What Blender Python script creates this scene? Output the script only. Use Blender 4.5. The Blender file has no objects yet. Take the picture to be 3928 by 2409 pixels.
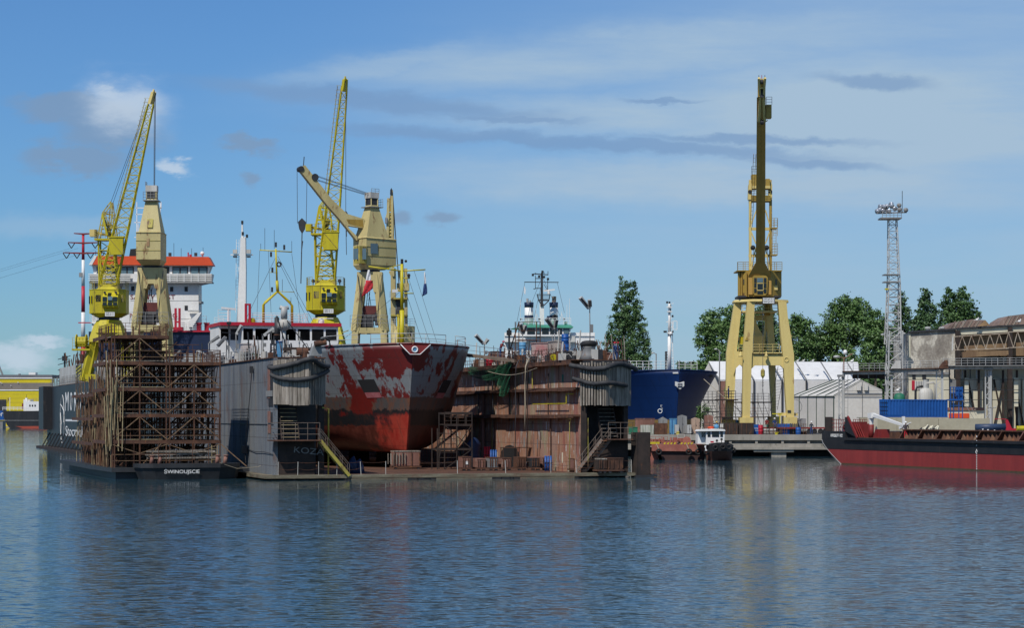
import bpy, math, random
import numpy as np
from mathutils import Vector, Matrix, noise
R = random.Random(11)
V = Vector
SC = bpy.context.scene
COL = SC.collection
# ------------------------------------------------------------------ camera, sky, sun, exposure
F, CX, HY, CH = 8500.0, 1964.0, 1597.0, 5.46     # focal length in photo pixels, picture centre, horizon row, eye height in metres
def P(px, py, Y):
    return V(((px-CX)*Y/F, Y, CH+(HY-py)*Y/F))
cam = bpy.data.objects.new('camera', bpy.data.cameras.new('camera'))
COL.objects.link(cam); SC.camera = cam
cam.location = (0, 0, CH); cam.rotation_euler = (math.pi/2, 0, 0)
cam.data.sensor_width = 36; cam.data.lens = 36*F/3928; cam.data.shift_y = (HY-1204.5)/3928
cam.data.clip_start = 1; cam.data.clip_end = 30000
SUN_EL, SUN_AZ = math.radians(51), math.radians(-150)   # azimuth measured clockwise from +Y (the view direction)
sd = V((math.sin(SUN_AZ)*math.cos(SUN_EL), math.cos(SUN_AZ)*math.cos(SUN_EL), math.sin(SUN_EL)))
sun = bpy.data.objects.new('sun', bpy.data.lights.new('sun', 'SUN'))
COL.objects.link(sun); sun.data.energy = 4.2; sun.data.angle = math.radians(.53); sun.data.color = (1, .95, .87)
sun.rotation_euler = sd.to_track_quat('Z', 'Y').to_euler(); sun.location = (-200, -100, 300)
SC.view_settings.view_transform = 'Standard'; SC.view_settings.look = 'None'
SC.view_settings.exposure = 0.0; SC.view_settings.gamma = 1; SC.view_settings.use_curve_mapping = False
SKY = 0.085

class NT:
    def __init__(s, tree): s.t = tree; s.n = tree.nodes; s.l = tree.links
    def new(s, typ, **kw):
        n = s.n.new(typ)
        for k, v in kw.items(): setattr(n, k, v)
        return n
    def put(s, sock, v):
        if hasattr(v, 'is_output') or isinstance(v, bpy.types.NodeSocket): s.l.new(v, sock)
        else:
            if sock.type == 'RGBA' and len(v) == 3: v = (*v, 1)
            sock.default_value = v
    def m(s, op, a, b=0.0, c=0.0, clamp=False):
        n = s.new('ShaderNodeMath', operation=op, use_clamp=clamp)
        s.put(n.inputs[0], a); s.put(n.inputs[1], b)
        if len(n.inputs) > 2: s.put(n.inputs[2], c)
        return n.outputs[0]
    def mix(s, f, a, b, mode='MIX'):
        n = s.new('ShaderNodeMix', data_type='RGBA', blend_type=mode)
        s.put(n.inputs[0], f); s.put(n.inputs[6], a); s.put(n.inputs[7], b)
        return n.outputs[2]
    def ramp(s, f, stops, interp='LINEAR'):
        n = s.new('ShaderNodeValToRGB'); n.color_ramp.interpolation = interp
        e = n.color_ramp.elements
        while len(e) < len(stops): e.new(.5)
        for i, (p, c) in enumerate(stops):
            e[i].position = p; e[i].color = (*c, 1) if hasattr(c, '__len__') else (c, c, c, 1)
        s.put(n.inputs[0], f); return n.outputs[0]
    def noise(s, vec, scale, detail=4, rough=.55, dist=0):
        n = s.new('ShaderNodeTexNoise'); s.l.new(vec, n.inputs['Vector'])
        n.inputs['Scale'].default_value = scale; n.inputs['Detail'].default_value = detail
        n.inputs['Roughness'].default_value = rough; n.inputs['Distortion'].default_value = dist
        return n.outputs['Fac']
    def scale(s, vec, v, loc=(0, 0, 0)):
        n = s.new('ShaderNodeMapping'); s.l.new(vec, n.inputs['Vector'])
        n.inputs['Scale'].default_value = v; n.inputs['Location'].default_value = loc
        return n.outputs[0]
    def seams(s, u, v, pu, pv, w_=.03):
        r = s.m('FLOOR', s.m('DIVIDE', v, pv)); u2 = s.m('MULTIPLY_ADD', r, pu*.37, u)
        a = s.m('COMPARE', s.m('FRACT', s.m('DIVIDE', u2, pu)), .5, w_/pu); b = s.m('COMPARE', s.m('FRACT', s.m('DIVIDE', v, pv)), .5, w_/pv); return s.m('MAXIMUM', a, b)
    def rng(s, v, a, b, c=0.0, d=1.0, smooth=True):
        n = s.new('ShaderNodeMapRange'); n.interpolation_type = 'SMOOTHSTEP' if smooth else 'LINEAR'
        s.put(n.inputs[0], v)
        for i, x in enumerate((a, b, c, d)): s.put(n.inputs[i+1], x)
        return n.outputs[0]

world = bpy.data.worlds.new('World'); SC.world = world; world.use_nodes = True
w = NT(world.node_tree); w.n.clear()
sky = w.new('ShaderNodeTexSky', sky_type='NISHITA'); sky.sun_disc = False
sky.sun_elevation = SUN_EL; sky.sun_rotation = SUN_AZ; sky.altitude = 0
sky.air_density = 1.0; sky.dust_density = 0.25; sky.ozone_density = 3.0
tc = w.new('ShaderNodeTexCoord'); sep = w.new('ShaderNodeSeparateXYZ'); w.l.new(tc.outputs['Generated'], sep.inputs[0])
dy = w.m('MAXIMUM', w.m('ABSOLUTE', sep.outputs[1]), .08)
ax = w.m('DIVIDE', sep.outputs[0], dy)          # tangent of the bearing
az = w.m('DIVIDE', sep.outputs[2], dy)          # tangent of the height
px = w.m('MULTIPLY_ADD', ax, 8.5, 1.964)
py = w.m('MULTIPLY_ADD', az, -8.5, 1.597)
comb = w.new('ShaderNodeCombineXYZ'); w.put(comb.inputs[0], px); w.put(comb.inputs[1], py)
cv = comb.outputs[0]
# blue of a clean summer sky: the physical sky with more blue low down
base = w.mix(1.0, sky.outputs[0], (0.71, 1.13, 1.60), 'MULTIPLY')
lowdark = w.rng(sep.outputs[2], 0.0, .19, .66, .73)
base = w.mix(1.0, base, w.mix(0, lowdark, lowdark), 'MULTIPLY')
wa = w.noise(w.scale(cv, (1, 2.2, 1)), 2.2, 6, .6)
wb = w.noise(w.scale(cv, (1, 2.2, 1), (7, 3, 2)), 5.0, 6, .6)
wx = w.m('MULTIPLY_ADD', w.m('SUBTRACT', wa, .5), .30, px)
wy = w.m('MULTIPLY_ADD', w.m('SUBTRACT', wb, .5), .22, py)
wys = w.m('MULTIPLY_ADD', w.m('SUBTRACT', wb, .5), .10, py)
def ell(cx, cy, rx, ry, slope=0.0, lo=.25, hi=.9, wy_=None):
    yy = w.m('SUBTRACT', wy_ or wys, cy)
    xx = w.m('SUBTRACT', wx, cx)
    yy = w.m('MULTIPLY_ADD', xx, -slope, yy)
    a = w.m('POWER', w.m('ABSOLUTE', w.m('DIVIDE', xx, rx)), 2.0)
    b = w.m('POWER', w.m('ABSOLUTE', w.m('DIVIDE', yy, ry)), 2.0)
    e = w.m('EXPONENT', w.m('MULTIPLY', w.m('ADD', a, b), -1.0))
    return w.rng(e, lo, hi)
def umax(*l):
    o = l[0]
    for x in l[1:]: o = w.m('MAXIMUM', o, x)
    return o
streaks = w.noise(w.scale(cv, (.5, 3.2, 1), (3, 9, 0)), 1.6, 8, .62)
veilx = w.rng(w.m('ADD', px, w.m('MULTIPLY', py, .9)), .9, 4.2)
veil = w.m('MULTIPLY', w.m('MULTIPLY_ADD', streaks, .9, .25), veilx, clamp=True)
cir = umax(ell(2.3, .22, 1.3, .13, -.10, .1, 1), ell(1.5, .25, .55, .06, -.16, .1, 1), ell(3.3, .45, 1.1, .26, .0, .1, 1), ell(2.2, .44, .9, .10, .02, .1, 1), ell(2.6, .70, 1.3, .11, .03, .1, 1))
cir = w.m('MULTIPLY', cir, w.m('MULTIPLY_ADD', streaks, 1.2, -.1, clamp=True))
low = ell(.2, .87, .5, .05, 0, .1, 1)
lay = w.m('ADD', w.m('MULTIPLY', veil, .80), w.m('MULTIPLY', cir, 1.05), clamp=True)
lay = w.m('MAXIMUM', lay, w.m('MULTIPLY', low, .35))
WHITE = (4.4, 6.05, 7.8)
c1 = w.mix(lay, base, WHITE)
dark = umax(ell(1.45, .385, .85, .050, .10), ell(1.95, .455, .35, .018, .03), ell(1.9, .525, .85, .035, .055), ell(2.5, .56, .9, .035, .055),
            ell(2.9, .535, .55, .022, .03), ell(3.35, .31, .28, .035, .08), ell(3.1, .62, .35, .035, .10, .3, .95), ell(2.55, .385, .18, .012, .02))
c2 = w.mix(w.m('MULTIPLY', dark, .68), c1, (2.2, 3.75, 6.3))
cum_d = umax(ell(.25, .42, .24, .085, .1, .3, .8, wy), ell(.42, .49, .26, .12, .1, .25, .8, wy), ell(.30, .605, .24, .07, .1, .25, .8, wy), ell(.95, .555, .14, .04, 0, .3, .9, wy), ell(1.57, .83, .05, .035, 0, .3, .9), ell(1.72, .84, .07, .03, 0, .3, .9), ell(.93, .69, .04, .03, 0, .3, .9))
c3 = w.mix(w.m('MULTIPLY', cum_d, .72), c2, (2.5, 3.7, 5.5))
cum_w = umax(ell(.48, .41, .17, .12, .15, .08, 1.0, wy), ell(.40, .355, .09, .06, 0, .15, 1.0, wy), ell(.70, .635, .08, .05, .3, .3, .9, wy), ell(.07, 1.36, .18, .07, 0, .3, 1, wy), ell(.18, 1.31, .1, .03, 0, .3, 1, wy))
c4 = w.mix(w.m('MULTIPLY', cum_w, .78), c3, (6.4, 7.6, 9.0))
bg = w.new('ShaderNodeBackground'); w.put(bg.inputs[0], c4); bg.inputs[1].default_value = SKY
wo = w.new('ShaderNodeOutputWorld'); w.l.new(bg.outputs[0], wo.inputs[0])

# ------------------------------------------------------------------ materials
MATS = {}
def mat(name, c, c2=None, rough=.6, metal=0.0, sc=1.0, streak=False, rust=0.0, rustc=(.11, .04, .018), bump=0.0, spec=.4, ripple=None):
    if name in MATS: return MATS[name]
    m = bpy.data.materials.new(name); m.use_nodes = True; MATS[name] = m
    t = NT(m.node_tree); bs = t.n['Principled BSDF']
    geo = t.new('ShaderNodeNewGeometry'); pos = geo.outputs['Position']
    v = t.scale(pos, (1, 1, .13)) if streak else pos
    c2 = c2 or tuple(x*.72 for x in c)
    n1 = t.noise(v, sc, 6, .65)
    col = t.mix(t.rng(n1, .34, .66), c2, c)
    n3 = t.noise(pos, sc*9, 3, .6)
    col = t.mix(t.rng(n3, .25, .75, 0, .25), col, tuple(x*.6 for x in c))
    if rust > 0:
        n2 = t.noise(t.scale(pos, (1, 1, .35), (5, 5, 5)), sc*2.3, 7, .7)
        col = t.mix(t.rng(n2, .72-rust*.42, .80-rust*.36), col, rustc)
    t.put(bs.inputs['Base Color'], col)
    bs.inputs['Roughness'].default_value = rough; bs.inputs['Metallic'].default_value = metal
    bs.inputs['Specular IOR Level'].default_value = spec
    if bump:
        b = t.new('ShaderNodeBump'); b.inputs['Strength'].default_value = bump; b.inputs['Distance'].default_value = .05
        t.put(b.inputs['Height'], n3); t.l.new(b.outputs[0], bs.inputs['Normal'])
    return m
def flat(name, c, rough=.6, metal=0.0):
    if name in MATS: return MATS[name]
    m = bpy.data.materials.new(name); m.use_nodes = True; MATS[name] = m
    t = NT(m.node_tree); bs = t.n['Principled BSDF']
    pos = t.new('ShaderNodeNewGeometry').outputs['Position']
    t.put(bs.inputs['Base Color'], t.mix(t.noise(pos, 3, 4), tuple(x*.8 for x in c), c))
    bs.inputs['Roughness'].default_value = rough; bs.inputs['Metallic'].default_value = metal
    return m
yellow = mat('yellow_paint', (.52, .44, .010), (.42, .35, .010), .5, sc=.7, streak=True, rust=.38, rustc=(.17, .12, .02))
yellow_d = mat('yellow_weathered', (.42, .36, .06), (.30, .24, .06), .6, sc=.8, rust=.5, rustc=(.14, .08, .04))
beige = mat('beige_paint', (.50, .42, .19), (.41, .34, .15), .6, sc=.5, streak=True, rust=.38, rustc=(.20, .11, .05))
cream = mat('cream_paint', (.64, .51, .19), (.56, .43, .15), .55, sc=.5, streak=True, rust=.27, rustc=(.34, .22, .08))
mustard = mat('mustard_paint', (.36, .24, .045), (.28, .18, .03), .6, sc=.4, streak=True, rust=.2, rustc=(.10, .05, .02))
brownjib = mat('dark_ochre_paint', (.48, .29, .07), (.40, .23, .05), .6, sc=.3, streak=True)
white = mat('white_paint', (.78, .77, .74), (.68, .67, .64), .5, sc=.4, streak=True, rust=.06, rustc=(.45, .32, .22))
white_d = mat('dirty_white', (.55, .54, .50), (.38, .36, .32), .6, sc=.7, streak=True, rust=.3, rustc=(.20, .12, .07))
whiteflat = flat('white_lettering', (.75, .75, .73))
orange = mat('orange_paint', (.68, .085, .02), (.60, .07, .02), .5, sc=.4)
redp = mat('crimson_paint', (.45, .015, .035), (.38, .012, .03), .5, sc=.5)
darkred = mat('dark_red_paint', (.22, .02, .018), (.15, .018, .015), .6, sc=.7, rust=.2)
rust = mat('rusty_steel', (.115, .052, .030), (.055, .027, .018), .85, sc=1.2, rust=.4, rustc=(.19, .075, .03), bump=.2)
rust_d = mat('dark_rusty_steel', (.045, .030, .024), (.022, .017, .015), .85, sc=1.1, rust=.3, rustc=(.09, .04, .02))
polem = mat('scaffold_pole', (.20, .13, .07), (.10, .055, .035), .8, sc=2.2, rust=.3)
polel = mat('pale_scaffold_pole', (.38, .31, .17), (.24, .18, .10), .8, sc=2.2, rust=.25)
pinkrust = mat('faded_red_steel', (.26, .13, .10), (.16, .075, .055), .8, sc=.8, streak=True, rust=.4, rustc=(.30, .22, .18))
greysteel = mat('grey_steel', (.26, .26, .25), (.16, .16, .16), .6, sc=1, streak=True, rust=.3, rustc=(.16, .09, .05))
lightsteel = mat('galvanised_steel', (.48, .48, .46), (.32, .32, .31), .5, sc=1.4, streak=True, rust=.2, rustc=(.22, .15, .10))
darksteel = mat('dark_steel', (.035, .036, .04), (.02, .02, .022), .6, sc=1, rust=.2, rustc=(.06, .035, .025))
black = flat('black_rubber', (.013, .013, .014), .75)
blackp = mat('black_hull_paint', (.014, .015, .017), (.024, .024, .026), .5, sc=.6, streak=True, rust=.30, rustc=(.055, .042, .036))
glass = flat('window_glass', (.010, .014, .017), .08)
glassb = flat('pale_window_glass', (.10, .16, .19), .1)
bluep = mat('blue_paint', (.008, .085, .32), (.006, .065, .25), .5, sc=.6)
navy = mat('navy_paint', (.010, .022, .065), (.008, .018, .05), .5, sc=.4)
lblue = mat('light_blue_paint', (.10, .30, .50), (.08, .22, .36), .6, sc=1, rust=.2)
greenp = mat('green_paint', (.02, .16, .09), (.015, .11, .06), .6, sc=1, rust=.1)
redcl = flat('red_cloth', (.50, .02, .03), .8); whitecl = flat('white_cloth', (.7, .7, .7), .8); bluecl = flat('blue_cloth', (.02, .05, .16), .9)
skinm = flat('skin', (.45, .26, .18), .6); helm_w = flat('white_helmet', (.8, .8, .8), .4); helm_y = flat('yellow_helmet', (.75, .45, .02), .4)
ropem = flat('pale_rope', (.35, .30, .22), .9); wirem = flat('steel_wire', (.05, .05, .055), .6)
concrete = mat('concrete', (.34, .31, .26), (.22, .20, .165), .9, sc=.5, streak=True, rust=.3, rustc=(.13, .12, .09), bump=.3)
tentw = mat('white_tent_canvas', (.66, .66, .66), (.60, .60, .59), .7, sc=.12)
tentg = mat('grey_tent_canvas', (.58, .56, .52), (.52, .50, .46), .8, sc=.25, bump=.3)
roofm = mat('ribbed_roof_sheet', (.24, .17, .14), (.14, .10, .085), .85, sc=.5, rust=.3, rustc=(.33, .28, .25))
creamwall = mat('cream_wall', (.62, .58, .44), (.52, .48, .36), .8, sc=.4, streak=True, rust=.1, rustc=(.3, .25, .18))

def plankmat():
    m = bpy.data.materials.new('weathered_timber'); m.use_nodes = True
    t = NT(m.node_tree); bs = t.n['Principled BSDF']
    pos = t.new('ShaderNodeNewGeometry').outputs['Position']; oi = t.new('ShaderNodeObjectInfo').outputs['Random']
    n1 = t.noise(t.scale(pos, (5, 5, .25)), 1.6, 6, .7)
    c = t.ramp(n1, [(.22, (.040, .032, .024)), (.40, (.14, .115, .09)), (.54, (.30, .26, .215)), (.74, (.50, .46, .40))])
    c = t.mix(1, c, t.ramp(oi, [(0, .62), (1, 1.05)]), 'MULTIPLY')
    n2 = t.noise(t.scale(pos, (1, 1, .4)), 1.5, 4)
    c = t.mix(t.rng(n2, .5, .68, 0, .35), c, (.06, .06, .04))
    t.put(bs.inputs['Base Color'], c); bs.inputs['Roughness'].default_value = .9
    b = t.new('ShaderNodeBump'); b.inputs['Strength'].default_value = .5; b.inputs['Distance'].default_value = .04
    t.put(b.inputs['Height'], n1); t.l.new(b.outputs[0], bs.inputs['Normal'])
    return m
timber = plankmat()

def wallmat(name, stops, sc=1.0, wx_=(1, 1, .12), spots=True, seams=None):
    m = bpy.data.materials.new(name); m.use_nodes = True
    t = NT(m.node_tree); bs = t.n['Principled BSDF']
    pos = t.new('ShaderNodeNewGeometry').outputs['Position']
    n1 = t.noise(t.scale(pos, wx_), sc, 7, .68)
    c = t.ramp(n1, stops)
    n2 = t.noise(t.scale(pos, (1, 1, .6), (3, 8, 1)), sc*.55, 8, .7)
    c = t.mix(t.rng(n2, .52, .70, 0, .7), c, (.13, .055, .032))
    n3 = t.noise(t.scale(pos, (1.6, 1.6, .35), (9, 1, 4)), sc*2.6, 3, .5)
    if spots:
        c = t.mix(t.rng(n3, .61, .65, 0, .85), c, (.58, .56, .52))
        n4 = t.noise(t.scale(pos, (1.1, 1.1, .3), (19, 4, 4)), sc*.9, 4, .5)
        c = t.mix(t.rng(n4, .57, .66, 0, .65), c, (.30, .30, .17))
        n5 = t.noise(t.scale(pos, (1.1, 1.1, .25), (29, 14, 4)), sc*.8, 4, .5)
        c = t.mix(t.rng(n5, .60, .68, 0, .55), c, (.30, .06, .05))
    n6 = t.noise(pos, sc*14, 4, .7)
    c = t.mix(t.rng(n6, .3, .7, 0, .35), c, (.05, .03, .022))
    if seams:
        oc = t.new('ShaderNodeTexCoord').outputs['Object']; s_ = t.new('ShaderNodeSeparateXYZ'); t.l.new(oc, s_.inputs[0]); sm = t.seams(s_.outputs[1], s_.outputs[2], *seams); c = t.mix(t.m('MULTIPLY', sm, .55), c, (.04, .03, .03))
    t.put(bs.inputs['Base Color'], c); bs.inputs['Roughness'].default_value = .8
    b = t.new('ShaderNodeBump'); b.inputs['Strength'].default_value = .5; b.inputs['Distance'].default_value = .06
    t.put(b.inputs['Height'], t.m('SUBTRACT', n6, sm) if seams else n6); t.l.new(b.outputs[0], bs.inputs['Normal'])
    return m
dockin = wallmat('rust_streaked_plate', [(.25, (.10, .040, .025)), (.38, (.26, .105, .055)), (.50, (.42, .21, .125)), (.62, (.34, .22, .17)), (.76, (.60, .50, .42))], .75, seams=(4.6, 1.9))
dockout = wallmat('weathered_blue_grey_plate', [(.25, (.075, .085, .10)), (.42, (.12, .14, .16)), (.54, (.18, .20, .215)), (.66, (.20, .175, .14)), (.8, (.30, .29, .26))], .7, (1, 1, .10), spots=False, seams=(5.2, 2.4))
pontm = wallmat('mossy_pontoon_timber', [(.3, (.07, .06, .04)), (.5, (.16, .14, .09)), (.7, (.26, .24, .17))], 1.3, (.4, .4, 3), spots=False)
plaster = wallmat('peeling_plaster', [(.25, (.12, .105, .085)), (.44, (.27, .24, .20)), (.50, (.34, .31, .26)), (.54, (.58, .54, .45)), (.8, (.62, .58, .50))], .30, (1, 1, .6), spots=False)

def watermat():
    m = bpy.data.materials.new('harbour_water'); m.use_nodes = True
    t = NT(m.node_tree); bs = t.n['Principled BSDF']
    pos = t.new('ShaderNodeNewGeometry').outputs['Position']
    gust = t.noise(t.scale(pos, (1, .30, 1)), .016, 5, .6)
    g = t.rng(gust, .36, .62, .75, 1.15)
    sp_ = t.new('ShaderNodeSeparateXYZ'); t.l.new(pos, sp_.inputs[0])
    wob = t.m('MULTIPLY', t.m('SUBTRACT', t.noise(t.scale(pos, (1, 1, 1), (50, 9, 0)), .012, 4, .6), .5), 90.0)
    lee = t.rng(t.m('ADD', sp_.outputs[1], wob), 138.0, 176.0, 1.0, .17)      # calmer water in the lee of the docks
    g = t.m('MULTIPLY', g, lee)
    def ncol(scale_, sc_, loc, det):
        n = t.new('ShaderNodeTexNoise'); t.l.new(t.scale(pos, scale_, loc), n.inputs['Vector']); n.inputs['Scale'].default_value = sc_; n.inputs['Detail'].default_value = det; n.inputs['Roughness'].default_value = .6
        v = t.new('ShaderNodeVectorMath', operation='SUBTRACT'); t.l.new(n.outputs['Color'], v.inputs[0]); v.inputs[1].default_value = (.5, .5, .5); return v.outputs[0]
    def vmul(a, k):
        v = t.new('ShaderNodeVectorMath', operation='MULTIPLY'); t.l.new(a, v.inputs[0]); v.inputs[1].default_value = k; return v.outputs[0]
    def vadd(a, b_):
        v = t.new('ShaderNodeVectorMath', operation='ADD'); t.l.new(a, v.inputs[0])
        if isinstance(b_, tuple): v.inputs[1].default_value = b_
        else: t.l.new(b_, v.inputs[1])
        return v.outputs[0]
    sl = vadd(vmul(ncol((.42, 1.0, 1), 4.6, (0, 0, 0), 3), (.20, 1.25, 0)), vadd(vmul(ncol((.5, 1.0, 1), 1.6, (9, 4, 0), 3), (.07, .24, 0)), vmul(ncol((.8, 1.0, 1), .12, (3, 14, 0), 2), (.04, .10, 0))))
    v = t.new('ShaderNodeVectorMath', operation='SCALE'); t.l.new(sl, v.inputs[0]); t.l.new(g, v.inputs['Scale'])
    nn = vadd(v.outputs[0], (0, 0, 1)); nz = t.new('ShaderNodeVectorMath', operation='NORMALIZE'); t.l.new(nn, nz.inputs[0])
    t.l.new(nz.outputs[0], bs.inputs['Normal'])
    t.put(bs.inputs['Base Color'], (.023, .059, .080))
    t.put(bs.inputs['Roughness'], t.rng(lee, .2, 1.0, .045, .13)); bs.inputs['IOR'].default_value = 1.33
    bs.inputs['Specular IOR Level'].default_value = .5
    return m
waterm = watermat()
mudm = mat('yard_ground', (.20, .18, .15), (.14, .125, .10), .95, sc=.3, bump=.3)

def leafmat(name, a, b):
    a, b = tuple(x*1.15 for x in a), tuple(x*1.2 for x in b)
    m = bpy.data.materials.new(name); m.use_nodes = True
    t = NT(m.node_tree); bs = t.n['Principled BSDF']
    geo = t.new('ShaderNodeNewGeometry')
    n = t.noise(geo.outputs['Position'], .45, 3); r = geo.outputs['Random Per Island']
    c = t.mix(t.m('MULTIPLY_ADD', r, .6, t.m('MULTIPLY', n, .5), clamp=True), a, b)
    t.put(bs.inputs['Base Color'], c); bs.inputs['Roughness'].default_value = .55
    bs.inputs['Transmission Weight'].default_value = 0
    return m
leafA = leafmat('poplar_leaves', (.026, .060, .018), (.080, .150, .042))
leafB = leafmat('broad_leaves', (.030, .070, .018), (.105, .185, .045))
leafC = leafmat('dark_leaves', (.022, .052, .018), (.068, .130, .042))
barkm = mat('bark', (.09, .07, .05), (.05, .04, .03), .95, sc=1.5, bump=.5)

# ------------------------------------------------------------------ mesh helpers
def frame(d, up=V((0, 0, 1))):
    d = d.normalized()
    if abs(d.dot(up)) > .995: up = V((0, 1, 0))
    s = d.cross(up).normalized(); u = s.cross(d).normalized()
    return s, u, d
class G:
    def __init__(s): s.v = []; s.f = []; s.mi = []; s.cm = 0
    def add(s, vs, fs):
        o = len(s.v); s.v += [tuple(x) for x in vs]
        s.f += [tuple(i+o for i in f) for f in fs]; s.mi += [s.cm]*len(fs); return s
    def box(s, a, b):
        x0, y0, z0 = a; x1, y1, z1 = b
        x0, x1 = sorted((x0, x1)); y0, y1 = sorted((y0, y1)); z0, z1 = sorted((z0, z1))
        return s.add([(x0, y0, z0), (x1, y0, z0), (x1, y1, z0), (x0, y1, z0), (x0, y0, z1), (x1, y0, z1), (x1, y1, z1), (x0, y1, z1)],
              [(0, 3, 2, 1), (4, 5, 6, 7), (0, 1, 5, 4), (1, 2, 6, 5), (2, 3, 7, 6), (3, 0, 4, 7)])
    def beam(s, p, q, w_, h=None, w2=None, h2=None):
        p, q = V(p), V(q); h = h or w_; w2 = w2 or w_; h2 = h2 or (h if w2 == w_ else w2)
        a, u, d = frame(q-p); vs = []
        for c, ww, hh in ((p, w_, h), (q, w2, h2)):
            for sx, sy in ((-1, -1), (1, -1), (1, 1), (-1, 1)): vs.append(c+a*sx*ww/2+u*sy*hh/2)
        return s.add(vs, [(0, 1, 2, 3), (7, 6, 5, 4), (0, 4, 5, 1), (1, 5, 6, 2), (2, 6, 7, 3), (3, 7, 4, 0)])
    def cyl(s, p, q, r, n=8, r2=None):
        p, q = V(p), V(q); r2 = r if r2 is None else r2
        a, u, d = frame(q-p); vs = []
        for c, rr in ((p, r), (q, r2)):
            for i in range(n):
                t = 2*math.pi*i/n; vs.append(c+a*math.cos(t)*rr+u*math.sin(t)*rr)
        fs = [(i, n+i, n+(i+1) % n, (i+1) % n) for i in range(n)]
        fs += [tuple(range(n)), tuple(range(2*n-1, n-1, -1))]
        return s.add(vs, fs)
    def tube(s, pts, r, n=6):
        pts = [V(p) for p in pts]; vs = []; N = len(pts)
        for i, p in enumerate(pts):
            d = pts[min(i+1, N-1)]-pts[max(i-1, 0)]
            a, u, d = frame(d)
            rr = r[i] if hasattr(r, '__len__') else r
            for k in range(n):
                t = 2*math.pi*k/n; vs.append(p+a*math.cos(t)*rr+u*math.sin(t)*rr)
        fs = []
        for i in range(N-1):
            for k in range(n): fs.append((i*n+k, (i+1)*n+k, (i+1)*n+(k+1) % n, i*n+(k+1) % n))
        fs += [tuple(range(n)), tuple(range(N*n-1, (N-1)*n-1, -1))]
        return s.add(vs, fs)
    def prism(s, pts, vec):
        pts = [V(p) for p in pts]; vec = V(vec); n = len(pts)
        vs = pts+[p+vec for p in pts]
        fs = [tuple(range(n)), tuple(range(2*n-1, n-1, -1))]
        fs += [(i, n+i, n+(i+1) % n, (i+1) % n) for i in range(n)]
        return s.add(vs, fs)
    def lathe(s, prof, c=(0, 0, 0), n=12, sy=1.0):
        c = V(c); vs = []
        for r, z in prof:
            for k in range(n):
                t = 2*math.pi*(k+.5)/n; vs.append(c+V((r*math.cos(t), r*sy*math.sin(t), z)))
        fs = []
        for i in range(len(prof)-1):
            for k in range(n): fs.append((i*n+k, i*n+(k+1) % n, (i+1)*n+(k+1) % n, (i+1)*n+k))
        fs += [tuple(range(n-1, -1, -1)), tuple(range((len(prof)-1)*n, len(prof)*n))]
        return s.add(vs, fs)
    def torus(s, c, R_, r, axis=(0, 1, 0), n=16, k=8):
        a, u, d = frame(V(axis)); c = V(c); vs = []
        for i in range(n):
            t = 2*math.pi*i/n; o = a*math.cos(t)+u*math.sin(t)
            for j in range(k):
                p = 2*math.pi*j/k; vs.append(c+o*(R_+r*math.cos(p))+d*r*math.sin(p))
        return s.add(vs, [(i*k+j, ((i+1) % n)*k+j, ((i+1) % n)*k+(j+1) % k, i*k+(j+1) % k) for i in range(n) for j in range(k)])
    def ball(s, c, r, n=8, sz=1.0):
        prof = [(max(r*math.sin(math.pi*i/6), .001), -r*sz*math.cos(math.pi*i/6)) for i in range(7)]
        return s.lathe(prof, c, n)
    def obj(s, name, m, parent=None, smooth=False, kind=None, fix=True):
        me = bpy.data.meshes.new(name); me.from_pydata(s.v, [], s.f)
        for x in (m if isinstance(m, (list, tuple)) else [m]): me.materials.append(x)
        if any(s.mi): me.polygons.foreach_set('material_index', s.mi)
        if fix:
            import bmesh
            bm = bmesh.new(); bm.from_mesh(me); bmesh.ops.recalc_face_normals(bm, faces=bm.faces); bm.to_mesh(me); bm.free()
        if smooth: me.polygons.foreach_set('use_smooth', [True]*len(me.polygons))
        o = bpy.data.objects.new(name, me); COL.objects.link(o)
        if parent: o.parent = parent
        if kind: o['kind'] = kind
        return o
def tag(o, label=None, cat=None, group=None, kind=None):
    for k, v in (('label', label), ('category', cat), ('group', group), ('kind', kind)):
        if v: o[k] = v
    return o
def thing(name, label, cat, loc, rz=0, group=None):
    o = bpy.data.objects.new(name, None); COL.objects.link(o); o.empty_display_size = .5
    o.location = loc; o.rotation_euler = (0, 0, rz)
    return tag(o, label, cat, group)
UNIT = {}
def unit(shape, m):
    k = (shape, m.name)
    if k not in UNIT:
        g = G()
        if shape == 'box': g.box((-.5, -.5, -.5), (.5, .5, .5))
        else: g.cyl((0, 0, -.5), (0, 0, .5), .5, 6)
        o = g.obj('unit', m); UNIT[k] = o.data; bpy.data.objects.remove(o)
    return UNIT[k]
def bar(parent, name, p, q, w_, m, h=None, rod=False):
    """one straight piece from p to q as an object of its own, sharing its mesh with its likes"""
    p, q = V(p), V(q); a, u, d = frame(q-p); L = (q-p).length
    o = bpy.data.objects.new(name, unit('rod' if rod else 'box', m)); COL.objects.link(o); o.parent = parent
    M = Matrix((u, a, d)).transposed().to_4x4() @ Matrix.Diagonal((h or w_, w_, L, 1))
    M.translation = (p+q)/2; o.matrix_local = M
    return o
def rod(parent, name, p, q, r, m): return bar(parent, name, p, q, 2*r, m, rod=True)
def boxp(parent, name, a, b, m):
    c = [(x+y)/2 for x, y in zip(a, b)]; s = [abs(x-y) for x, y in zip(a, b)]
    o = bpy.data.objects.new(name, unit('box', m)); COL.objects.link(o); o.parent = parent
    o.matrix_local = Matrix.Translation(c) @ Matrix.Diagonal((*s, 1)); return o
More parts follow.
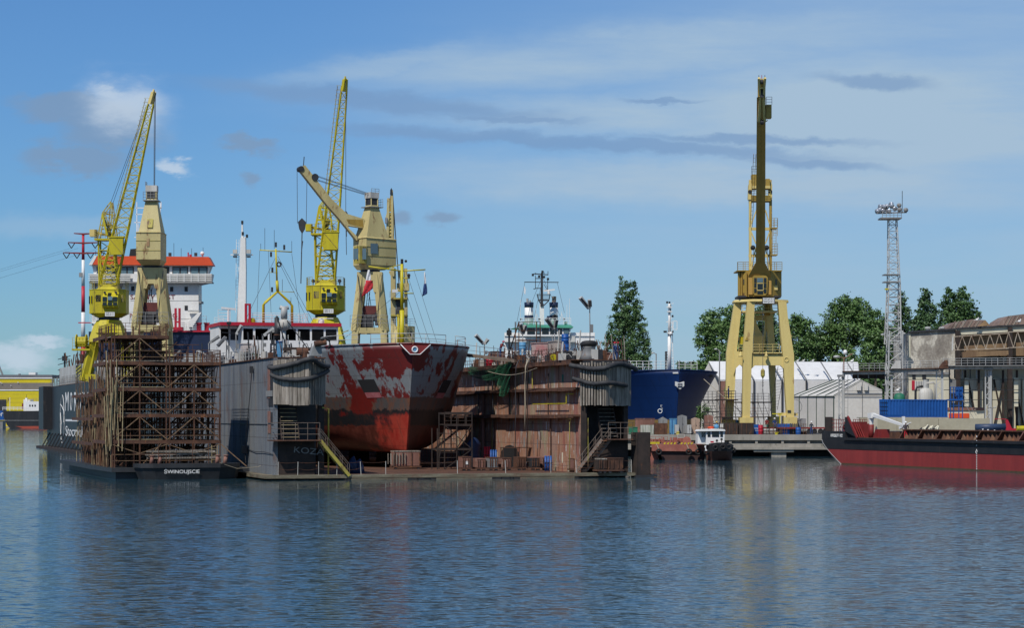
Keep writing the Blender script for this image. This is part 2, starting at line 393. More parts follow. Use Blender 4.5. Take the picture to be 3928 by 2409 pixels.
def dup(root, loc=None, rz=None, label=None, group=None, scale=None):
    r = root.copy(); COL.objects.link(r)
    if loc is not None: r.location = loc
    if rz is not None: r.rotation_euler = (0, 0, rz)
    if scale: r.scale = (scale,)*3
    if label: r['label'] = label
    if group: r['group'] = group
    for ch in list(root.children):
        c = ch.copy(); COL.objects.link(c); c.parent = r
        for g in list(ch.children):
            d = g.copy(); COL.objects.link(d); d.parent = c
    return r
class Fr:
    """a thing whose parts are measured off the photograph at one distance: p(px, py, depth) gives local metres"""
    def __init__(s, name, label, cat, bx, by, Y, group=None, zbase=None):
        s.bx, s.by, s.Y, s.s = bx, by, Y, Y/F
        s.e = thing(name, label, cat, P(bx, by, Y), 0, group)
    def p(s, px_, py_, d=0.0):
        k = (s.Y+d)/F; return V(((px_-CX)*k-(s.bx-CX)*s.s, d, (HY-py_)*k-(HY-s.by)*s.s))
    def rect(s, name, x0, x1, y0, y1, d0, d1, m, parent=None):
        a = s.p(x0, y1, d0); b = s.p(x1, y0, d0); b.y = d1
        return boxp(parent or s.e, name, a, b, m)
def text(parent, name, string, m, origin, xdir, zdir, height, width=None, depth=.03, align='LEFT'):
    cu = bpy.data.curves.new(name, 'FONT'); cu.body = string; cu.extrude = .5; cu.align_x = align; cu.resolution_u = 3
    o = bpy.data.objects.new(name, cu); COL.objects.link(o)
    me = bpy.data.meshes.new_from_object(o.evaluated_get(bpy.context.evaluated_depsgraph_get()))
    bpy.data.objects.remove(o); bpy.data.curves.remove(cu)
    co = np.array([v.co[:] for v in me.vertices]); mn = co.min(0); mx = co.max(0)
    sy = height/(mx[1]-mn[1]); sx = (width/(mx[0]-mn[0])) if width else sy
    xd, zd = V(xdir).normalized(), V(zdir).normalized(); nd = xd.cross(zd)
    M = Matrix((xd, zd, nd)).transposed().to_4x4() @ Matrix.Diagonal((sx, sy, depth, 1)) @ Matrix.Translation((-mn[0], -mn[1], .0))
    M.translation += V(origin)
    me.transform(M); me.materials.clear(); me.materials.append(m)
    ob = bpy.data.objects.new(name, me); COL.objects.link(ob); ob.parent = parent
    return ob
def railing(parent, pts, h=1.1, mids=2, post=1.5, r=.025, m=None, name='railing', stuff=False, topbars=True):
    """a guard rail: one object per straight run, posts and rails in it"""
    m = m or lightsteel
    for a, b in zip(pts[:-1], pts[1:]):
        a, b = V(a), V(b); L = (b-a).length; n = max(1, round(L/post)); g = G()
        for i in range(n+1):
            p = a.lerp(b, i/n); g.cyl(p, p+V((0, 0, h)), r, 5)
        for k in range(1, mids+2):
            z = V((0, 0, h*k/(mids+1))); g.cyl(a+z, b+z, r*.9, 5)
        g.obj(name, m, parent)
def ladder(parent, a, b, w_=.45, m=None, name='ladder', step=.35, side=None):
    a, b = V(a), V(b); s = side or frame(b-a)[0]; s = V(s).normalized()*w_/2; g = G()
    g.beam(a-s, b-s, .06); g.beam(a+s, b+s, .06)
    n = int((b-a).length/step)
    for i in range(1, n): p = a.lerp(b, i/n); g.beam(p-s, p+s, .035)
    return g.obj(name, m or darksteel, parent)
def lattice(parent, name, A, B, wa, wb, m, n=10, r=.05, up=V((0, 0, 1)), side=None, ha=None, hb=None, chordr=None):
    """a square trussed mast or jib: four chords as parts, its bracing joined per face"""
    A, B = V(A), V(B); s, u, d = frame(B-A) if side is None else (V(side).normalized(), V(side).normalized().cross((B-A).normalized())*-1, None)
    ha = ha or wa; hb = hb or wb; ch = []
    for sx, sy in ((-1, -1), (1, -1), (1, 1), (-1, 1)):
        ch.append((A+s*sx*wa/2+u*sy*ha/2, B+s*sx*wb/2+u*sy*hb/2))
    for p, q in ch: rod(parent, 'chord', p, q, chordr or r*1.5, m)
    for k in range(4):
        g = G(); p0, q0 = ch[k]; p1, q1 = ch[(k+1) % 4]
        for i in range(n):
            t0, t1 = i/n, (i+1)/n
            a0, a1 = p0.lerp(q0, t0), p1.lerp(q1, t0); b0, b1 = p0.lerp(q0, t1), p1.lerp(q1, t1)
            g.cyl(a0, a1, r*.7, 5); g.cyl(*((a0, b1) if i % 2 else (a1, b0)), r*.7, 5)
        g.obj(name, m, parent)
# ------------------------------------------------------------------ the setting
def sheet(name, pts, z, m):
    g = G(); g.prism([(x, y, z) for x, y in pts], (0, 0, -.5)); o = g.obj(name, m); o['kind'] = 'structure'; return o
g = G(); g.add([(-9000, -300, 0), (9000, -300, 0), (9000, 16000, 0), (-9000, 16000, 0)], [(0, 1, 2, 3)])
wt = g.obj('water', waterm); wt['kind'] = 'structure'
QY, QZ = 299.0, 2.96                      # quay front and quay top
g = G(); g.prism([(28, QY+1.2, QZ-.01), (400, QY+1.2, QZ-.01), (400, 620, QZ-.01), (28, 620, QZ-.01)], (0, 0, -.6))
gr = g.obj('ground', mudm); gr['kind'] = 'structure'
g = G(); g.prism([(14, QY+1.2, QZ-.01), (28, QY+1.2, QZ-.01), (28, 318, QZ-.01), (14, 318, QZ-.01)], (0, 0, -.6))
g.prism([(60, 620, QZ-.1), (2500, 620, QZ-.1), (2500, 2500, QZ-.1), (-200, 2500, QZ-.1)], (0, 0, -.6))
g.obj('terrain', mudm)['kind'] = 'structure'
# quay wall with its beams, posts and pier blocks
q = thing('quay_wall', 'weathered concrete quay wall on piers below the big portal crane', 'quay', (14, QY, 0))
boxp(q, 'coping', (0, -.25, QZ-.75), (110, 1.3, QZ), concrete)
boxp(q, 'lower_beam', (0, -.1, 1.25), (110, .8, 1.75), concrete)
boxp(q, 'ledge', (0, -.5, .95), (110, .9, 1.25), concrete)
boxp(q, 'back_panel', (0, .5, 1.7), (110, 1.1, QZ-.7), concrete)
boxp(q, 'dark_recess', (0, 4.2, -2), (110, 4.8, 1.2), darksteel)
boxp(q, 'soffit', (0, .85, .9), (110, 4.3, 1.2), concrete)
for i in range(32): boxp(q, 'post', (1.2+i*3.52, -.12, 1.72), (1.55+i*3.52, .55, QZ-.72), concrete)
for i in range(8): boxp(q, 'pier_block', (6.0+i*15.0, .0, -1.5), (8.0+i*15.0, 2.5, .95), concrete)
for i in range(7): boxp(q, 'ledge_block', (3.6+i*15.0, -.3, .62), (9.0+i*15.0, .7, .94), concrete)

# ------------------------------------------------------------------ the floating dock
TH = math.radians(17.1); DO = V((-20.3, 188.7, 0)); WZ = 10.43; DZ = .42; DL = 205; DW = 32.1
U, A = V((math.cos(TH), math.sin(TH), 0)), V((-math.sin(TH), math.cos(TH), 0))
def D(u, v, z=0.0): return DO+U*u+A*v+V((0, 0, z))
def duv(px_, v=None, u=None):
    """the u (or v) of the dock point that stands in photo column px"""
    k = (px_-CX)/F
    if u is None: return (k*(DO.y+A.y*v)-DO.x-A.x*v)/(U.x-k*U.y)
    return (DO.x+U.x*u-k*(DO.y+U.y*u))/(k*A.y-A.x)
dock = thing('floating_dock', 'rusty floating dock with two high wing walls holding the patchy red ship', 'floating dock', DO, TH)
g = G(); g.box((0, .6, .1), (DW, DL, DZ)); g.obj('pontoon', rust, dock); g = G(); g.box((.02, .62, -1.5), (DW-.02, DL-.1, .1)); g.obj('pontoon_side', darksteel, dock)
g = G(); g.box((-.1, -.95, DZ-.27), (DW+1.1, -.02, DZ+.02)); g.box((-.95, -.95, DZ-.27), (-.02, 26, DZ+.02)); g.obj('kerb_timber', pontm, dock)
for i in range(30):
    u = .6+i*1.08; bar(dock, 'kerb_bracket', (u, -.8, .04), (u+.25, .55, -.6), .10, rust_d)
for i in range(3): boxp(dock, 'kerb_plank', (6.5+i*7.6, -1.02, -.13), (11.5+i*7.6, -.90, .12), pontm)
# left wing wall
g = G(); g.box((0, 0, DZ), (.35, DL, WZ)); g.box((.35, 22, DZ), (4.4, DL, WZ)); g.box((.35, 4.5, DZ), (4.4, 22, WZ)); g.obj('left_wing_wall', dockout, dock)
g = G(); g.box((-.02, 60, DZ), (-.10, DL, WZ+.02)); g.obj('black_side_plating', blackp, dock)
bar(dock, 'seam', (-.02, 0, 4.75), (-.02, 60, 4.75), .06, darksteel)
g = G()
for i in range(16):
    v = 1.5+i*3.6
    g.box((-.03, v, DZ), (-.005, v+.05, WZ))
g.obj('plate_seams', dockout, dock, kind='stuff')
g = G()                                                     # ends of the wing walls behind the timber fenders
for u0, u1 in ((0, 4.4), (27.8, DW)):
    g.box((u0+.36 if u0 == 0 else u0+.02, 3.4, DZ), (u1-.02, 4.49, WZ-.02))
    g.box((u0+.36 if u0 == 0 else u0+.02, -.02, WZ-.35), (u1-.02, 3.4, WZ-.02))
g.obj('end_bulkhead', darksteel, dock, kind='stuff')
g = G(); g.box((.36, .02, DZ), (3.55, .30, 3.38)); g.box((28.9, .02, DZ), (DW-.4, .3, 3.38)); g.obj('lower_end_plate', rust_d, dock, kind='stuff')
g = G(); g.box((3.9, .05, DZ), (4.4, .5, WZ-.3)); g.box((27.8, .05, DZ), (28.2, .5, WZ-.3)); g.box((31.7, .01, DZ), (DW, 3.3, WZ-.3)); g.obj('corner_column', rust_d, dock, kind='stuff')
# openings in the outer side plate near the corner
for a, b, z0, z1, m in ((.25, 2.1, 6.3, 9.9, darksteel), (.4, 1.9, 4.9, 5.8, darksteel)):
    boxp(dock, 'side_opening', (-.045, a, z0), (-.01, b, z1), m)
for z0, z1 in ((4.0, 4.75), (4.9, 5.9), (7.0, 9.7)): boxp(dock, 'faded_red_plate', (-.07, .9+R.random()*.5, z0), (-.046, 2.4, z1), pinkrust)
boxp(dock, 'side_bracket', (-.12, .2, 7.15), (-.046, 3.0, 7.65), greysteel)
# right wing wall: plated inner face with three ledges
g = G(); g.box((27.8, 4.5, DZ), (DW, DL, WZ)); g.box((27.8, .55, DZ), (28.0, 4.5, WZ-.3)); g.obj('right_wing_wall', dockin, dock)
for z, dpt in ((WZ-.12, .95), (7.96, .70), (5.50, .75)):
    g = G(); n = 60
    for i in range(n):
        v0, v1 = .6+i*2.2, .6+(i+1)*2.2; k0 = R.uniform(-.02, .02)
        g.box((27.82-dpt+R.uniform(-.03, .03), v0, z-.09+k0), (27.81, v1+.02, z+.09+k0))
        g.box((27.80-dpt+R.uniform(-.03, .03), v0, z-.22+k0+R.uniform(-.03, .03)), (27.87-dpt, v1+.02, z+.10+k0))
    g.obj('ledge', rust, dock)
g = G()
for i in range(12):
    v = 2.2+i*9.1
    for z0, z1 in ((DZ, 5.1), (5.7, 7.6), (8.1, 9.9)): g.box((27.77, v, z0), (27.795, v+.07, z1))
g.obj('stiffeners', dockin, dock, kind='stuff')
for px_, z0, z1, m, r_ in ((1855, DZ, 7.9, pinkrust, .16), (2044, 8.0, 9.7, yellow_d, .05), (2258, 1.0, 5.3, yellow_d, .03), (1838, 5.6, 7.8, darksteel, .06), (1892, 1.2, 9.6, darksteel, .05), (2105, 5.6, 9.4, rust_d, .06), (1890, .8, 5.2, yellow_d, .05)):
    v = duv(px_, u=27.5); rod(dock, 'pipe', (27.45, v, z0), (27.45, v, z1), r_, m)
v0, v1 = duv(2044, u=27.4), duv(2172, u=27.4)
for a, b in (((27.4, v0, 6.6), (27.4, v1, 6.6)), ((27.4, v1, 6.6), (27.4, v1, 7.45)), ((27.4, v1, 7.45), (27.4, 1.4, 7.45))): rod(dock, 'yellow_pipe', a, b, .04, yellow)
g = G(); g.tube([(27.2, 3, 5.2), (27.1, 1.2, 5.2), (26.9, .9, 4.9), (26.9, .9, .5)], .04); g.obj('yellow_pipe', yellow_d, dock, True)
g = G(); g.tube([(4.1, -.5, 6.2), (4.65, -.5, 6.1), (4.65, -.5, .4)], .07); g.obj('yellow_pipe', yellow_d, dock, True)
# deck edges of the wing tops
g = G(); g.box((-.12, .0, WZ), (4.55, DL, WZ+.08)); g.obj('left_wing_deck', rust, dock)
g = G(); g.box((26.85, .0, WZ), (DW+.2, DL, WZ+.08)); g.obj('right_wing_deck', rust, dock)
# timber fenders at both wing ends, plank by plank
def fender(pts, z0, z1, pname):
    f = bpy.data.objects.new(pname, None); COL.objects.link(f); f.parent = dock
    for a, b, wdt, fill in pts:
        a, b = V((*a, 0)), V((*b, 0)); L = (b-a).length; n = max(1, round(L/wdt)); d = (b-a)/n; rz = math.atan2(d.y, d.x)
        for i in range(n):
            o = bpy.data.objects.new('plank', unit('box', timber)); COL.objects.link(o); o.parent = f
            c = a+d*(i+.5); zt = z1+R.uniform(-.12, .10); zb = z0+R.uniform(-.06, .05); nn = V((-d.y, d.x, 0)).normalized()*R.uniform(-.035, .035)
            o.matrix_local = Matrix.Translation((c.x+nn.x, c.y+nn.y, (zt+zb)/2)) @ Matrix.Rotation(rz+R.uniform(-.06, .06), 4, 'Z') @ Matrix.Rotation(R.uniform(-.006, .006), 4, 'Y') @ Matrix.Diagonal((d.length*R.uniform(.9, 1.0)*fill, .13, zt-zb, 1))
    g = G()
    P3 = [V((*pts[0][0], 0))]+[V((*p[1], 0)) for p in pts]
    c = P3[0].lerp(P3[-1], .5)+V((0, .5, 0))
    q_ = [x.lerp(c, .06) for x in P3]
    for zz in (z0+.4, (z0+z1)/2, z1-.5):
        for a, b in zip(q_[:-1], q_[1:]): g.beam(a+V((0, .12, zz)), b+V((0, .12, zz)), .25)
    q_ = [x.lerp(c, .10)+V((0, .2, 0)) for x in P3]
    g.prism([x+V((0, 0, z0+.2)) for x in q_], (0, 0, z1-z0-.6))
    g.obj('backing_frame', rust_d, f)
    return f
fl = fender([((-.05, -.1), (2.75, -1.6), .34, .96), ((2.75, -1.6), (4.45, -.05), .24, .70)], 6.42, 10.25, 'left_timber_fender')
fr = fender([((27.5, -.05), (29.3, -1.75), .28, .64), ((29.3, -1.75), (32.35, -.05), .36, .95)], 6.42, 10.25, 'right_timber_fender')
def hose(parent, pts, r=.22, name='rubber_hose'):
    ps = [V(p) for p in pts]; out = []
    for i in range(len(ps)-1):                              # smooth curve through the points
        p0 = ps[max(i-1, 0)]; p1 = ps[i]; p2 = ps[i+1]; p3 = ps[min(i+2, len(ps)-1)]
        for k in range(6):
            t = k/6; out.append(.5*((2*p1)+(p2-p0)*t+(2*p0-5*p1+4*p2-p3)*t*t+(3*p1-p0-3*p2+p3)*t**3)+V((0, 0, R.uniform(-.02, .02))))
    out.append(ps[-1]); g = G(); g.tube(out, r, 8); return g.obj(name, hosem, parent, True)
hosem = mat('dark_hose_rubber', (.045, .045, .047), (.022, .022, .024), .7, sc=2)
hose(fl, [(-.35, .1, 9.7), (-.2, -.35, 9.55), (.9, -1.0, 9.75), (1.9, -1.55, 10.05), (2.85, -1.95, 10.3), (3.7, -1.1, 9.95), (4.4, -.4, 9.75), (4.8, .2, 9.75)])
hose(fl, [(-.3, -.2, 9.0), (.3, -.65, 8.7), (1.4, -1.25, 8.55), (2.7, -1.9, 8.65), (3.6, -1.1, 8.9), (4.3, -.45, 9.15), (4.75, .1, 9.4)], .2)
hose(fr, [(26.8, .5, 10.0), (27.2, .0, 9.9), (28.3, -1.1, 9.65), (29.3, -2.0, 9.75), (30.5, -1.4, 10.1), (31.6, -.7, 10.05), (32.5, -.2, 9.8), (33.0, .4, 9.65)])
hose(fr, [(27.0, .3, 8.8), (27.4, -.2, 8.65), (28.3, -1.1, 8.35), (29.3, -2.0, 8.4), (30.6, -1.4, 8.35), (31.7, -.7, 8.2)], .2)
# stairs at the wing ends
def stair(name, a, b, width, sd_, m, mt, n, parent=dock, rail=True, mr=None):
    """a flight from a (top) to b (bottom); sd_ is the unit direction across it"""
    a, b, sd_ = V(a), V(b), V(sd_).normalized(); st = bpy.data.objects.new(name, None); COL.objects.link(st); st.parent = parent
    for k in (-.5, .5): bar(st, 'stringer', a+sd_*width*k, b+sd_*width*k, .07, m, .28)
    dn = (b-a).normalized(); fw = V((dn.x, dn.y, 0)).normalized() if abs(dn.z) < .99 else V((0, -1, 0))
    for i in range(n):
        c = a.lerp(b, (i+.5)/n)
        g_ = bar(st, 'step', c-sd_*width*.48, c+sd_*width*.48, .26, mt, .05)
    if rail:
        for k in (-.5, .5):
            g = G(); o = sd_*width*k; up = V((0, 0, 1))
            g.cyl(a+o+up, b+o+up, .024, 5); g.cyl(a+o+up*.5, b+o+up*.5, .02, 5)
            for i in range(5): c = a.lerp(b, i/4)+o; g.cyl(c, c+up, .022, 5)
            g.obj('handrail', mr or m, st)
    return st
va = duv(1953, u=27.7); g = G(); g.prism([(27.76, va+3.4*math.cos(k*math.pi/10), DZ+.7+1.5*math.sin(k*math.pi/10)) for k in range(11)]+[(27.76, va-3.4, DZ), (27.76, va+3.4, DZ)], (.03, 0, 0)); g.obj('arched_shadow_patch', black, dock)  # flat black arch on the wall: a round shadow painted as a patch
for i in range(46):
    v = R.uniform(2, 60); z = R.choice((1.2, 2.4, 3.2, 4.2, 6.2, 8.6)); g = G(); w_, h = R.uniform(.1, .5), R.uniform(.3, 1.3); g.box((27.785, v, z), (27.796, v+w_, z+h)); g.obj('paint_patch', R.choice((white_d, white_d, creamwall, pinkrust, greysteel, rust_d, greenp)), dock)
for i in range(16):
    v = R.uniform(2, 50); z0, z1 = R.choice(((DZ, 5.3), (5.6, 7.8), (8.0, 10.2), (5.0, 10.2))); rod(dock, 'pipe', (27.66, v, z0), (27.66, v, z1), R.choice((.025, .04, .06)), R.choice((rust_d, darksteel, pinkrust, rust)))
stair('upper_stair', (1.35, 1.7, 8.0), (1.35, -.5, 3.5), 1.5, V((1, 0, 0)), rust_d, polel, 13, rail=False)
railm = mat('rusty_rail', (.20, .16, .13), (.12, .08, .06), .8, sc=2)
boxp(dock, 'landing', (-.55, -1.5, 3.34), (3.75, .0, 3.44), rust)
railing(dock, [(-.5, -1.45, 3.44), (3.7, -1.45, 3.44)], 1.45, 2, 1.1, .024, railm)
railing(dock, [(-.5, -1.45, 3.44), (-.5, -.05, 3.44)], 1.45, 2, 1.1, .024, railm)
stair('lower_stair', (3.75, -1.0, 3.4), (6.35, -.75, .35), .8, (0, 1, 0), yellow_d, rust, 14, mr=railm)
stair('upper_stair', (30.2, 1.7, 8.0), (30.2, -.4, 3.5), 1.5, (1, 0, 0), rust_d, timber, 13, rail=False)
boxp(dock, 'landing', (29.7, -1.4, 3.34), (32.1, .0, 3.44), rust)
railing(dock, [(29.75, -1.35, 3.44), (32.05, -1.35, 3.44)], 1.45, 2, 1.1, .024, railm)
railing(dock, [(32.05, -1.35, 3.44), (32.05, .0, 3.44)], 1.45, 2, 1.1, .024, railm)
stair('lower_stair', (29.7, -.9, 3.4), (27.7, .3, .45), .85, (1, .15, 0), railm, mat('orange_rust', (.36, .16, .08), (.26, .11, .05), .8), 11, mr=railm)
text(dock, 'chalk_graffiti', 'KOZA', greysteel, (1.75, -.01, 2.35), (1, 0, -.10), (0.10, 0, 1), .52, 2.6, .01)
# chain fence at the front of the pontoon
sp = [(1067, -.6), (1142, -.6), (1222, -.6), (1292, -.6), (1385, -.6), (1480, -.4), (1755, .2), (1940, 0), (2113, -.3), (2211, -.5), (2298, -.5), (2386, -.6), (2422, -.6)]
for i, (px_, v) in enumerate(sp):
    u = duv(px_, v=v); sp[i] = V((u, v, DZ)); lean = R.uniform(-.07, .07)
    rod(dock, 'stanchion', (u, v, DZ), (u+lean, v, DZ+1.15), .026, white_d)
for a, b in zip(sp[:-1], sp[1:]):
    g = G(); L = (b-a).length
    for z, sag in ((1.1, .03+L*.02), (.6, .08+L*.05)):
        g.tube([a.lerp(b, t/8)+V((0, 0, z-sag*4*(t/8)*(1-t/8))) for t in range(9)], .012, 4)
    g.obj('chain', rust, dock)
g = G(); g.tube([D(u, 0)-D(0, 0) if 0 else (u, -.35, z) for u, z in ((-.3, 2.35), (1, 2.25), (3, 2.3))], .02, 4)
# railings along the wing tops
def wing_rail(u, v0, v1, m, h=1.15, post=1.6, lean=.05):
    n = round((v1-v0)/12)
    for i in range(n):
        a = v0+(v1-v0)*i/n; b = v0+(v1-v0)*(i+1)/n; g = G(); k = round((b-a)/post)
        for j in range(k):
            v = a+(b-a)*j/k; g.cyl((u, v, WZ+.05), (u+R.uniform(-lean, lean), v+R.uniform(-lean, lean), WZ+h), .03, 5)
        for z in (.4, .75, 1.1): g.cyl((u, a, WZ+z+R.uniform(-.03, .03)), (u, b, WZ+z), .022, 5)
        g.obj('wing_railing', m, dock)
wing_rail(.05, 9, 129, lightsteel); wing_rail(.05, 129, 201, greysteel, 1.5, 1.0, .15); wing_rail(4.3, 9, 93, greysteel); wing_rail(26.7, 5, 113, rust, 1.2, 1.7, .12); wing_rail(31.9, 5, 89, greysteel)
for v, m in ((17, pinkrust), (23, pinkrust), (9.5, pinkrust)): rod(dock, 'rail_post', (26.7, v, WZ), (26.75, v, WZ+1.3), .04, m)
# black far end, its fender block, timber rack and lettering
boxp(dock, 'far_end_block', (-1.5, DL-8, 3.2), (-.11, DL+.5, WZ+.1), blackp)
for i in range(26): bar(dock, 'side_strut', (-.14, 70+i*5.2, 2.6), (-1.3, 70+i*5.2+.4, .35), .3, blackp, .15)
boxp(dock, 'side_kerb', (-1.9, 60, .0), (-.2, DL+1, .36), rust_d)
def wt_(px_): return duv(px_, u=-.12)
for ch, a, b in (('M', 251, 266), ('O', 269, 279), ('R', 285, 298), ('S', 302, 312), ('K', 316, 328), ('A', 332, 345)):
    va, vb = wt_(a), wt_(b); zc = 5.46+(1597-1577)*(DO.y+A.y*va)/F
    text(dock, 'lettering', ch, whiteflat, (-.13, va, zc), (0, -1, 0), (0, 0, 1), 72*(DO.y+A.y*(va+vb)/2)/F, (va-vb)*.8, .03)
va, vb = wt_(252), wt_(300); boxp(dock, 'lettering_bar', (-.15, vb, 4.65), (-.12, va, 4.95), whiteflat)
va, vb = wt_(252), wt_(420); text(dock, 'lettering', 'StoczniaRemontowa', whiteflat, (-.13, va, 2.3), (0, -1, 0), (0, 0, 1), 1.6, va-vb, .03)
g = G()                                                      # emblem: a tall outlined sail shape
c = wt_(239); hw = (wt_(232)-wt_(247))/2
loop = [V((-.13, c+hw*math.cos(t)*(1 if math.cos(t) > 0 else 1), 5.0+3.9*math.sin(t))) for t in [i*2*math.pi/28 for i in range(29)]]
g.tube(loop, .045, 5); g.tube([V((-.13, c+hw*.95, 7.4)), V((-.13, c+hw*.2, 7.1)), V((-.13, c-hw*.7, 6.4)), V((-.13, c-hw*.75, 4.5))], .06, 5)
g.tube([V((-.13, c+hw*.6, 1.6)), V((-.13, c+hw*.5, 4.2)), V((-.13, c+hw*.95, 6))], .05, 5); g.obj('emblem', whiteflat, dock)
# low grey deckhouse on the far wing top with hazard stripes
va, vb = wt_(215), wt_(365)
boxp(dock, 'wing_deckhouse', (.4, vb, WZ+.1), (3.8, va, WZ+3.0), white_d)
for i in range(4):
    z = WZ+.5+i*.55; v = wt_(289); g = G(); g.prism([(.38, v+3.8, z), (.38, v-3.6, z+.5), (.38, v-3.6, z+.8), (.38, v+3.8, z+.3)], (-.03, 0, 0)); g.obj('hazard_stripe', yellow, dock)
g = G(); g.box((.385, wt_(289)-3.7, WZ+.2), (.36, wt_(289)+4, WZ+2.9)); g.obj('hazard_panel', black, dock)
g = G()
for i in range(70):
    v = wt_(310)+(wt_(232)-wt_(310))*R.random(); h = R.uniform(.5, 2.4); u = R.uniform(.5, 3.6); g.cyl((u, v, WZ+3.0), (u+R.uniform(-.3, .3), v+R.uniform(-.6, .6), WZ+3.0+h), .09, 4)
g.obj('steel_rods', rust, dock, kind='stuff')
g = G(); v = wt_(222); g.cyl((1, v, WZ), (1, v, WZ+5.5), .16, 6)
for i in range(6): g.beam((.2, v+3, WZ+i*.9), (1.8, v-1, WZ+.5+i*.9), .1)
g.box((.6, v-.6, WZ+4.2), (1.4, v+.6, WZ+5)); g.obj('signal_mast', darksteel, dock)
# side rope and blocks on the near outer wall
g = G(); va = duv(962, u=-.3); vb = duv(940, u=-.3)
g.tube([(-.15, va, 9.9), (-.2, va+.1, 9.2), (-.3, vb, 2.6)], .035, 5); g.box((-.4, va-.15, 9.3), (-.1, va+.15, 9.9)); g.box((-.6, vb-.3, 2.1), (-.15, vb+.3, 2.8))
g.tube([(-.3, vb, 2.2), (-.4, vb-1.2, .5)], .03, 4); g.obj('rope_tackle', darksteel, dock)
g = G(); g.tube([(-.06, 14, 2.6), (-.1, 8, 2.3), (-.1, 4, 2.35), (-.06, 0, 2.2)], .03, 4); g.obj('mooring_wire', darksteel, dock)

# rust brown box pile in front of the right wing
pl = thing('box_pile', 'tall dark rusty steel box pile standing in the water off the right wing corner', 'mooring pile', D(32.45, -1.2), TH)
g = G(); g.box((0, 0, -2), (1.32, 1.4, 4.02)); g.obj('pile_tube', rust_d, pl)
g = G(); g.box((-.2, -.4, .0), (1.5, -.02, .2)); g.box((1.4, .2, .05), (2.0, .8, .25)); g.obj('pile_collar', darksteel, pl)
for x in (.08, 1.24): bar(pl, 'weld_rib', (x, -.02, .3), (x, -.02, 3.95), .05, rust_d)

# ------------------------------------------------------------------ scaffold barge at the left
BO = V((-34.7, 192, 0))
def B(u, v, z=0): return BO+U*u+A*v+V((0, 0, z))
bg = thing('work_barge', 'flat dark work barge with white lettering on its bow carrying the tall scaffold', 'barge', BO, TH)
g = G(); g.box((.4, .4, -1), (10.6, 46, .62)); g.prism([(-.5, 12, .6), (0, 0, .6), (12, -.0, .6), (12, 39, .6), (-.6, 39, .6)], (0, 0, .36))
g.obj('barge_hull', greysteelb := mat('dull_black_plate', (.030, .032, .035), (.018, .018, .02), .6, sc=.8, rust=.15), bg)
g = G(); prof = [(1.85, -.1), (2.2, -2.3), (3.2, -2.9), (9.0, -2.9), (10.6, -1.9), (11.2, -.1)]
g.prism([(x, y, 1.35) for x, y in prof], (0, 0, -.35)); g.obj('bow_deck', greysteelb, bg)
g = G(); n = len(prof)
vs = [(x, y, 1.3) for x, y in prof]+[(x*.9+.8, y*.82, -.5) for x, y in prof]
g.add(vs, [(i, i+1, n+i+1, n+i) for i in range(n-1)]+[tuple(range(n)), tuple(range(2*n-1, n-1, -1)), (0, n, 2*n-1, n-1)]); g.obj('bow_plating', greysteelb, bg)
text(bg, 'ship_name', 'ŚWINOUJSCIE', whiteflat, (4.15, -2.86, .42), (1, 0, 0), (0, .12, 1), .52, 3.05, .02)
for x in (3.2, 3.9, 8.9, 9.6): g = G(); g.cyl((x, -1.6, 1.3), (x+.1, -1.6, 2.0), .17, 10); g.cyl((x+.1, -1.6, 2.0), (x+.1, -1.6, 2.08), .23, 10); g.obj('bitt', pinkrust, bg, True)
railing(bg, [(1.9, -.3, 1.3), (2.2, -2.2, 1.3), (5.2, -2.7, 1.3)], 1.8, 1, 1.7, .03, rust)
railing(bg, [(5.2, -2.7, 1.3), (8.0, -2.7, 1.3)], 1.8, 0, 1.4, .03, rust)
g = G(); g.tube([(9.0, -2.7, 1.4), (10.5, -2.5, .9), (12.5, -1.6, 1.0), (13.6, -1, 1.4)], .02, 4); g.obj('slack_rope', ropem, bg)
tag(bg, kind=None)
# timber and steel stacked on the bow
st = thing('timber_stack', 'stack of dark planks and beams on the barge bow behind the lettering', 'timber stack', B(3.0, -1.0, 1.35), TH)
for i in range(14):
    y = (i % 5)*.28; z = .12+(i//5)*.28; l = R.uniform(4.0, 6.0); x = R.uniform(-.1, .6); bar(st, 'beam', (x, y, z+.35), (x+l, y+R.uniform(-.1, .1), z+.35+R.uniform(-.05, .1)), .22, timber, .14)
bar(st, 'bearer', (.8, -.2, .12), (.8, 1.4, .12), .3, rust_d); bar(st, 'bearer', (4.2, -.2, .12), (4.2, 1.4, .12), .3, rust_d)
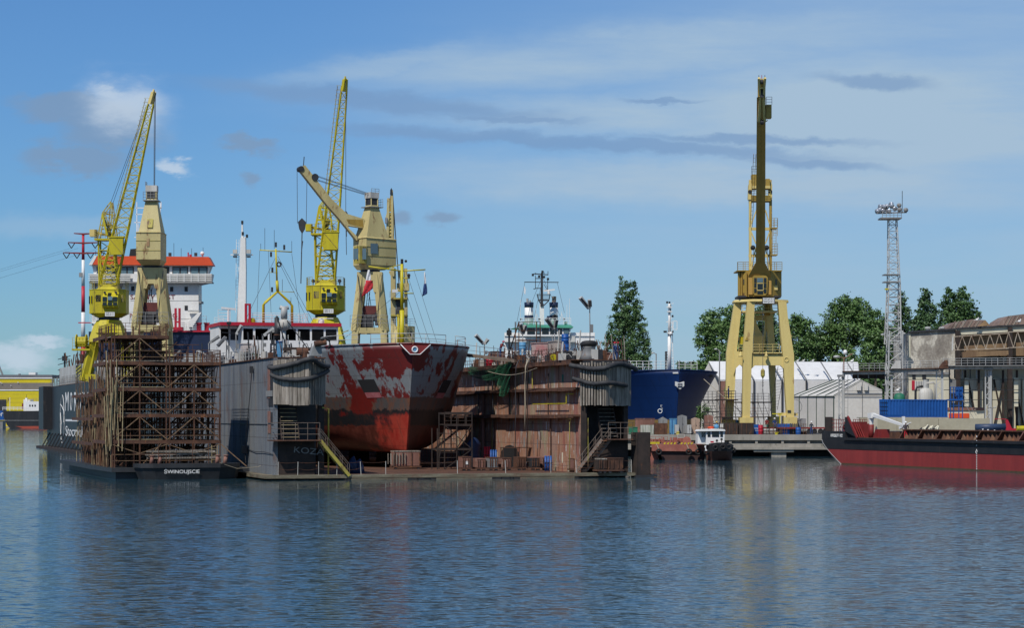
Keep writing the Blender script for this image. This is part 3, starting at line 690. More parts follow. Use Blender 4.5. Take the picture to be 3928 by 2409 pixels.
# the scaffold
sc_ = thing('scaffold_tower', 'large rusty scaffold of platforms, braces and many upright tubes on the work barge', 'scaffold', B(0, 0, .96), TH)
Z = lambda z: z-.96
LV = [3.2, 5.5, 7.8, 10.1]
fr0, fr1, frm = duv, None, None
def bu(px_, v):                                             # barge u for a photo column
    k = (px_-CX)/F; return (k*(BO.y+A.y*v)-BO.x-A.x*v)/(U.x-k*U.y)
uL, uM, uR = bu(428, 1.2), bu(642, 1.2), bu(846, 1.2); VF = 1.2
npole = 0
def pole(a, b, m=None, r=.035, name='pole'):
    global npole; npole += 1; return rod(sc_, name, a, b, r, m or R.choice((polem, polem, rust, rust, polel)))
for zi, z in enumerate(LV+[12.4]):
    xr = uR if z < 12 else uM+.1
    for vf in (VF, VF+4.2, VF+9.5):
        bar(sc_, 'ledger_beam', (uL-.05, vf, Z(z)), (xr, vf, Z(z)), .12, rust, .30)
    bar(sc_, 'ledger_beam', (uL-.5, VF, Z(z)-.02), (uL-.5, VF+9.5, Z(z)-.02), .12, rust, .30)
    bar(sc_, 'ledger_beam', (xr, VF, Z(z)-.02), (xr, VF+9.5, Z(z)-.02), .12, rust, .30)
    boxp(sc_, 'platform', (uL+.1, VF+.1, Z(z)+.0), (xr-.1, VF+9.4, Z(z)+.07), rust_d if zi % 2 else timber)
    for k in range(5):
        if R.random() < .8: x = uL+R.uniform(.2, 1); bar(sc_, 'board', (x, VF-.15+R.uniform(0, .8), Z(z)+.22+.0*k), (x+R.uniform(1.5, 4.2), VF-.1+R.uniform(0, .8), Z(z)+.22), .24, timber if R.random() < .5 else polel, .05)
tops = {uL: 13.5, uM: 13.5, uR: 11.3}
for x in (uL, uL+.25, (uL+uM)/2, uM-.1, uM+.2, (uM+uR)/2, uR-.05):
    top = 13.5 if x < uM+.0 else 11.3
    for vf in (VF, VF+4.2, VF+9.5): bar(sc_, 'post', (x, vf-.02, 0), (x, vf-.02, Z(top)), .10, rust)
for i, (za, zb) in enumerate(zip([1.0]+LV, LV+[12.4])):
    for (xa, xb) in ((uL, uM), (uM, uR)):
        if za > 10 and xa == uM: continue
        xm = (xa+xb)/2
        for vf in (VF-.05, VF+9.5):
            if i == 0 and vf < 5:
                bar(sc_, 'brace', (xa, vf, Z(zb)-.2), (xm, vf, Z(zb)-1.0), .07, polem); bar(sc_, 'brace', (xm, vf, Z(zb)-1.0), (xb, vf, Z(zb)-.2), .07, polem); continue
            bar(sc_, 'brace', (xa, vf, Z(za)+.2), (xm, vf, Z(zb)-.1), .08, polem); bar(sc_, 'brace', (xm, vf, Z(zb)-.1), (xb, vf, Z(za)+.2), .08, polem)
    for z in (za+.55, za+1.1): 
        if z < 12: rod(sc_, 'guard_rail', (uL, VF-.04, Z(z)), (uR if za < 10 else uM, VF-.04, Z(z)), .025, polem)
railing(sc_, [(uL, VF, Z(12.45)), (uM, VF, Z(12.45)), (uM, VF+9, Z(12.45))], 1.15, 3, .62, .025, rust)
railing(sc_, [(uL, VF+9, Z(12.45)), (uL, VF, Z(12.45))], 1.15, 3, .9, .025, rust)
railing(sc_, [(uM, VF, Z(10.15)), (uR, VF, Z(10.15)), (uR, VF+9, Z(10.15))], 1.15, 3, .62, .025, rust)
# leaning access ladder and outer tubes
ladder(sc_, (uR-.55, VF-.1, 0), (uR-.55, VF-.1, Z(2.9)), .5, polel, step=.3); ladder(sc_, (uR-.35, VF-.1, Z(3.4)), (uR-.35, VF-.1, Z(5.4)), .4, rust, step=.28)
bar(sc_, 'raking_strut', (uR, VF, Z(3)), (uR+2.2, VF-.8, .05), .08, polem); bar(sc_, 'raking_strut', (uL+2.4, VF-1, .1), (uL+4.4, VF, Z(3.1)), .08, polem)
for i in range(16): x = uL-.3+R.uniform(-.2, 1.2); vv_ = VF-.25+R.uniform(-.1, .3); z0 = R.uniform(0, 6.5); pole((x, vv_, z0), (x+R.uniform(-.35, .35), vv_+R.uniform(-.2, .2), z0+R.uniform(3, 6)), polel, .045)
# crowded uprights along the left return and through the inside
while npole < 62:
    v = R.uniform(VF, VF+14); x = uL-.1+R.uniform(-.35, .35)
    z0 = R.choice((0, 0, 2.2, 4.4)); z1 = min(Z(13.2) if v < 10 else Z(9.6), z0+R.uniform(2.5, 6.5))
    pole((x, v, z0), (x+R.uniform(-.18, .18), v+R.uniform(-.5, .5), z1))
while npole < 170:
    x = uL+R.uniform(.1, uR-uL-.2); v = VF+R.choice((1.4, 2.8, 4.2, 6.0, 7.5, 9.3))+R.uniform(-.3, .3); k = R.choice(range(5))
    z0 = [0.05, 2.3, 4.6, 6.9, 9.2][k]; top = 2.1 if (k < 4 or x < uM) else 1.0
    pole((x, v, z0), (x+R.uniform(-.05, .05), v, z0+top))
# lower rear part running aft
for k, z in enumerate((2.9, 5.2, 7.4)):
    bar(sc_, 'ledger_beam', (uL-.4, 11.5, Z(z)), (uL-.4, 30, Z(z)), .12, rust, .28); bar(sc_, 'ledger_beam', (uL+.1, 11.5, Z(z)), (uL+4, 11.5, Z(z)), .12, rust, .28)
    boxp(sc_, 'platform', (uL+.2, 11.6, Z(z)), (uL+4, 30, Z(z)+.07), rust_d)
while npole < 215:
    v = R.uniform(11.5, 30); x = uL+.05+R.choice((0, 0, 1.5, 3))+R.uniform(-.15, .15); z0 = R.choice((0, 0, 2.0, 4.3)); z1 = min(Z(9.3), z0+R.uniform(2.5, 6))
    pole((x, v, z0), (x+R.uniform(-.12, .12), v+R.uniform(-.4, .4), z1))
g = G()
for i in range(3800):
    v = R.uniform(VF+.6, 27); lo_ = uL+.1; x = R.uniform(lo_, uR-.2 if v < 11 else uL+4); k = R.randrange(5 if x < uM and v < 11 else 4 if v < 11 else 3); z0 = [0.05, 2.3, 4.6, 6.9, 9.2][k]
    t = R.random()
    if t < .45: g.cyl((x, v, z0), (x+R.uniform(-.08, .08), v, z0+2.15), .032, 4)
    elif t < .8: x2 = min(x+R.uniform(1, 3.5), uR-.1 if v < 11 else uL+4); zz = z0+R.choice((.55, 1.05, 1.6))+R.uniform(-.05, .05); g.cyl((x, v, zz), (x2, v, zz), .028, 4)
    elif t < .9: g.beam((x, v, z0+.1), (min(x+2, uR-.1), v, z0+2.0), .06)
    else: g.cyl((x, v, z0+1), (x, v+2.5, z0+1), .03, 4)
g.obj('inner_tubes', rust, sc_, kind='stuff')
g = G()
for i in range(70):
    v = R.uniform(VF, 29); k = R.randrange(4 if v < 11 else 3); x = (uL-.15 if v < 11 else uL+.05)+R.uniform(-.2, .2); z0 = R.uniform(0, 7); g.cyl((x, v, z0), (x+R.uniform(-.2, .2), v+R.uniform(-.5, .5), min(z0+R.uniform(1.5, 4), Z(12.8) if v < 10 else Z(9.2))), .03, 4)
g.obj('outer_tubes', polem, sc_, kind='stuff')
# ------------------------------------------------------------------ ships
def hull(parent, name, m, Bm, L, zk, zd, rake, Lt, Lb, p=2.1, Rb=1.6, flare=.0, sheer=.8, ns=34, nz=22, zpow=.8, fo=1e9, zmain=0):
    """a ship's hull, bow towards -y at the origin; returns the surface function f(side, a, z)"""
    def f(sd, a, z):
        if a > fo and z > zmain: z = z+(zmain-z)*min(1, (a-fo)/1.5)
        t = min(max((z-zk)/(zd-zk), 0), 1); st = rake*(1-t)**1.2; Le = Lb+(Lt-Lb)*t**zpow
        s = min(max((a-st)/Le, 0), 1); b = Bm*(1-(1-s)**p)
        r = min(max((z-zk)/Rb, 0), 1); b -= Rb*(1-math.sqrt(max(0, 1-(1-r)**2)))*min(1, s*2)
        b += flare*t*t*s*(1-s)
        b = max(b, .06)
        return V((sd*b, a, z+sheer*t*max(0, 1-a/30)**2))
    g = G(); rows = []
    for i in range(nz+1):
        z = zk+(zd-zk)*(i/nz)**1.15; t = (z-zk)/(zd-zk); st = rake*(1-t)**1.2; Le = Lb+(Lt-Lb)*t**zpow
        aa = [st+Le*(k/ns)**1.7 for k in range(ns)]+[st+Le+(L-st-Le)*k/8 for k in range(9)]
        rows.append(([f(-1, a, z) for a in aa], [f(1, a, z) for a in aa]))
    n = len(rows[0][0]); idx = {}
    for i, (l, r_) in enumerate(rows):
        for sd, row in ((0, l), (1, r_)):
            for j, v in enumerate(row): idx[(i, sd, j)] = len(g.v); g.v.append(tuple(v))
    def q4(a, b, c, d): g.f.append((a, b, c, d)); g.mi.append(0)
    for i in range(nz):
        for j in range(n-1):
            q4(idx[i, 0, j], idx[i+1, 0, j], idx[i+1, 0, j+1], idx[i, 0, j+1]); q4(idx[i, 1, j], idx[i, 1, j+1], idx[i+1, 1, j+1], idx[i+1, 1, j])
        q4(idx[i, 0, 0], idx[i, 1, 0], idx[i+1, 1, 0], idx[i+1, 0, 0]); q4(idx[i, 0, n-1], idx[i+1, 0, n-1], idx[i+1, 1, n-1], idx[i, 1, n-1])
    for j in range(n-1):
        q4(idx[0, 0, j], idx[0, 0, j+1], idx[0, 1, j+1], idx[0, 1, j]); q4(idx[nz, 0, j], idx[nz, 1, j], idx[nz, 1, j+1], idx[nz, 0, j+1])
    o = g.obj(name, m, parent, True)
    rail = G()
    for sd in (-1, 1): rail.tube([f(sd, a, zd)+V((0, 0, .03)) for a in [Lt*(k/16)**1.7 for k in range(17)]+[Lt+(L-Lt)*k/4 for k in range(1, 5)]], .09, 5)
    rail.obj('bulwark_cap', m, parent, True)
    return f
def patch(parent, name, f, sd, a0, a1, z0, z1, m, off=.05, n=6, shape=None):
    g = G(); vs = []
    for i in range(n+1):
        for j in range(n+1):
            a = a0+(a1-a0)*i/n; z = z0+(z1-z0)*j/n; c = f(sd, a, z); da = f(sd, a+.1, z)-c; dz = f(sd, a, z+.1)-c
            nn = da.cross(dz).normalized(); nn = nn if nn.x*sd > 0 else -nn
            vs.append(c+nn*off)
    fs = []
    for i in range(n):
        for j in range(n):
            if shape and not shape((i+.5)/n, (j+.5)/n): continue
            fs.append((i*(n+1)+j, (i+1)*(n+1)+j, (i+1)*(n+1)+j+1, i*(n+1)+j+1))
    g.add(vs, fs); return g.obj(name, m, parent, True)

def redhull():
    m = bpy.data.materials.new('patchy_red_hull_paint'); m.use_nodes = True
    t = NT(m.node_tree); bs = t.n['Principled BSDF']
    oc = t.new('ShaderNodeTexCoord').outputs['Object']; sp_ = t.new('ShaderNodeSeparateXYZ'); t.l.new(oc, sp_.inputs[0])
    x, y, z = sp_.outputs
    vm = t.new('ShaderNodeMapping'); t.l.new(oc, vm.inputs['Vector']); vm.inputs['Rotation'].default_value = (.5, .45, 0); vm.inputs['Scale'].default_value = (1.0, 1.0, .55); vv = vm.outputs[0]; n1 = t.noise(vv, .62, 6, .66, .15); n2 = t.noise(t.scale(oc, (1, 1, .3)), 1.4, 6, .7); n3 = t.noise(oc, 3.5, 5, .7)
    grey = t.mix(n3, (.145, .16, .17), (.21, .225, .23)); dred = t.mix(n3, (.095, .011, .010), (.145, .017, .015))
    # more red near the stem and low on the flare
    k = t.m('ADD', n1, t.m('MULTIPLY', t.m('MULTIPLY', t.rng(t.m('ABSOLUTE', t.m('ADD', x, .5)), 5.0, .5), t.rng(z, 9.0, 10.6)), .16))
    up = t.mix(t.rng(k, .515, .56), grey, dred)
    orr = t.mix(t.rng(n2, .4, .65), (.075, .068, .065), (.14, .062, .038))
    blk = t.mix(t.rng(n2, .5, .75), (.014, .015, .017), (.05, .025, .02))
    lowc = t.mix(t.rng(n2, .35, .7), (.080, .018, .012), (.16, .045, .030))
    lowc = t.mix(t.rng(z, 2.1, 3.3, .75, 0), lowc, (.030, .012, .010))  # shadow at the ship's bottom put into the colour, darker towards the keel
    zz = t.m('ADD', z, t.m('ADD', t.m('MULTIPLY', t.m('SUBTRACT', n3, .5), .5), t.m('MULTIPLY', t.m('SUBTRACT', n2, .5), 1.3)))
    c = t.mix(t.rng(zz, 4.45, 4.65), lowc, blk); c = t.mix(t.rng(zz, 6.0, 6.15), c, orr)
    zz2 = t.m('ADD', z, t.m('MULTIPLY', t.m('SUBTRACT', n1, .5), 1.0))
    c = t.mix(t.rng(zz2, 7.25, 7.35), c, up)
    fresh = t.mix(t.rng(n2, .35, .6), (.30, .018, .012), (.36, .045, .028))
    st = t.m('MULTIPLY', t.rng(t.m('ADD', x, t.m('ADD', t.m('MULTIPLY', t.m('SUBTRACT', n2, .5), 2.2), t.m('MULTIPLY', t.m('SUBTRACT', n1, .5), 5.0))), -2.6, -1.4), t.rng(t.m('ADD', z, t.m('MULTIPLY', t.m('SUBTRACT', n2, .5), 1.5)), 5.9, 5.5))
    st = t.m('MULTIPLY', st, t.rng(x, .35, .10)); c = t.mix(t.m('MULTIPLY', st, .85), c, fresh)
    wrp = t.m('MULTIPLY', t.m('SUBTRACT', n1, .5), 5.0)
    st2 = t.m('MULTIPLY', t.rng(t.m('ABSOLUTE', t.m('ADD', t.m('ADD', x, wrp), 3.7)), 1.4, 1.0), t.rng(t.m('ABSOLUTE', t.m('SUBTRACT', t.m('ADD', z, t.m('MULTIPLY', wrp, .4)), 7.0)), 1.5, 1.1)); c = t.mix(st2, c, t.mix(n2, (.10, .010, .008), (.17, .015, .011)))
    sm = t.seams(y, z, 3.4, 1.7); c = t.mix(t.m('MULTIPLY', sm, .30), c, (.03, .02, .02)); drip = t.noise(t.scale(oc, (2.2, 2.2, .12)), 1.1, 5, .7); c = t.mix(t.rng(drip, .54, .70, 0, .45), c, (.075, .030, .018))
    t.put(bs.inputs['Base Color'], c); bs.inputs['Roughness'].default_value = .42
    b = t.new('ShaderNodeBump'); b.inputs['Strength'].default_value = .25; b.inputs['Distance'].default_value = .06
    t.put(b.inputs['Height'], t.m('SUBTRACT', t.noise(oc, .9, 3), t.m('MULTIPLY', sm, .3))); t.l.new(b.outputs[0], bs.inputs['Normal'])
    return m
SO = D(17.05, 18.5); rs = thing('cargo_ship', 'red ship with grey paint patches standing bow-on in the floating dock', 'ship', SO, TH)
f1 = hull(rs, 'ship_hull', redhull(), 7.35, 92, 2.0, 11.9, 2.6, 8.5, 18, 2.1, 2.7, 2.3, .5, fo=9.8, zmain=7.4)
def fnorm(f, sd, a, z):
    c = f(sd, a, z); n = (f(sd, a+.1, z)-c).cross(f(sd, a, z+.1)-c).normalized(); return n if n.x*sd > 0 else -n
for a0, z0, sd in ((3.0, 7.55, -1), (4.0, 7.55, 1)):
    patch(rs, 'anchor_recess', f1, sd, a0, a0+1.3, z0, z0+1.2, black, .03); patch(rs, 'recess_run', f1, sd, a0+.05, a0+1.25, z0-.5, z0, mat('rosy_primer', (.30, .085, .09), (.36, .13, .14), .5, sc=2), .035, 3)
nv_ = fnorm(f1, -1, 9.6, 7.1); c = f1(-1, 9.6, 7.1)+nv_*.07; g = G(); g.torus(c, .30, .045, nv_, 18, 5); e1_, e2_, _ = frame(nv_)
for k in range(3): a_ = k*math.pi/3+.3; o_ = e1_*math.cos(a_)*.28+e2_*math.sin(a_)*.28; g.beam(c+o_, c-o_, .06)
g.obj('thruster_mark', whiteflat, rs)
g = G(); g.prism([(-1.3, -.25, 12.25), (1.6, -.25, 12.25), (.55, -.32, 11.35), (-.35, -.32, 11.35)], (0, .6, 0)); g.obj('stem_plate', darkred, rs)
g = G(); g.torus((.1, -.34, 11.82), .26, .07, (0, 1, 0), 18, 6); g.tube([(-1.3, -.3, 12.3), (-.4, -.36, 11.35), (.6, -.36, 11.35), (1.65, -.3, 12.3)], .05, 5); g.obj('fairlead_ring', whiteflat, rs, True)
g = G(); g.cyl((.1, -.34, 11.82), (.1, -.30, 11.82), .22, 14); g.obj('fairlead_opening', lblue, rs)
# forecastle rails
def rail_run(pl, m=lightsteel):
    g = G(); top = [V(p)+V((0, 0, .95)) for p in pl]
    g.tube([V(pl[0])+V((0, 0, .05)), top[0]-V((0, 0, .15))]+top+[top[-1]-V((0, 0, .15)), V(pl[-1])+V((0, 0, .05))], .035, 6)
    g.tube([V(p)+V((0, 0, .5)) for p in pl], .025, 5)
    for p in pl[1:-1]: g.cyl(p, V(p)+V((0, 0, .95)), .03, 5)
    g.obj('bow_rail', m, rs, True)
tp = lambda sd, a: f1(sd, min(a, 9.7), 11.9)+V((-sd*.25, 0, .05))
rail_run([tp(-1, a) for a in (8.5, 6.5, 4.6, 3.0)]); rail_run([tp(-1, 2.2), tp(-1, .9), V((0, .4, 12.45)), tp(1, .9), tp(1, 2.4)]); rail_run([tp(1, a) for a in (3.4, 5.2, 7.2, 9.5)]); rail_run([tp(1, a) for a in (10.2, 11.5, 12.8)], greysteel)
# yellow foremast with yard and cowls
g = G(); FX, FY = 1.2, 9.0
g.cyl((FX, FY, 12), (FX, FY, 16), .24, 10); g.cyl((FX, FY, 16), (FX, FY, 20.6), .17, 8); g.beam((FX-3.4, FY, 20.3), (FX, FY, 19.9), .12); g.beam((FX, FY, 19.9), (FX+2.4, FY, 20.1), .12)
g.cyl((FX-.38, FY, 12), (FX-.38, FY, 15.6), .09, 6); g.beam((FX-1.6, FY, 20.1), (FX, FY, 20.6), .08); g.beam((FX, FY, 19.2), (FX+.8, FY, 19.2), .1); g.beam((FX, FY, 17.7), (FX+1.2, FY, 17.7), .1)
g.obj('foremast', yellow, rs, True)
g = G(); g.cyl((FX, FY, 20.6), (FX, FY, 21.1), .14, 8); g.ball((FX+.7, FY, 19.5), .17); g.cyl((FX+.7, FY, 19.2), (FX+.7, FY, 19.5), .12, 6); g.ball((FX+.4, FY, 20.9), .14); g.obj('mast_lamps', black, rs)
boxp(rs, 'floodlight', (FX-1.0, FY-.3, 17.75), (FX-.5, FY, 18.05), white); rod(rs, 'lamp_arm', (FX, FY, 17.9), (FX-.8, FY, 17.9), .04, yellow)
for xx, yy, zz, x2, y2, z2 in ((1.6, 9, 20, 3.4, 6, 12.3), (2.4, 9, 20.1, 4.4, 7, 12.3), (FX, 9, 19, 4.4, 12, 12), (FX, 9, 18, -4, 20, 12)): rod(rs, 'stay_wire', (xx, yy, zz), (x2, y2, z2), .018, wirem)
def flagmesh(parent, name, pts, m, depth=.25):
    g = G(); n = 10; vs = []; (tl, tr, br, bl) = [V(p) for p in pts]
    for i in range(n+1):
        for j in range(5):
            a = tl.lerp(bl, i/n); b = tr.lerp(br, i/n); p = a.lerp(b, j/4); vs.append(p+V((0, math.sin(j*1.9+i*.6)*depth, 0)))
    g.add(vs, [(i*5+j, i*5+j+1, (i+1)*5+j+1, (i+1)*5+j) for i in range(n) for j in range(4)]); o = g.obj(name, m, parent, True)
    md = o.modifiers.new('Solidify', 'SOLIDIFY'); md.thickness = .012
    return o
fl_ = thing('national_flag', 'white and red flag hanging limply below the left end of the yellow yard', 'flag', SO+U*-2.2+A*9, TH)
flagmesh(fl_, 'white_half', [(-.05, 0, 20.0), (.15, 0, 19.9), (.25, 0, 18.7), (-.45, 0, 18.3)], whitecl, .08)
flagmesh(fl_, 'red_half', [(-.3, -.1, 18.9), (.42, -.1, 18.9), (.40, -.1, 18.1), (-.75, -.1, 17.2)], redcl, .08)
fl2 = thing('pennant', 'furled blue and white flag hanging at the right end of the yellow yard', 'flag', SO+U*3.5+A*9, TH)
flagmesh(fl2, 'white_half', [(0, 0, 19.9), (.10, 0, 19.8), (.2, 0, 18.6), (-.05, 0, 18.5)], whitecl, .06); flagmesh(fl2, 'blue_half', [(-.05, -.06, 18.7), (.22, -.06, 18.7), (.30, -.06, 17.7), (-.25, -.06, 17.4)], bluecl, .06)
# wheelhouse aft
def windows(parent, xs, y, z0, z1, m=glass, fm=None, d=.06, ndir=-1):
    for a, b in xs:
        o = boxp(parent, 'window', (a-.06, y-.012, z0-.06), (b+.06, y+.04, z1+.06), fm or darksteel)
        p = boxp(parent, 'pane', (a, y-.03, z0), (b, y-.013, z1), m); 
        w_ = o; loc = p.matrix_local.copy(); p.parent = o; p.matrix_local = o.matrix_local.inverted() @ loc
WY = 59; ww = 26.9/F*0+1/31.4
wx_ = lambda px_: ((px_-1146)*ww)/.956+1.05
g = G(); g.box((wx_(938), WY, 8.6), (wx_(1292), WY+8, 16.35)); g.box((wx_(862), WY+1.5, 8.6), (wx_(938), WY+8, 16.35)); g.box((-5.6, WY+3, 7), (6.2, WY+18, 13.8)); g.obj('wheelhouse', white, rs)
g = G(); g.box((wx_(858), WY-.35, 16.35), (wx_(1302), WY+8.4, 16.75)); g.obj('red_roof_edge', redp, rs)
windows(rs, [(wx_(a), wx_(b)) for a, b in ((944, 976), (988, 1030), (1040, 1076), (1095, 1133), (1144, 1185), (1196, 1236), (1247, 1284))], WY, 14.7, 15.95)
windows(rs, [(wx_(870), wx_(895)), (wx_(905), wx_(930))], WY+1.5, 14.7, 15.95)
text(rs, 'lettering', 'D', navy, (wx_(1040), WY-.02, 12.9), (1, 0, 0), (0, 0, 1), 1.35, 1.1, .03)
railing(rs, [(wx_(978), WY+.2, 16.75), (wx_(1180), WY+.2, 16.75)], 1.15, 3, 1.2, .03, white); railing(rs, [(wx_(978), WY+5, 16.75), (wx_(1180), WY+5, 16.75), (wx_(1180), WY+.2, 16.75)], 1.15, 2, 1.6, .03, white)
railing(rs, [(wx_(856), WY+1, 16.75), (wx_(900), WY+1, 16.75)], 1.5, 3, 1.2, .03, white)
wx0 = wx_; wx_ = lambda px_: wx0(px_+23)
g = G(); mx = wx_(1063); l, r_ = wx_(1010), wx_(1116); MY = WY+3
g.tube([(l, MY, 16.7), (l, MY, 19.0), (l+.25, MY, 19.35), (mx, MY, 20.7), (r_-.25, MY, 19.35), (r_, MY, 19.0), (r_, MY, 16.7)], .17, 8)
g.cyl((mx, MY, 20.6), (mx-.1, MY, 22), .19, 8); g.cyl((mx-.1, MY, 22), (mx-.25, MY, 25.9), .11, 8); g.beam((wx_(996), MY, 25.7), (wx_(1116), MY, 25.55), .12)
g.beam((mx, MY, 20.7), (wx_(1125), MY, 20.65), .07); g.beam((mx-1, MY, 23), (mx, MY, 23), .06); g.obj('signal_mast', yellow, rs, True)
g = G()
for px_, z0, z1 in ((1015, 25.6, 28.4), (1050, 25.9, 28.2), (1115, 25.5, 26.9), (1000, 25.6, 26.5), (1112, 18.4, 20), (1080, 20.6, 22.2)): g.cyl((wx_(px_), MY, z0), (wx_(px_), MY, z1), .025, 4)
for px_, z in ((1056, 26.4), (1087, 26.1), (1038, 25.2), (1043, 23.3), (1042, 20.9)): g.cyl((wx_(px_), MY, z-.3), (wx_(px_), MY, z+.3), .13, 6)
g.torus((wx_(1067), MY-.1, 24.0), .25, .1, (0, 1, 0), 10, 5); g.obj('aerials_and_lamps', darksteel, rs, kind='stuff')
for a, b in (((mx-.2, 25), (wx_(940), 16.9)), ((mx, 25), (wx_(1195), 17)), ((mx, 24.6), (wx_(1180), 16.9)), ((wx_(996), 25.6), (wx_(985), 16.8)), ((wx_(1028), 25.6), (wx_(1040), 16.8)), ((wx_(1115), 25.4), (wx_(1150), 16.8))): rod(rs, 'stay_wire', (a[0], MY, a[1]), (b[0], MY, b[1]), .022, wirem)
wx_ = wx0
g = G(); g.beam((wx_(868), WY+1, 18.5), (wx_(920), WY+1, 18.35), .22); g.cyl((wx_(893), WY+1, 16.7), (wx_(893), WY+1, 18.4), .12, 6); g.obj('radar_scanner', white, rs)
g = G(); g.cyl((wx_(952), WY, 16.75), (wx_(952), WY, 19), .16, 6); g.cyl((wx_(966), WY, 16.75), (wx_(966), WY, 19), .16, 6); g.beam((wx_(952), WY, 18.9), (wx_(966), WY, 18.9), .2); g.obj('red_ventilator', redp, rs)
g = G(); g.lathe([(.5, 0), (.5, .4), (.2, .55)], (wx_(975), WY+.5, 16.75), 10); g.obj('yellow_dome', yellow, rs); g = G(); g.lathe([(.35, 0), (.38, .35), (.15, .6)], (wx_(1232), WY+.5, 16.75), 10); g.beam((wx_(1195), WY+.2, 17.35), (wx_(1275), WY+.2, 17.35), .1); g.obj('roof_dome', white, rs)
# keel block under the bow and cradle trolleys on the dock floor
def trolley(px_, v, wpx, h, lab, m):
    u = duv(px_, v=v)
    t_ = thing('keel_block', lab, 'keel block', D(u, v, DZ), TH, 'rusty keel blocks along the dock floor'); w_ = wpx/43
    for zz in (.32,): g = G(); g.box((-w_/2, 0, zz), (w_/2, 1.3, h)); g.obj('block_body', m, t_)
    boxp(t_, 'cap_plank', (-w_/2, -.04, h), (w_/2, 1.34, h+.1), R.choice((timber, rust, pinkrust)))
    for x in (-w_/2+.1, -w_/6, w_/6, w_/2-.1): bar(t_, 'rib', (x, -.05, .4), (x, -.05, h-.05), .07, rust)
    boxp(t_, 'chassis', (-w_/2-.08, -.06, .16), (w_/2+.08, 1.4, .30), rust)
    for x in (-w_/2+.2, w_/2-.2): g = G(); g.cyl((x, -.02, .16), (x, .15, .16), .16, 10); g.obj('wheel', darksteel, t_)
    return t_
LAB = ['rusty keel block with a white mark, first in the row right of the bow', 'rusty keel block, second in the row right of the bow', 'pale faced keel block, third in the row right of the bow', 'reddish keel block, fourth in the row, near the round shadow', 'keel block with a pale patch, fifth in the row by the yellow post', 'dark green grey keel block, sixth in the row', 'narrow rusty keel block, seventh in the row', 'dark keel block, eighth in the row before the wide red one']
for i, (px_, m) in enumerate(zip((1790, 1847, 1894, 1944, 2002, 2055, 2097, 2150), (pinkrust, pinkrust, greysteel, pinkrust, rust, darksteel, pinkrust, rust_d))): trolley(px_, 9.5+R.uniform(-.5, .5), R.uniform(34, 39), 1.16+R.uniform(-.12, .12), LAB[i], m)
boxp(bpy.data.objects['keel_block'], 'painted_mark', (-.15, -.06, .6), (.2, -.0, .9), whiteflat)
trolley(2232, 2.2, 72, 1.15, 'wide red keel block with a pale panel, beside the right stairs', pinkrust); trolley(2362, -1.4, 62, 1.25, 'wide rusty keel block below the right landing', rust); trolley(2312, -1.35, 34, 1.2, 'narrow rusty keel block just left of the wide one below the right landing', rust_d)
kb = trolley(1562, 18, 112, 1.65, 'big red keel block directly under the ship stem', pinkrust); 
for i in range(7): bar(kb, 'side_bolt', (-1.9+i*.28, -.12, .5), (-1.9+i*.28, -.12, 1.5), .08, timber)
for i, (u, v) in enumerate(((17.6, 30), (18.2, 45), (18.0, 60), (12.5, 40), (23.0, 45))):
    t_ = thing('keel_block', 'dark keel block %s under the ship bottom' % ('far back', 'second from front', 'third from front', 'left bilge', 'right bilge')[i], 'keel block', D(u, v, DZ), TH, 'rusty keel blocks along the dock floor'); boxp(t_, 'block_body', (-.9, 0, 0), (.9, 2, 1.72), rust_d); boxp(t_, 'cap_plank', (-.95, -.05, 1.72), (.95, 2.05, 1.8), timber)
# access tower in the dock right of the bow
at = thing('access_tower', 'dark steel scaffold stair tower beside the right flank of the red ship', 'scaffold', D(duv(1752, v=16), 16, DZ), TH); 
for x in (-1.9, -1.2, 0, 1.5):
    for y in (0, 2.0): bar(at, 'post', (x, y, 0), (x, y, 5.4 if x > -1.5 else 3.9), .09, rust_d)
for z in (1.9, 4.2, 5.3): 
    for y in (0, 2.0): bar(at, 'ledger_beam', (-1.9 if z < 4 else -1.2, y, z), (1.5, y, z), .09, rust_d, .2)
for z in (1.9, 4.2): boxp(at, 'platform', (-1.2, .05, z), (1.45, 1.95, z+.06), rust_d)
for a, b in (((-1.2, 0, 4.2), (1.5, 0, 1.9)), ((-1.2, 0, 0), (1.5, 0, 1.9)), ((-1.9, 0, .2), (-1.2, 0, 3.8)), ((0, 0, 2), (1.4, 0, 4.1))): bar(at, 'brace', a, b, .07, rust_d)
for z in (.6, 1.1, 1.6, 2.4, 2.9, 3.4): rod(at, 'guard_rail', (-1.9, 0, z), (-.1, 0, z), .03, rust_d)
railing(at, [(-1.2, 0, 4.2), (1.5, 0, 4.2)], 1.2, 2, .7, .03, rust_d)
tarp = thing('tarpaulin', 'crumpled blue tarpaulin hanging behind the dark stair tower', 'tarpaulin', D(duv(1818, v=18), 18, DZ), TH)
g = G(); g.lathe([(.9, 0), (.7, .8), (.5, 1.6), (.75, 2.3), (.4, 2.8), (.1, 3.0)], (0, 0, 0), 9, .5); g.obj('tarpaulin_cloth', navy, tarp, True)
tp2 = thing('tarpaulin', 'blue tarpaulin heap at the foot of the yellow stairs left of the bow', 'tarpaulin', D(7.6, 3.0, DZ), TH)
g = G()
for i in range(7): x, y, h = R.uniform(-.8, .9), R.uniform(-.3, .3), R.uniform(.5, 1.7); g.prism([(x-.5, y, 0), (x+.5, y+.1, 0), (x+.35, y, h*.6), (x+.1, y, h), (x-.25, y+.1, h*.8)], (R.uniform(-.2, .2), .4, -.1))
g.obj('tarpaulin_cloth', navy, tp2, True)
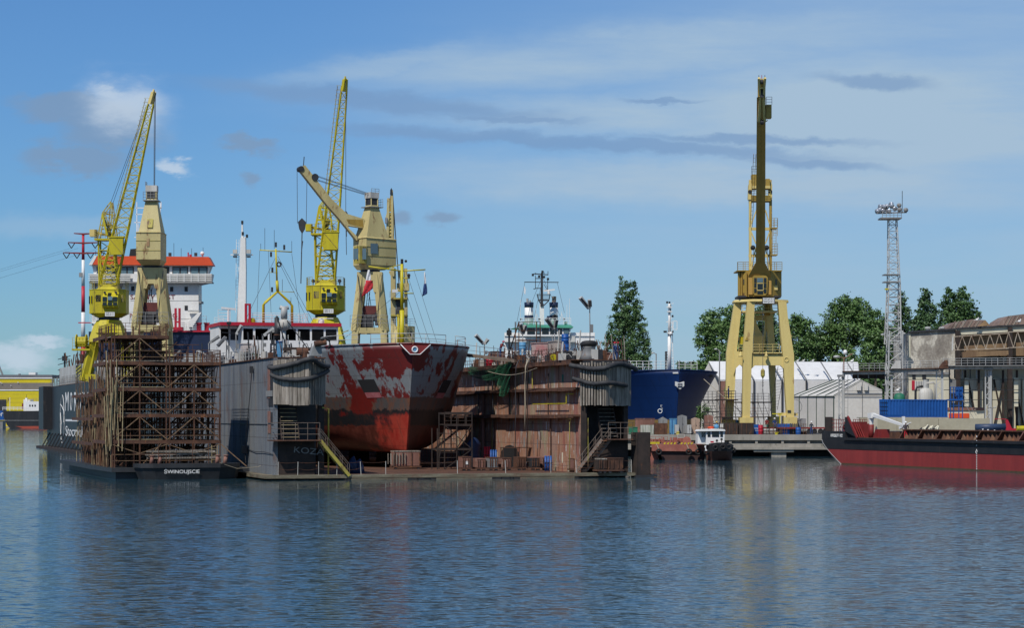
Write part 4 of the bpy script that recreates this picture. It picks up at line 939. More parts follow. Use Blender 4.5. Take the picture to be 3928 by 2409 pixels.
for px_, hh, lab, m in ((1868, 1.9, 'small red gas bottle rack against the rusty dock wall', redp), (1893, 1.6, 'blue gas bottle rack against the rusty dock wall', bluep), (2103, 1.3, 'blue and white valve box at the dock wall', bluep)):
    v = duv(px_, u=26.9); t_ = thing('gas_bottle_rack' if m is not bluep or hh > 1.5 else 'valve_box', lab, 'bottle rack', D(26.9, v, DZ), TH)
    for k in range(3): g = G(); g.cyl((k*.25-.25, 0, 0), (k*.25-.25, 0, hh), .11, 8); g.ball((k*.25-.25, 0, hh), .11, 8); g.obj('bottle', m, t_, True)
    bar(t_, 'strap', (-.45, -.13, hh*.6), (.45, -.13, hh*.6), .05, darksteel)
tb = thing('work_bench', 'rusty steel bench frame standing by the round shadow on the dock wall', 'bench', D(duv(1957, v=15), 15, DZ), TH)
for x in (-.7, .7):
    for y in (0, .7): bar(tb, 'leg', (x, y, 0), (x, y, 2.0), .07, rust)
boxp(tb, 'bench_top', (-.8, -.05, 2.0), (.8, .75, 2.08), rust)
tb2 = dup(tb, D(duv(2018, v=15), 15, DZ), label='rusty steel bench frame with yellowish top, right of the round shadow')

# green net and gangway between ship and right wing
gn = thing('safety_net', 'green safety net draped from the right wing edge beside the ship', 'net', D(26.2, 20, WZ), TH)
netm = flat('green_netting', (.012, .10, .045), .9)
def netpiece(pts, sagz):
    g = G(); tl, tr, br, bl = [V(p) for p in pts]; n = 18; rows = []
    for i in range(n+1):
        rows.append([tl.lerp(bl, i/n).lerp(tr.lerp(br, i/n), j/n)+V((math.sin(i*.9+j*.7)*.12, 0, -sagz*4*(j/n)*(1-j/n)*(.4+.6*i/n))) for j in range(n+1)])
    for r_ in rows: g.tube(r_, .017, 3)
    for j in range(n+1): g.tube([r_[j] for r_ in rows], .017, 3)
    g.obj('net_mesh', netm, gn, kind='stuff')
v0, v1, v2 = [duv(x, u=26.2)-20 for x in (1800, 1925, 1958)]
netpiece([(0, v0, .1), (0, v1, -.25), (0, v1, -1.3), (0, v0, -.75)], .35); netpiece([(0, v1+2.4, .0), (0, v2, .3), (0.2, v2+1.5, -2.6), (.1, v1+1, -2.9)], .3)
netpiece([(0.05, v1+2.4, .0), (0.05, v2, .25), (0.25, v2+1.5, -2.3), (.15, v1+1, -2.6)], .2)
gw = thing('gangway', 'grey brown gangway beam sloping from the ship to the right wing top', 'gangway', D(24.6, 24, 0), TH)
a = V((-1.3, 12, 12.3)); v = duv(1985, u=27)-24; b = V((2.3, v, 10.75)); bar(gw, 'beam', a, b, .5, mat('brown_gangway', (.23, .18, .14), (.14, .10, .07), .8, sc=1), .3)
for k in range(6): p = a.lerp(b, k/5); rod(gw, 'post', p, p+V((0, 0, 1.0)), .03, greysteel)
rod(gw, 'handrail', a+V((0, 0, 1)), b+V((0, 0, 1)), .025, greysteel); rod(gw, 'handrail', a+V((0, 0, .5)), b+V((0, 0, .5)), .02, greysteel)
# long hoses and cables over the edge of the right wing
for px_, z1, m, lab, r_ in ((2022, 4.2, ropem, 'long pale hose hanging over the right wing edge', .07), (1985, 1.0, wirem, 'dark cable hanging left of the pale hose', .04), (2030, 1.2, rust_d, 'thin dark line hanging just right of the pale hose', .05)):
    v = duv(px_, u=26.2); t_ = thing('hanging_hose', lab, 'hose', D(26.2, v, WZ), TH); g = G()
    g.tube([(.8, .3, .2), (.15, .1, .35), (-.15, 0, -.3), (-.2, 0, -2), (-.2+.05, 0.1, -4), (-.2, .1, z1-WZ)], r_, 6); g.obj('hose_line', m, t_, True)
cb = thing('slack_cable', 'slack pale cable looped along the right wing edge', 'cable', D(26.1, 8, 0), TH); g = G(); g.tube([(0, 16-i*1.6, 9.9-.5*math.sin(math.pi*i/10)) for i in range(11)], .03, 4); g.obj('cable_line', ropem, cb)

# ---------------------------------------------------------------- tanker behind: bridge with orange top
t2 = Fr('tanker', 'white ship bridge with orange top and red safety lettering behind the scaffold', 'ship', 570, 1800, 335); p = t2.p; e = t2.e
def pr(name, pts, d0, d1, m, parent=None, fr_=None):
    f_ = fr_ or t2; g = G(); g.prism([f_.p(x, y, d0) for x, y in pts], (0, d1-d0, 0)); return g.obj(name, m, parent or f_.e)
pr('superstructure', [(352, 1800), (352, 1060), (762, 1060), (762, 1800)], .62, 4, white)
pr('bridge_deck', [(352, 1082), (375, 1091), (765, 1091), (806, 1082), (812, 1050), (344, 1050)], .2, 3, white)
pr('bridge_windows_band', [(360, 1052), (352, 1012), (810, 1014), (795, 1052)], .6, 3, white)
pr('orange_roof', [(350, 1015), (369, 981), (800, 985), (818, 1018)], -.1, 2.5, orange)
pr('white_roof_end', [(340, 1016), (362, 980), (372, 981), (353, 1016)], -.15, 7, white)
for a, b in ((371, 405), (410, 455), (462, 513), (527, 560), (600, 649), (661, 721), (730, 796)):
    o = t2.rect('window', a, b, 1023, 1052, .52, .62, darksteel)
    for x0, x1 in ((a+3, (a+b)/2-3), ((a+b)/2+3, b-4)): t2.rect('pane', x0, x1, 1027, 1050, .48, .53, glassb if (a+x0) % 2 < 1.2 else glass)
for a, b in ((338, 500), (620, 812)):
    for y in (1050, 1058, 1066, 1074): t2.rect('balcony_rail', a, b, y, y+2, -.35, -.27, white)
t2.rect('balcony_front', 620, 812, 1054, 1081, -.26, -.2, white_d); t2.rect('balcony_front', 344, 500, 1054, 1081, -.26, -.2, white_d)
for x in range(624, 812, 27): t2.rect('balcony_post', x, x+3, 1048, 1083, -.42, -.36, white)
t2.rect('balcony_floor', 342, 814, 1081, 1086, -.6, 1.2, greysteel)
for x, y in ((509, 1107), (658, 1109), (714, 1109), (714, 1181), (548, 1181)):
    o = t2.rect('porthole', x-6, x+6, y-9, y+9, .55, .61, darksteel)
text(e, 'safety_lettering', 'SAFETY FIRST', darkred, p(500, 1148, .60), (1, 0, 0), (0, 0, 1), 17*t2.s, 172*t2.s, .05)
text(e, 'smoking_lettering', 'NO SMOKING', darkred, p(500, 1219, .60), (1, 0, 0), (0, 0, 1), 17*t2.s, 180*t2.s, .05)
t2.rect('deck_line', 500, 762, 1152, 1153.5, .58, .61, white_d); t2.rect('deck_line', 500, 762, 1222, 1224, .58, .61, white_d)
t2.rect('side_balcony', 762, 772, 1155, 1163, .5, 3, greysteel); railing(e, [p(762, 1155, .5), p(772, 1155, .5)], 1.0, 2, .3, .03, greysteel)
t2.rect('ship_side', 340, 900, 1272, 1800, -8, 8.5, navy); t2.rect('red_deck_edge', 600, 860, 1268, 1274, -8.3, -7.9, redp)
t2.rect('red_deck_edge', 300, 420, 1236, 1240, 1, 1.1, redp)
pr('lifeboat_davit', [(722, 1255), (722, 1235), (764, 1196), (772, 1200), (738, 1255)], -.2, .8, white); t2.rect('davit_arm', 720, 765, 1190, 1195, -.3, .3, lightsteel)
railing(e, [p(690, 1270, -2), p(765, 1270, -2)], 1.2, 3, .9, .035, white)
g = G()
for x, h in ((667, 88), (695, 55), (735, 55), (779, 60), (367, 40), (380, 30)): g.cyl(p(x, 985, 2), p(x, 985-h*.6, 2), .03, 4)
for x in (652, 751): g.box(p(x-6, 982, 1.8), p(x+6, 970, 2.3))
g.obj('roof_aerials', darksteel, e)
g = G(); g.cyl(p(776, 972, 1.6), p(776, 972, 2.2), .32, 12); g.cyl(p(776, 984, 2), p(776, 975, 2), .08, 6); g.obj('searchlight', white, e, True)
pr('funnel_casing', [(495, 985), (500, 955), (560, 950), (565, 985)], 7.5, 12, black)
g = G(); g.box(p(726, 984, 1.8), p(736, 977, 2.3)); g.cyl(p(722, 984, 2), p(722, 968, 2), .1, 6); g.obj('roof_fittings', redp, e)
railing(e, [p(345, 1235, .5), p(372, 1235, .5)], 1.2, 3, .5, .03, white); pr('lower_balcony', [(345, 1236), (385, 1236), (385, 1243), (360, 1243)], .3, 2, white)
for x in (673, 688): t2.rect('red_vent_post', x-4, x+4, 1182, 1268, -3, -2.6, redp)
t2.rect('red_vent_beam', 669, 692, 1232, 1238, -3.01, -2.6, redp); t2.rect('red_winch', 664, 700, 1255, 1270, -3.4, -2.2, redp)
for a in (760, 790): t2.rect('red_deck_box', a-6, a+10, 1238, 1268, -7, -6.5, redp); t2.rect('red_deck_flange', a-9, a+13, 1238, 1243, -7.1, -6.4, redp)
railing(e, [p(822, 1268, -7), p(858, 1268, -7)], 1.9, 4, .9, .035, white); railing(e, [p(765, 1262, -6), p(792, 1262, -6)], 1.9, 3, .9, .035, white)
# its white box mast
pr('white_mast', [(907, 1240), (918, 1040), (922, 912), (941, 912), (943, 1040), (942, 1240)], -6, -4.8, white)
pr('mast_head', [(925, 912), (926, 858), (931, 858), (933, 912)], -5.7, -5.2, white)
t2.rect('mast_cross_arm', 884, 970, 975, 979, -5.6, -5.2, white); t2.rect('masthead_arm', 925, 948, 908, 911, -5.6, -5.3, white)
for x in (900, 952): t2.rect('mast_floodlight', x-7, x+9, 957, 972, -6, -5.4, white_d); t2.rect('mast_floodlight', x-6, x+8, 981, 987, -6, -5.4, darksteel)
for x, y in ((928, 852), (930, 895), (946, 905)): t2.rect('mast_lamp', x-3, x+4, y-6, y+6, -5.8, -5.2, black)
ladder(e, p(909, 1200, -5), p(912, 918, -5), .4, white, step=.5)
# raised part of its radar mast behind the beige crane
g = G()
for a, b in (((525, 775), (525, 920)), ((615, 780), (615, 840)), ((520, 797), (620, 797)), ((520, 822), (560, 822)), ((515, 853), (545, 853)), ((620, 870), (620, 905)), ((515, 910), (545, 910)), ((618, 775), (618, 800)), ((530, 985), (530, 860))): g.beam(p(*a, 6), p(*b, 6), .12)
g.obj('radar_mast', white, e)

# red and white lattice-less power pole
rp = Fr('power_pole', 'slim red and white banded power pole with three dark red crossarms', 'power pole', 318, 1655, 560)
for i, (y0, y1) in enumerate(((898, 997), (997, 1098), (1098, 1198), (1198, 1300), (1300, 1660))):
    w0, w1 = 4.5+(y0-898)*.0075, 4.5+(y1-898)*.0075
    g = G(); g.cyl(rp.p(319, y1), rp.p(319, y0), w1*rp.s*1.1, 12, w0*rp.s*1.1); g.obj('red_band' if i % 2 == 0 else 'white_band', redp if i % 2 == 0 else white, rp.e, True)
for y, a, b in ((897, 283, 357), (932, 261, 378), (971, 242, 400)):
    pr('crossarm', [(a, y-1), (318, y+3), (b, y-1), (b, y-4), (318, y-3), (a, y-4)], -.4, .4, darkred, None, rp)
    if y > 900:
        for x in ((a, b-26) if y < 950 else (a, a+40, b-66, b-26)):
            g = G(); g.cyl(rp.p(x, y), rp.p(x+13, y+20), .12, 4); g.cyl(rp.p(x+26, y), rp.p(x+13, y+20), .12, 4); g.obj('insulator_string', darksteel, rp.e)
for x, y in ((255, 990), (300, 952), (272, 952), (382, 952)): rod(rp.e, 'power_line', rp.p(x, y, 0), rp.p(x-500, y+150, 60), .022, wirem)
t_ = rp.rect('pole_box', 303, 316, 1046, 1062, -.5, .3, greysteel)
# ---------------------------------------------------------------- far quay at the left
fy = 1090
yb = Fr('yellow_warehouse', 'long yellow warehouse with grey roof bands far across the water', 'warehouse', 80, 1648, fy)
L0 = -900
yb.rect('lower_wall', L0, 200, 1497, 1645, -6.3, 25, mat('warehouse_yellow', (.62, .50, .01), (.56, .44, .01), .6, sc=.05))
for k in range(8): yb.rect('wall_seam', L0, 200, 1512+k*16, 1512.6+k*16, -6.34, -6.31, yellow_d)
pr('canopy_roof', [(L0, 1469), (200, 1469), (200, 1496), (L0, 1496)], -5.5, -3, mat('brown_roof_sheet', (.21, .18, .155), (.16, .14, .12), .8, sc=.1), None, yb)
yb.rect('white_gutter', L0, 200, 1495, 1499, -6.6, -6.31, white); yb.rect('upper_wall', L0, 200, 1453, 1469, -2, 3, MATS['warehouse_yellow']); yb.rect('white_fascia', L0, 200, 1449, 1453, -2.4, -2, white)
yb.rect('main_roof', L0, 200, 1438, 1449, -2.2, 25, mat('slate_roof', (.16, .16, .17), (.12, .12, .13), .8, sc=.1)); yb.rect('roof_vent', 110, 136, 1429, 1438, 3, 8, white)
yb.rect('roof_vent', 70, 76, 1434, 1438, 3, 5, greysteel); yb.rect('doorway', -10, 24, 1533, 1605, -6.5, -6.31, darksteel)
g = G()
for i in range(60): x = R.uniform(L0, 145); g.ball(yb.p(x, R.choice((1468, 1472, 1480)), -6), .25, 5)
g.obj('roof_gulls', white, yb.e, kind='stuff')
fq = thing('far_quay', 'low far quay under the yellow warehouse', 'quay', P(-2200, 1652, 1075)); g = G(); g.box((0, 0, -1), (420, 300, 2.0)); g.obj('quay_block', concrete, fq)
g = G(); g.box((-600, 1380, -.4), (2600, 2600, 2.5)); o = g.obj('far_shore', mudm); o['kind'] = 'structure'
fs = Fr('moored_freighter', 'small black hulled freighter with white deckhouse in front of the yellow warehouse', 'ship', 100, 1655, 1000)
pr('freighter_hull', [(12, 1577), (15, 1600), (26, 1630), (45, 1652), (260, 1655), (260, 1574), (120, 1577)], -6, 6, blackp, None, fs)
pr('red_boot_top', [(60, 1636), (75, 1640), (100, 1648), (130, 1653), (260, 1656), (260, 1634)], -6.1, -5.9, mat('red_boot_paint', (.36, .06, .03), (.28, .05, .03), .6, sc=.1), None, fs)
fs.rect('hull_stripe', 14, 260, 1613, 1614, -6.15, -6.05, lightsteel)
fs.rect('white_deckhouse', 98, 150, 1540, 1577, -4, 4, white); fs.rect('wheel_block', 90, 118, 1533, 1577, -3, 3, white); pr('white_funnel', [(95, 1540), (97, 1527), (103, 1527), (105, 1540)], -1, 1, white, None, fs)
fs.rect('flag_post', 101, 102, 1514, 1530, -.1, .1, darksteel); fs.rect('red_side_plate', 84, 90, 1548, 1570, -3, 3, darkred)
railing(fs.e, [fs.p(10, 1574, -6), fs.p(95, 1574, -6)], 1.4, 2, 1.7, .09, white); railing(fs.e, [fs.p(106, 1540, -4), fs.p(150, 1540, -4)], 1.3, 2, 1.2, .08, mat('gold_rail', (.5, .4, .1), None, .6))
for x in (112, 122, 132): fs.rect('window', x, x+5, 1553, 1560, -4.1, -4.0, glass)
fg = Fr('flagstaff', 'small staff with a drooping yellow green flag at the freighter stern', 'flag', 38, 1577, 998); fg.rect('staff', 37, 38.5, 1525, 1577, -.1, .1, white); pr('flag_cloth', [(31, 1523), (34, 1535), (27, 1550), (29, 1533)], -.1, .1, yellow_d, None, fg)
bs_ = Fr('blue_ship_stern', 'blue hull end with white lettering at the left picture edge', 'ship', 0, 1640, 1010); pr('blue_hull', [(-260, 1576), (8, 1576), (14, 1612), (-260, 1616)], 0, 8, bluep, None, bs_); text(bs_.e, 'lettering', 'or', whiteflat, bs_.p(-10, 1598, -.1), (1, 0, 0), (0, 0, 1), 14*bs_.s, 22*bs_.s, .1)
bs_.rect('under_hull', -260, 10, 1614, 1656, .5, 7, greysteel)
fc = Fr('distant_crane', 'thin far grey crane jib at the left picture edge', 'crane', -10, 1440, 1500); bar(fc.e, 'jib', fc.p(-30, 1340), fc.p(10, 1438), 1.0, greysteel); bar(fc.e, 'mast', fc.p(-60, 1440), fc.p(-60, 1360), 2, greysteel); bar(fc.e, 'stay', fc.p(-60, 1360), fc.p(-30, 1340), .8, greysteel)
# ------------------------------------------------------------------ yellow lattice cranes on the dock
def lattice_crane(label, loc, rz, tip, aframe=1.0, drum=False):
    t = thing('lattice_crane', label, 'crane', loc, rz, 'yellow lattice cranes riding on the dock walls'); Y_ = yellow
    for sx in (-1, 1):
        for sy in (-1, 1): g = G(); g.beam((sx*3.3, sy*2.6, 0), (sx*1.7, sy*1.2, 7.4), .75, .75, .65, .65); g.obj('portal_leg', Y_, t)
    for sy in (-1, 1): g = G(); g.beam((-3.2, sy*2.5, .6), (3.2, sy*2.5, .6), .5, .7); g.prism([(-2.6, sy*2.0-.2, 5.6), (2.6, sy*2.0-.2, 5.6), (1.9, sy*1.4-.2, 8), (-1.9, sy*1.4-.2, 8)], (0, .5, 0)); g.obj('portal_beam', Y_, t, kind='stuff')
    g = G(); g.lathe([(2.5, 6.9), (2.15, 8.0), (1.75, 8.75), (1.6, 8.75)], (0, 0, 0), 10); g.obj('pedestal_cone', Y_, t)
    g = G(); g.lathe([(1.5, 8.7), (1.5, 9.3), (1.3, 9.5)], (0, 0, 0), 16); g.obj('slewing_ring', darksteel, t)
    oc = [(-2.65, -.9), (-1.75, -2.1), (1.7, -2.1), (2.6, -.9), (2.6, 1.6), (1.7, 2.4), (-1.7, 2.4), (-2.65, 1.6)]
    g = G(); g.prism([(x, y, 9.75) for x, y in oc], (0, 0, 3.3)); vs = [(x, y, 9.76) for x, y in oc]+[(x*.62, y*.62, 9.15) for x, y in oc]
    g.add(vs, [(i, (i+1) % 8, 8+(i+1) % 8, 8+i) for i in range(8)]+[tuple(range(8, 16))]); g.obj('machinery_house', Y_, t)
    g = G(); g.prism([(x*1.02, y*1.02, 13.05) for x, y in oc], (0, 0, .1)); g.prism([(x*1.015, y*1.015, 9.72) for x, y in oc], (0, 0, .12)); g.prism([(-1.5, -2.0, 13.1), (1.5, -2.0, 13.1), (.6, -1.4, 13.8), (-.6, -1.4, 13.8)], (0, 2.6, 0)); g.obj('roof_trim', Y_, t, kind='stuff')
    # operator's bay in front
    g = G(); g.prism([(-.45, -2.1, 12.7), (-.45, -3.0, 12.0), (-.45, -3.1, 10.9), (-.45, -2.9, 10.5), (-.45, -2.1, 10.4)], (2.25, 0, 0)); b = g.obj('operator_bay', Y_, t)
    for k in range(3):
        x = -.35+k*.75
        for z0, z1 in ((10.75, 11.2), (11.32, 12.0)): o = boxp(t, 'window', (x, -3.14, z0), (x+.58, -3.08, z1), glass)
    o = bar(t, 'open_window', (.75, -3.35, 11.5), (.75, -3.15, 12.05), .65, glassb, .04); o = bar(t, 'roof_window', (.55, -2.95, 12.12), (.55, -2.3, 12.6), .5, glass, .04)
    windows(t, [(-1.45, -.85)], -2.11, 11.4, 12.25, fm=yellow_d); windows(t, [(1.85, 2.3)], -1.62, 11.4, 12.25, fm=yellow_d)
    for x, y in ((-2.55, -1.08), (-2.1, -1.68)): g = G(); g.box((x-.02, y-.1, 11.1), (x-.12, y+.1, 12.2)); g.obj('side_window', glass, t)
    for i in range(6): bar(t, 'panel_seam', (-2.68, -.6+i*.4, 9.9), (-2.68, -.6+i*.4, 13.0), .05, yellow_d)
    for x in (-1.72, -.6): bar(t, 'panel_seam', (x, -2.13, 9.9), (x, -2.13, 13.0), .04, yellow_d)
    boxp(t, 'sign_plate', (-.1, -2.5, 9.25), (1.25, -2.42, 9.85), whiteflat); text(t, 'sign_lettering', '3200-G-15', darksteel, (0, -2.52, 9.62), (1, 0, 0), (0, 0, 1), .14, 1.1, .01); text(t, 'sign_lettering', '4000-G-12', darksteel, (0, -2.52, 9.4), (1, 0, 0), (0, 0, 1), .14, 1.1, .01)
    for x in (-.1, 1.5): g = G(); g.cyl((x, -2.9, 12.6), (x, -2.6, 12.6), .17, 10); g.obj('spot_lamp', darksteel, t)
    for x in (-1.6, 2.05): g = G(); g.cyl((x, -1.9, 13.75), (x, -1.55, 13.75), .26, 10); g.cyl((x, -1.7, 13.2), (x, -1.7, 13.6), .05, 5); g.obj('flood_lamp', darksteel, t)
    railing(t, [(-2.6, 1.5, 13.15), (-2.6, -.9, 13.15), (-1.7, -2.0, 13.15)], 1.15, 3, .8, .03, yellow_d); railing(t, [(2.55, 1.5, 13.15), (2.55, -.9, 13.15), (1.65, -2.0, 13.15)], 1.15, 3, .8, .03, yellow_d)
    # tower
    lattice(t, 'tower_bracing', (-.1, 1.2, 13.2), (-.6, 1.2, 20.3), 2.7, 2.0, Y_, 5, .09, side=(1, 0, 0), ha=1.8, hb=1.6, chordr=.13)
    boxp(t, 'tower_base', (-1.4, -1.0, 13.1), (1.4, 1.6, 13.9), yellow_d)
    boxp(t, 'head_platform', (-2.1, -.2, 20.3), (1.6, 2.4, 20.55), Y_); railing(t, [(-2.05, 2.3, 20.5), (-2.05, -.1, 20.5), (-.5, -.1, 20.5)], 1.3, 3, .5, .03, yellow_d); railing(t, [(.7, -.1, 20.5), (1.55, -.1, 20.5)], 1.3, 3, .5, .03, yellow_d)
    g = G(); g.box((-2.9, .5, 20.9), (-2.0, 1.8, 21.9)); g.beam((-2.0, 1.2, 21.4), (.5, 1.2, 21.0), .35); g.obj('counterweight', Y_ if aframe > .9 else cream, t)
    for y in (.4, 2.0):
        for a, b in (((-1.7, 20.5), (-1.0, 24.3)), ((-1.0, 24.3), (.2, 25.9)), ((.2, 25.9), (.9, 20.5)), ((.2, 25.9), (-.3, 20.5)), ((-1.3, 22.5), (.4, 22.6)), ((-1.0, 24.3), (.5, 24.0)), ((-.9, 24.2), (.2, 20.6))): bar(t, 'aframe_bar', (a[0], y, a[1]), (b[0], y, b[1]), .15, Y_ if aframe > .9 else yellow_d)
    for z in (21.2, 22.0, 22.9, 23.6, 24.4): bar(t, 'aframe_tie', (-1.4+(z-20.5)*.17, .4, z), (-1.4+(z-20.5)*.17, 2.0, z), .1, yellow_d); bar(t, 'aframe_tie', (-1.4+(z-20.5)*.17, .3, z), (.6, .3, z), .09, yellow_d)
    g = G()
    for k in range(6): g.cyl((R.uniform(-.6, .5), R.uniform(-.3, 1), 20.8+k*.35), (R.uniform(-.6, .6), R.uniform(.6, 1.6), 20.9+k*.35), R.uniform(.12, .32), 8)
    g.obj('luffing_gear', yellow_d, t); bar(t, 'crank_arm', (-.9, -.3, 24.0), (-.2, -.3, 21.0), .28, Y_)
    # jib
    T = V(tip); Bs = V((.1, -1.1, 13.9)); d = T-Bs
    mid = Bs.lerp(T, .45)
    n0 = 9; lattice(t, 'jib_bracing', Bs, mid, 2.5, 1.75, Y_, 9, .07, side=(1, 0, 0), ha=1.4, hb=1.2, chordr=.11); lattice(t, 'jib_bracing', mid, T-d*.06, 1.75, .75, Y_, 12, .06, side=(1, 0, 0), ha=1.2, hb=.6, chordr=.10)
    q0 = Bs.lerp(T, .15); q1 = Bs.lerp(T, .24)
    boxp(t, 'ballast_box', (q0.x-.55, q0.y-1.6, 18.0), (q0.x+1.4, q0.y-.7, 20.4), Y_); bar(t, 'ballast_rib', (q0.x-.5, q0.y-1.65, 20.3), (q0.x+1.35, q0.y-1.65, 18.1), .06, yellow_d); boxp(t, 'ballast_lid', (q0.x-.7, q0.y-1.7, 20.4), (q0.x+1.55, q0.y-.5, 20.55), Y_)
    for x0, x1 in ((-1.6, 1),): g = G(); g.prism([(q0.x-1.0, q0.y-.8, 18.8), (q0.x-.55, q0.y-.8, 18.0), (q0.x-.2, q0.y-.8, 20.6), (q0.x-.5, q0.y-.8, 20.5)], (0, .5, 0)); g.obj('link_plate', Y_, t)
    g = G(); hd = T-d*.06; g.beam(hd, T, .85, .5, .6, .5); g.torus(T+V((0, 0, .0)), .36, .12, (1, 0, 0), 14, 6); g.cyl(T+V((-.3, 0, 0)), T+V((.3, 0, 0)), .12, 8); g.obj('jib_head', Y_ if aframe > .9 else cream, t)
    s0 = Bs.lerp(T, .30)+V((-1.15, .3, 0)); s1 = Bs.lerp(T, .97)+V((-.75, .3, 0))
    ladder(t, s0, s1, .5, yellow_d, step=.5, side=V((1, 0, 0))); g = G()
    for k in range(30): c = s0.lerp(s1, k/29)+V((-.05, -.3, 0)); g.tube([c+V((.3, .3, 0)), c+V((.3, -.2, 0)), c+V((-.3, -.2, 0)), c+V((-.3, .3, 0))], .02, 3)
    g.obj('ladder_cage', yellow_d, t, kind='stuff')
    rod(t, 'boom_rope', (.2, .4, 25.8), Bs.lerp(T, .93)+V((-.6, 0, 0)), .03, wirem); rod(t, 'boom_rope', (.2, 2.0, 25.8), Bs.lerp(T, .95)+V((-.4, 0, 0)), .03, wirem)
    return t, T
def hoist(t, top, zb, block=True, r=.28):
    rod(t, 'hoist_rope', top, (top[0], top[1], zb), .04, wirem)
    g = G(); x, y = top[0], top[1]; g.lathe([(.1, zb-1.5), (r, zb-1.2), (r, zb-.3), (.1, zb)], (0, 0, 0), 8); g2 = [(a+x, b+y, c) for a, b, c in g.v]; g.v = g2; g.obj('hook_block', darksteel, t)
    if block: rod(t, 'hook_sling', (x, y, zb-1.4), (x+.1, y, zb-6), .05, wirem); rod(t, 'hook_sling', (x+.05, y, zb-1.4), (x+.1, y, zb-3.5), .07, wirem)
k1 = duv(418, u=2.2); k2 = duv(1250, u=30)
c1, T1 = lattice_crane('left yellow lattice crane with its jib leaning right, behind the scaffold', D(2.2, k1, WZ+.05), 0, (7.4, -6, 40.7), .8)
rod(c1, 'hoist_rope', T1+V((.25, 0, 0)), (T1.x+.1, T1.y, 21.5+.9), .05, wirem); rod(c1, 'hoist_rope', T1+V((.1, 0, 0)), (T1.x, T1.y, 22.4), .04, wirem); boxp(c1, 'hook_block', (T1.x-.2, T1.y-.2, 21.4), (T1.x+.25, T1.y+.2, 22.4), darksteel)
c2, T2 = lattice_crane('right yellow lattice crane with nearly upright jib, behind the red ship', D(30, k2, WZ+.05), 0, (3.0, -4, 41.4))
hoist(c2, (T2.x+.1, T2.y-.3, 41.2), 23.2, True, .3)
g = G(); g.cyl((3.6, -1.8, 3.6), (4.0, -1.8, 3.6), 1.0, 14); g.cyl((3.9, -1.8, 3.6), (4.3, -1.8, 3.6), .6, 12); g.obj('cable_drum', yellow_d, c2)
g = G(); g.cyl((-4.2, -2, 5.6), (-2.9, -2, 5.6), .75, 12); g.cyl((-4.3, -2, 5.6), (-4.2, -2, 5.6), 1.1, 12); g.cyl((-2.9, -2, 5.6), (-2.8, -2, 5.6), 1.1, 12); g.obj('cable_drum', yellow, c1)
boxp(c1, 'drum_platform', (-4.8, -2.8, 4.35), (-2.2, -.9, 4.6), yellow); railing(c1, [(-4.7, -2.7, 4.6), (-2.3, -2.7, 4.6)], 1.6, 3, .5, .03, yellow); ladder(c1, (-3.7, -2.8, .2), (-3.7, -2.8, 4.4), .6, darksteel)
bar(c2, 'stay_arm', (3.3, -1.5, 6.9), (1.8, -1.5, 6.4), .12, yellow_d)

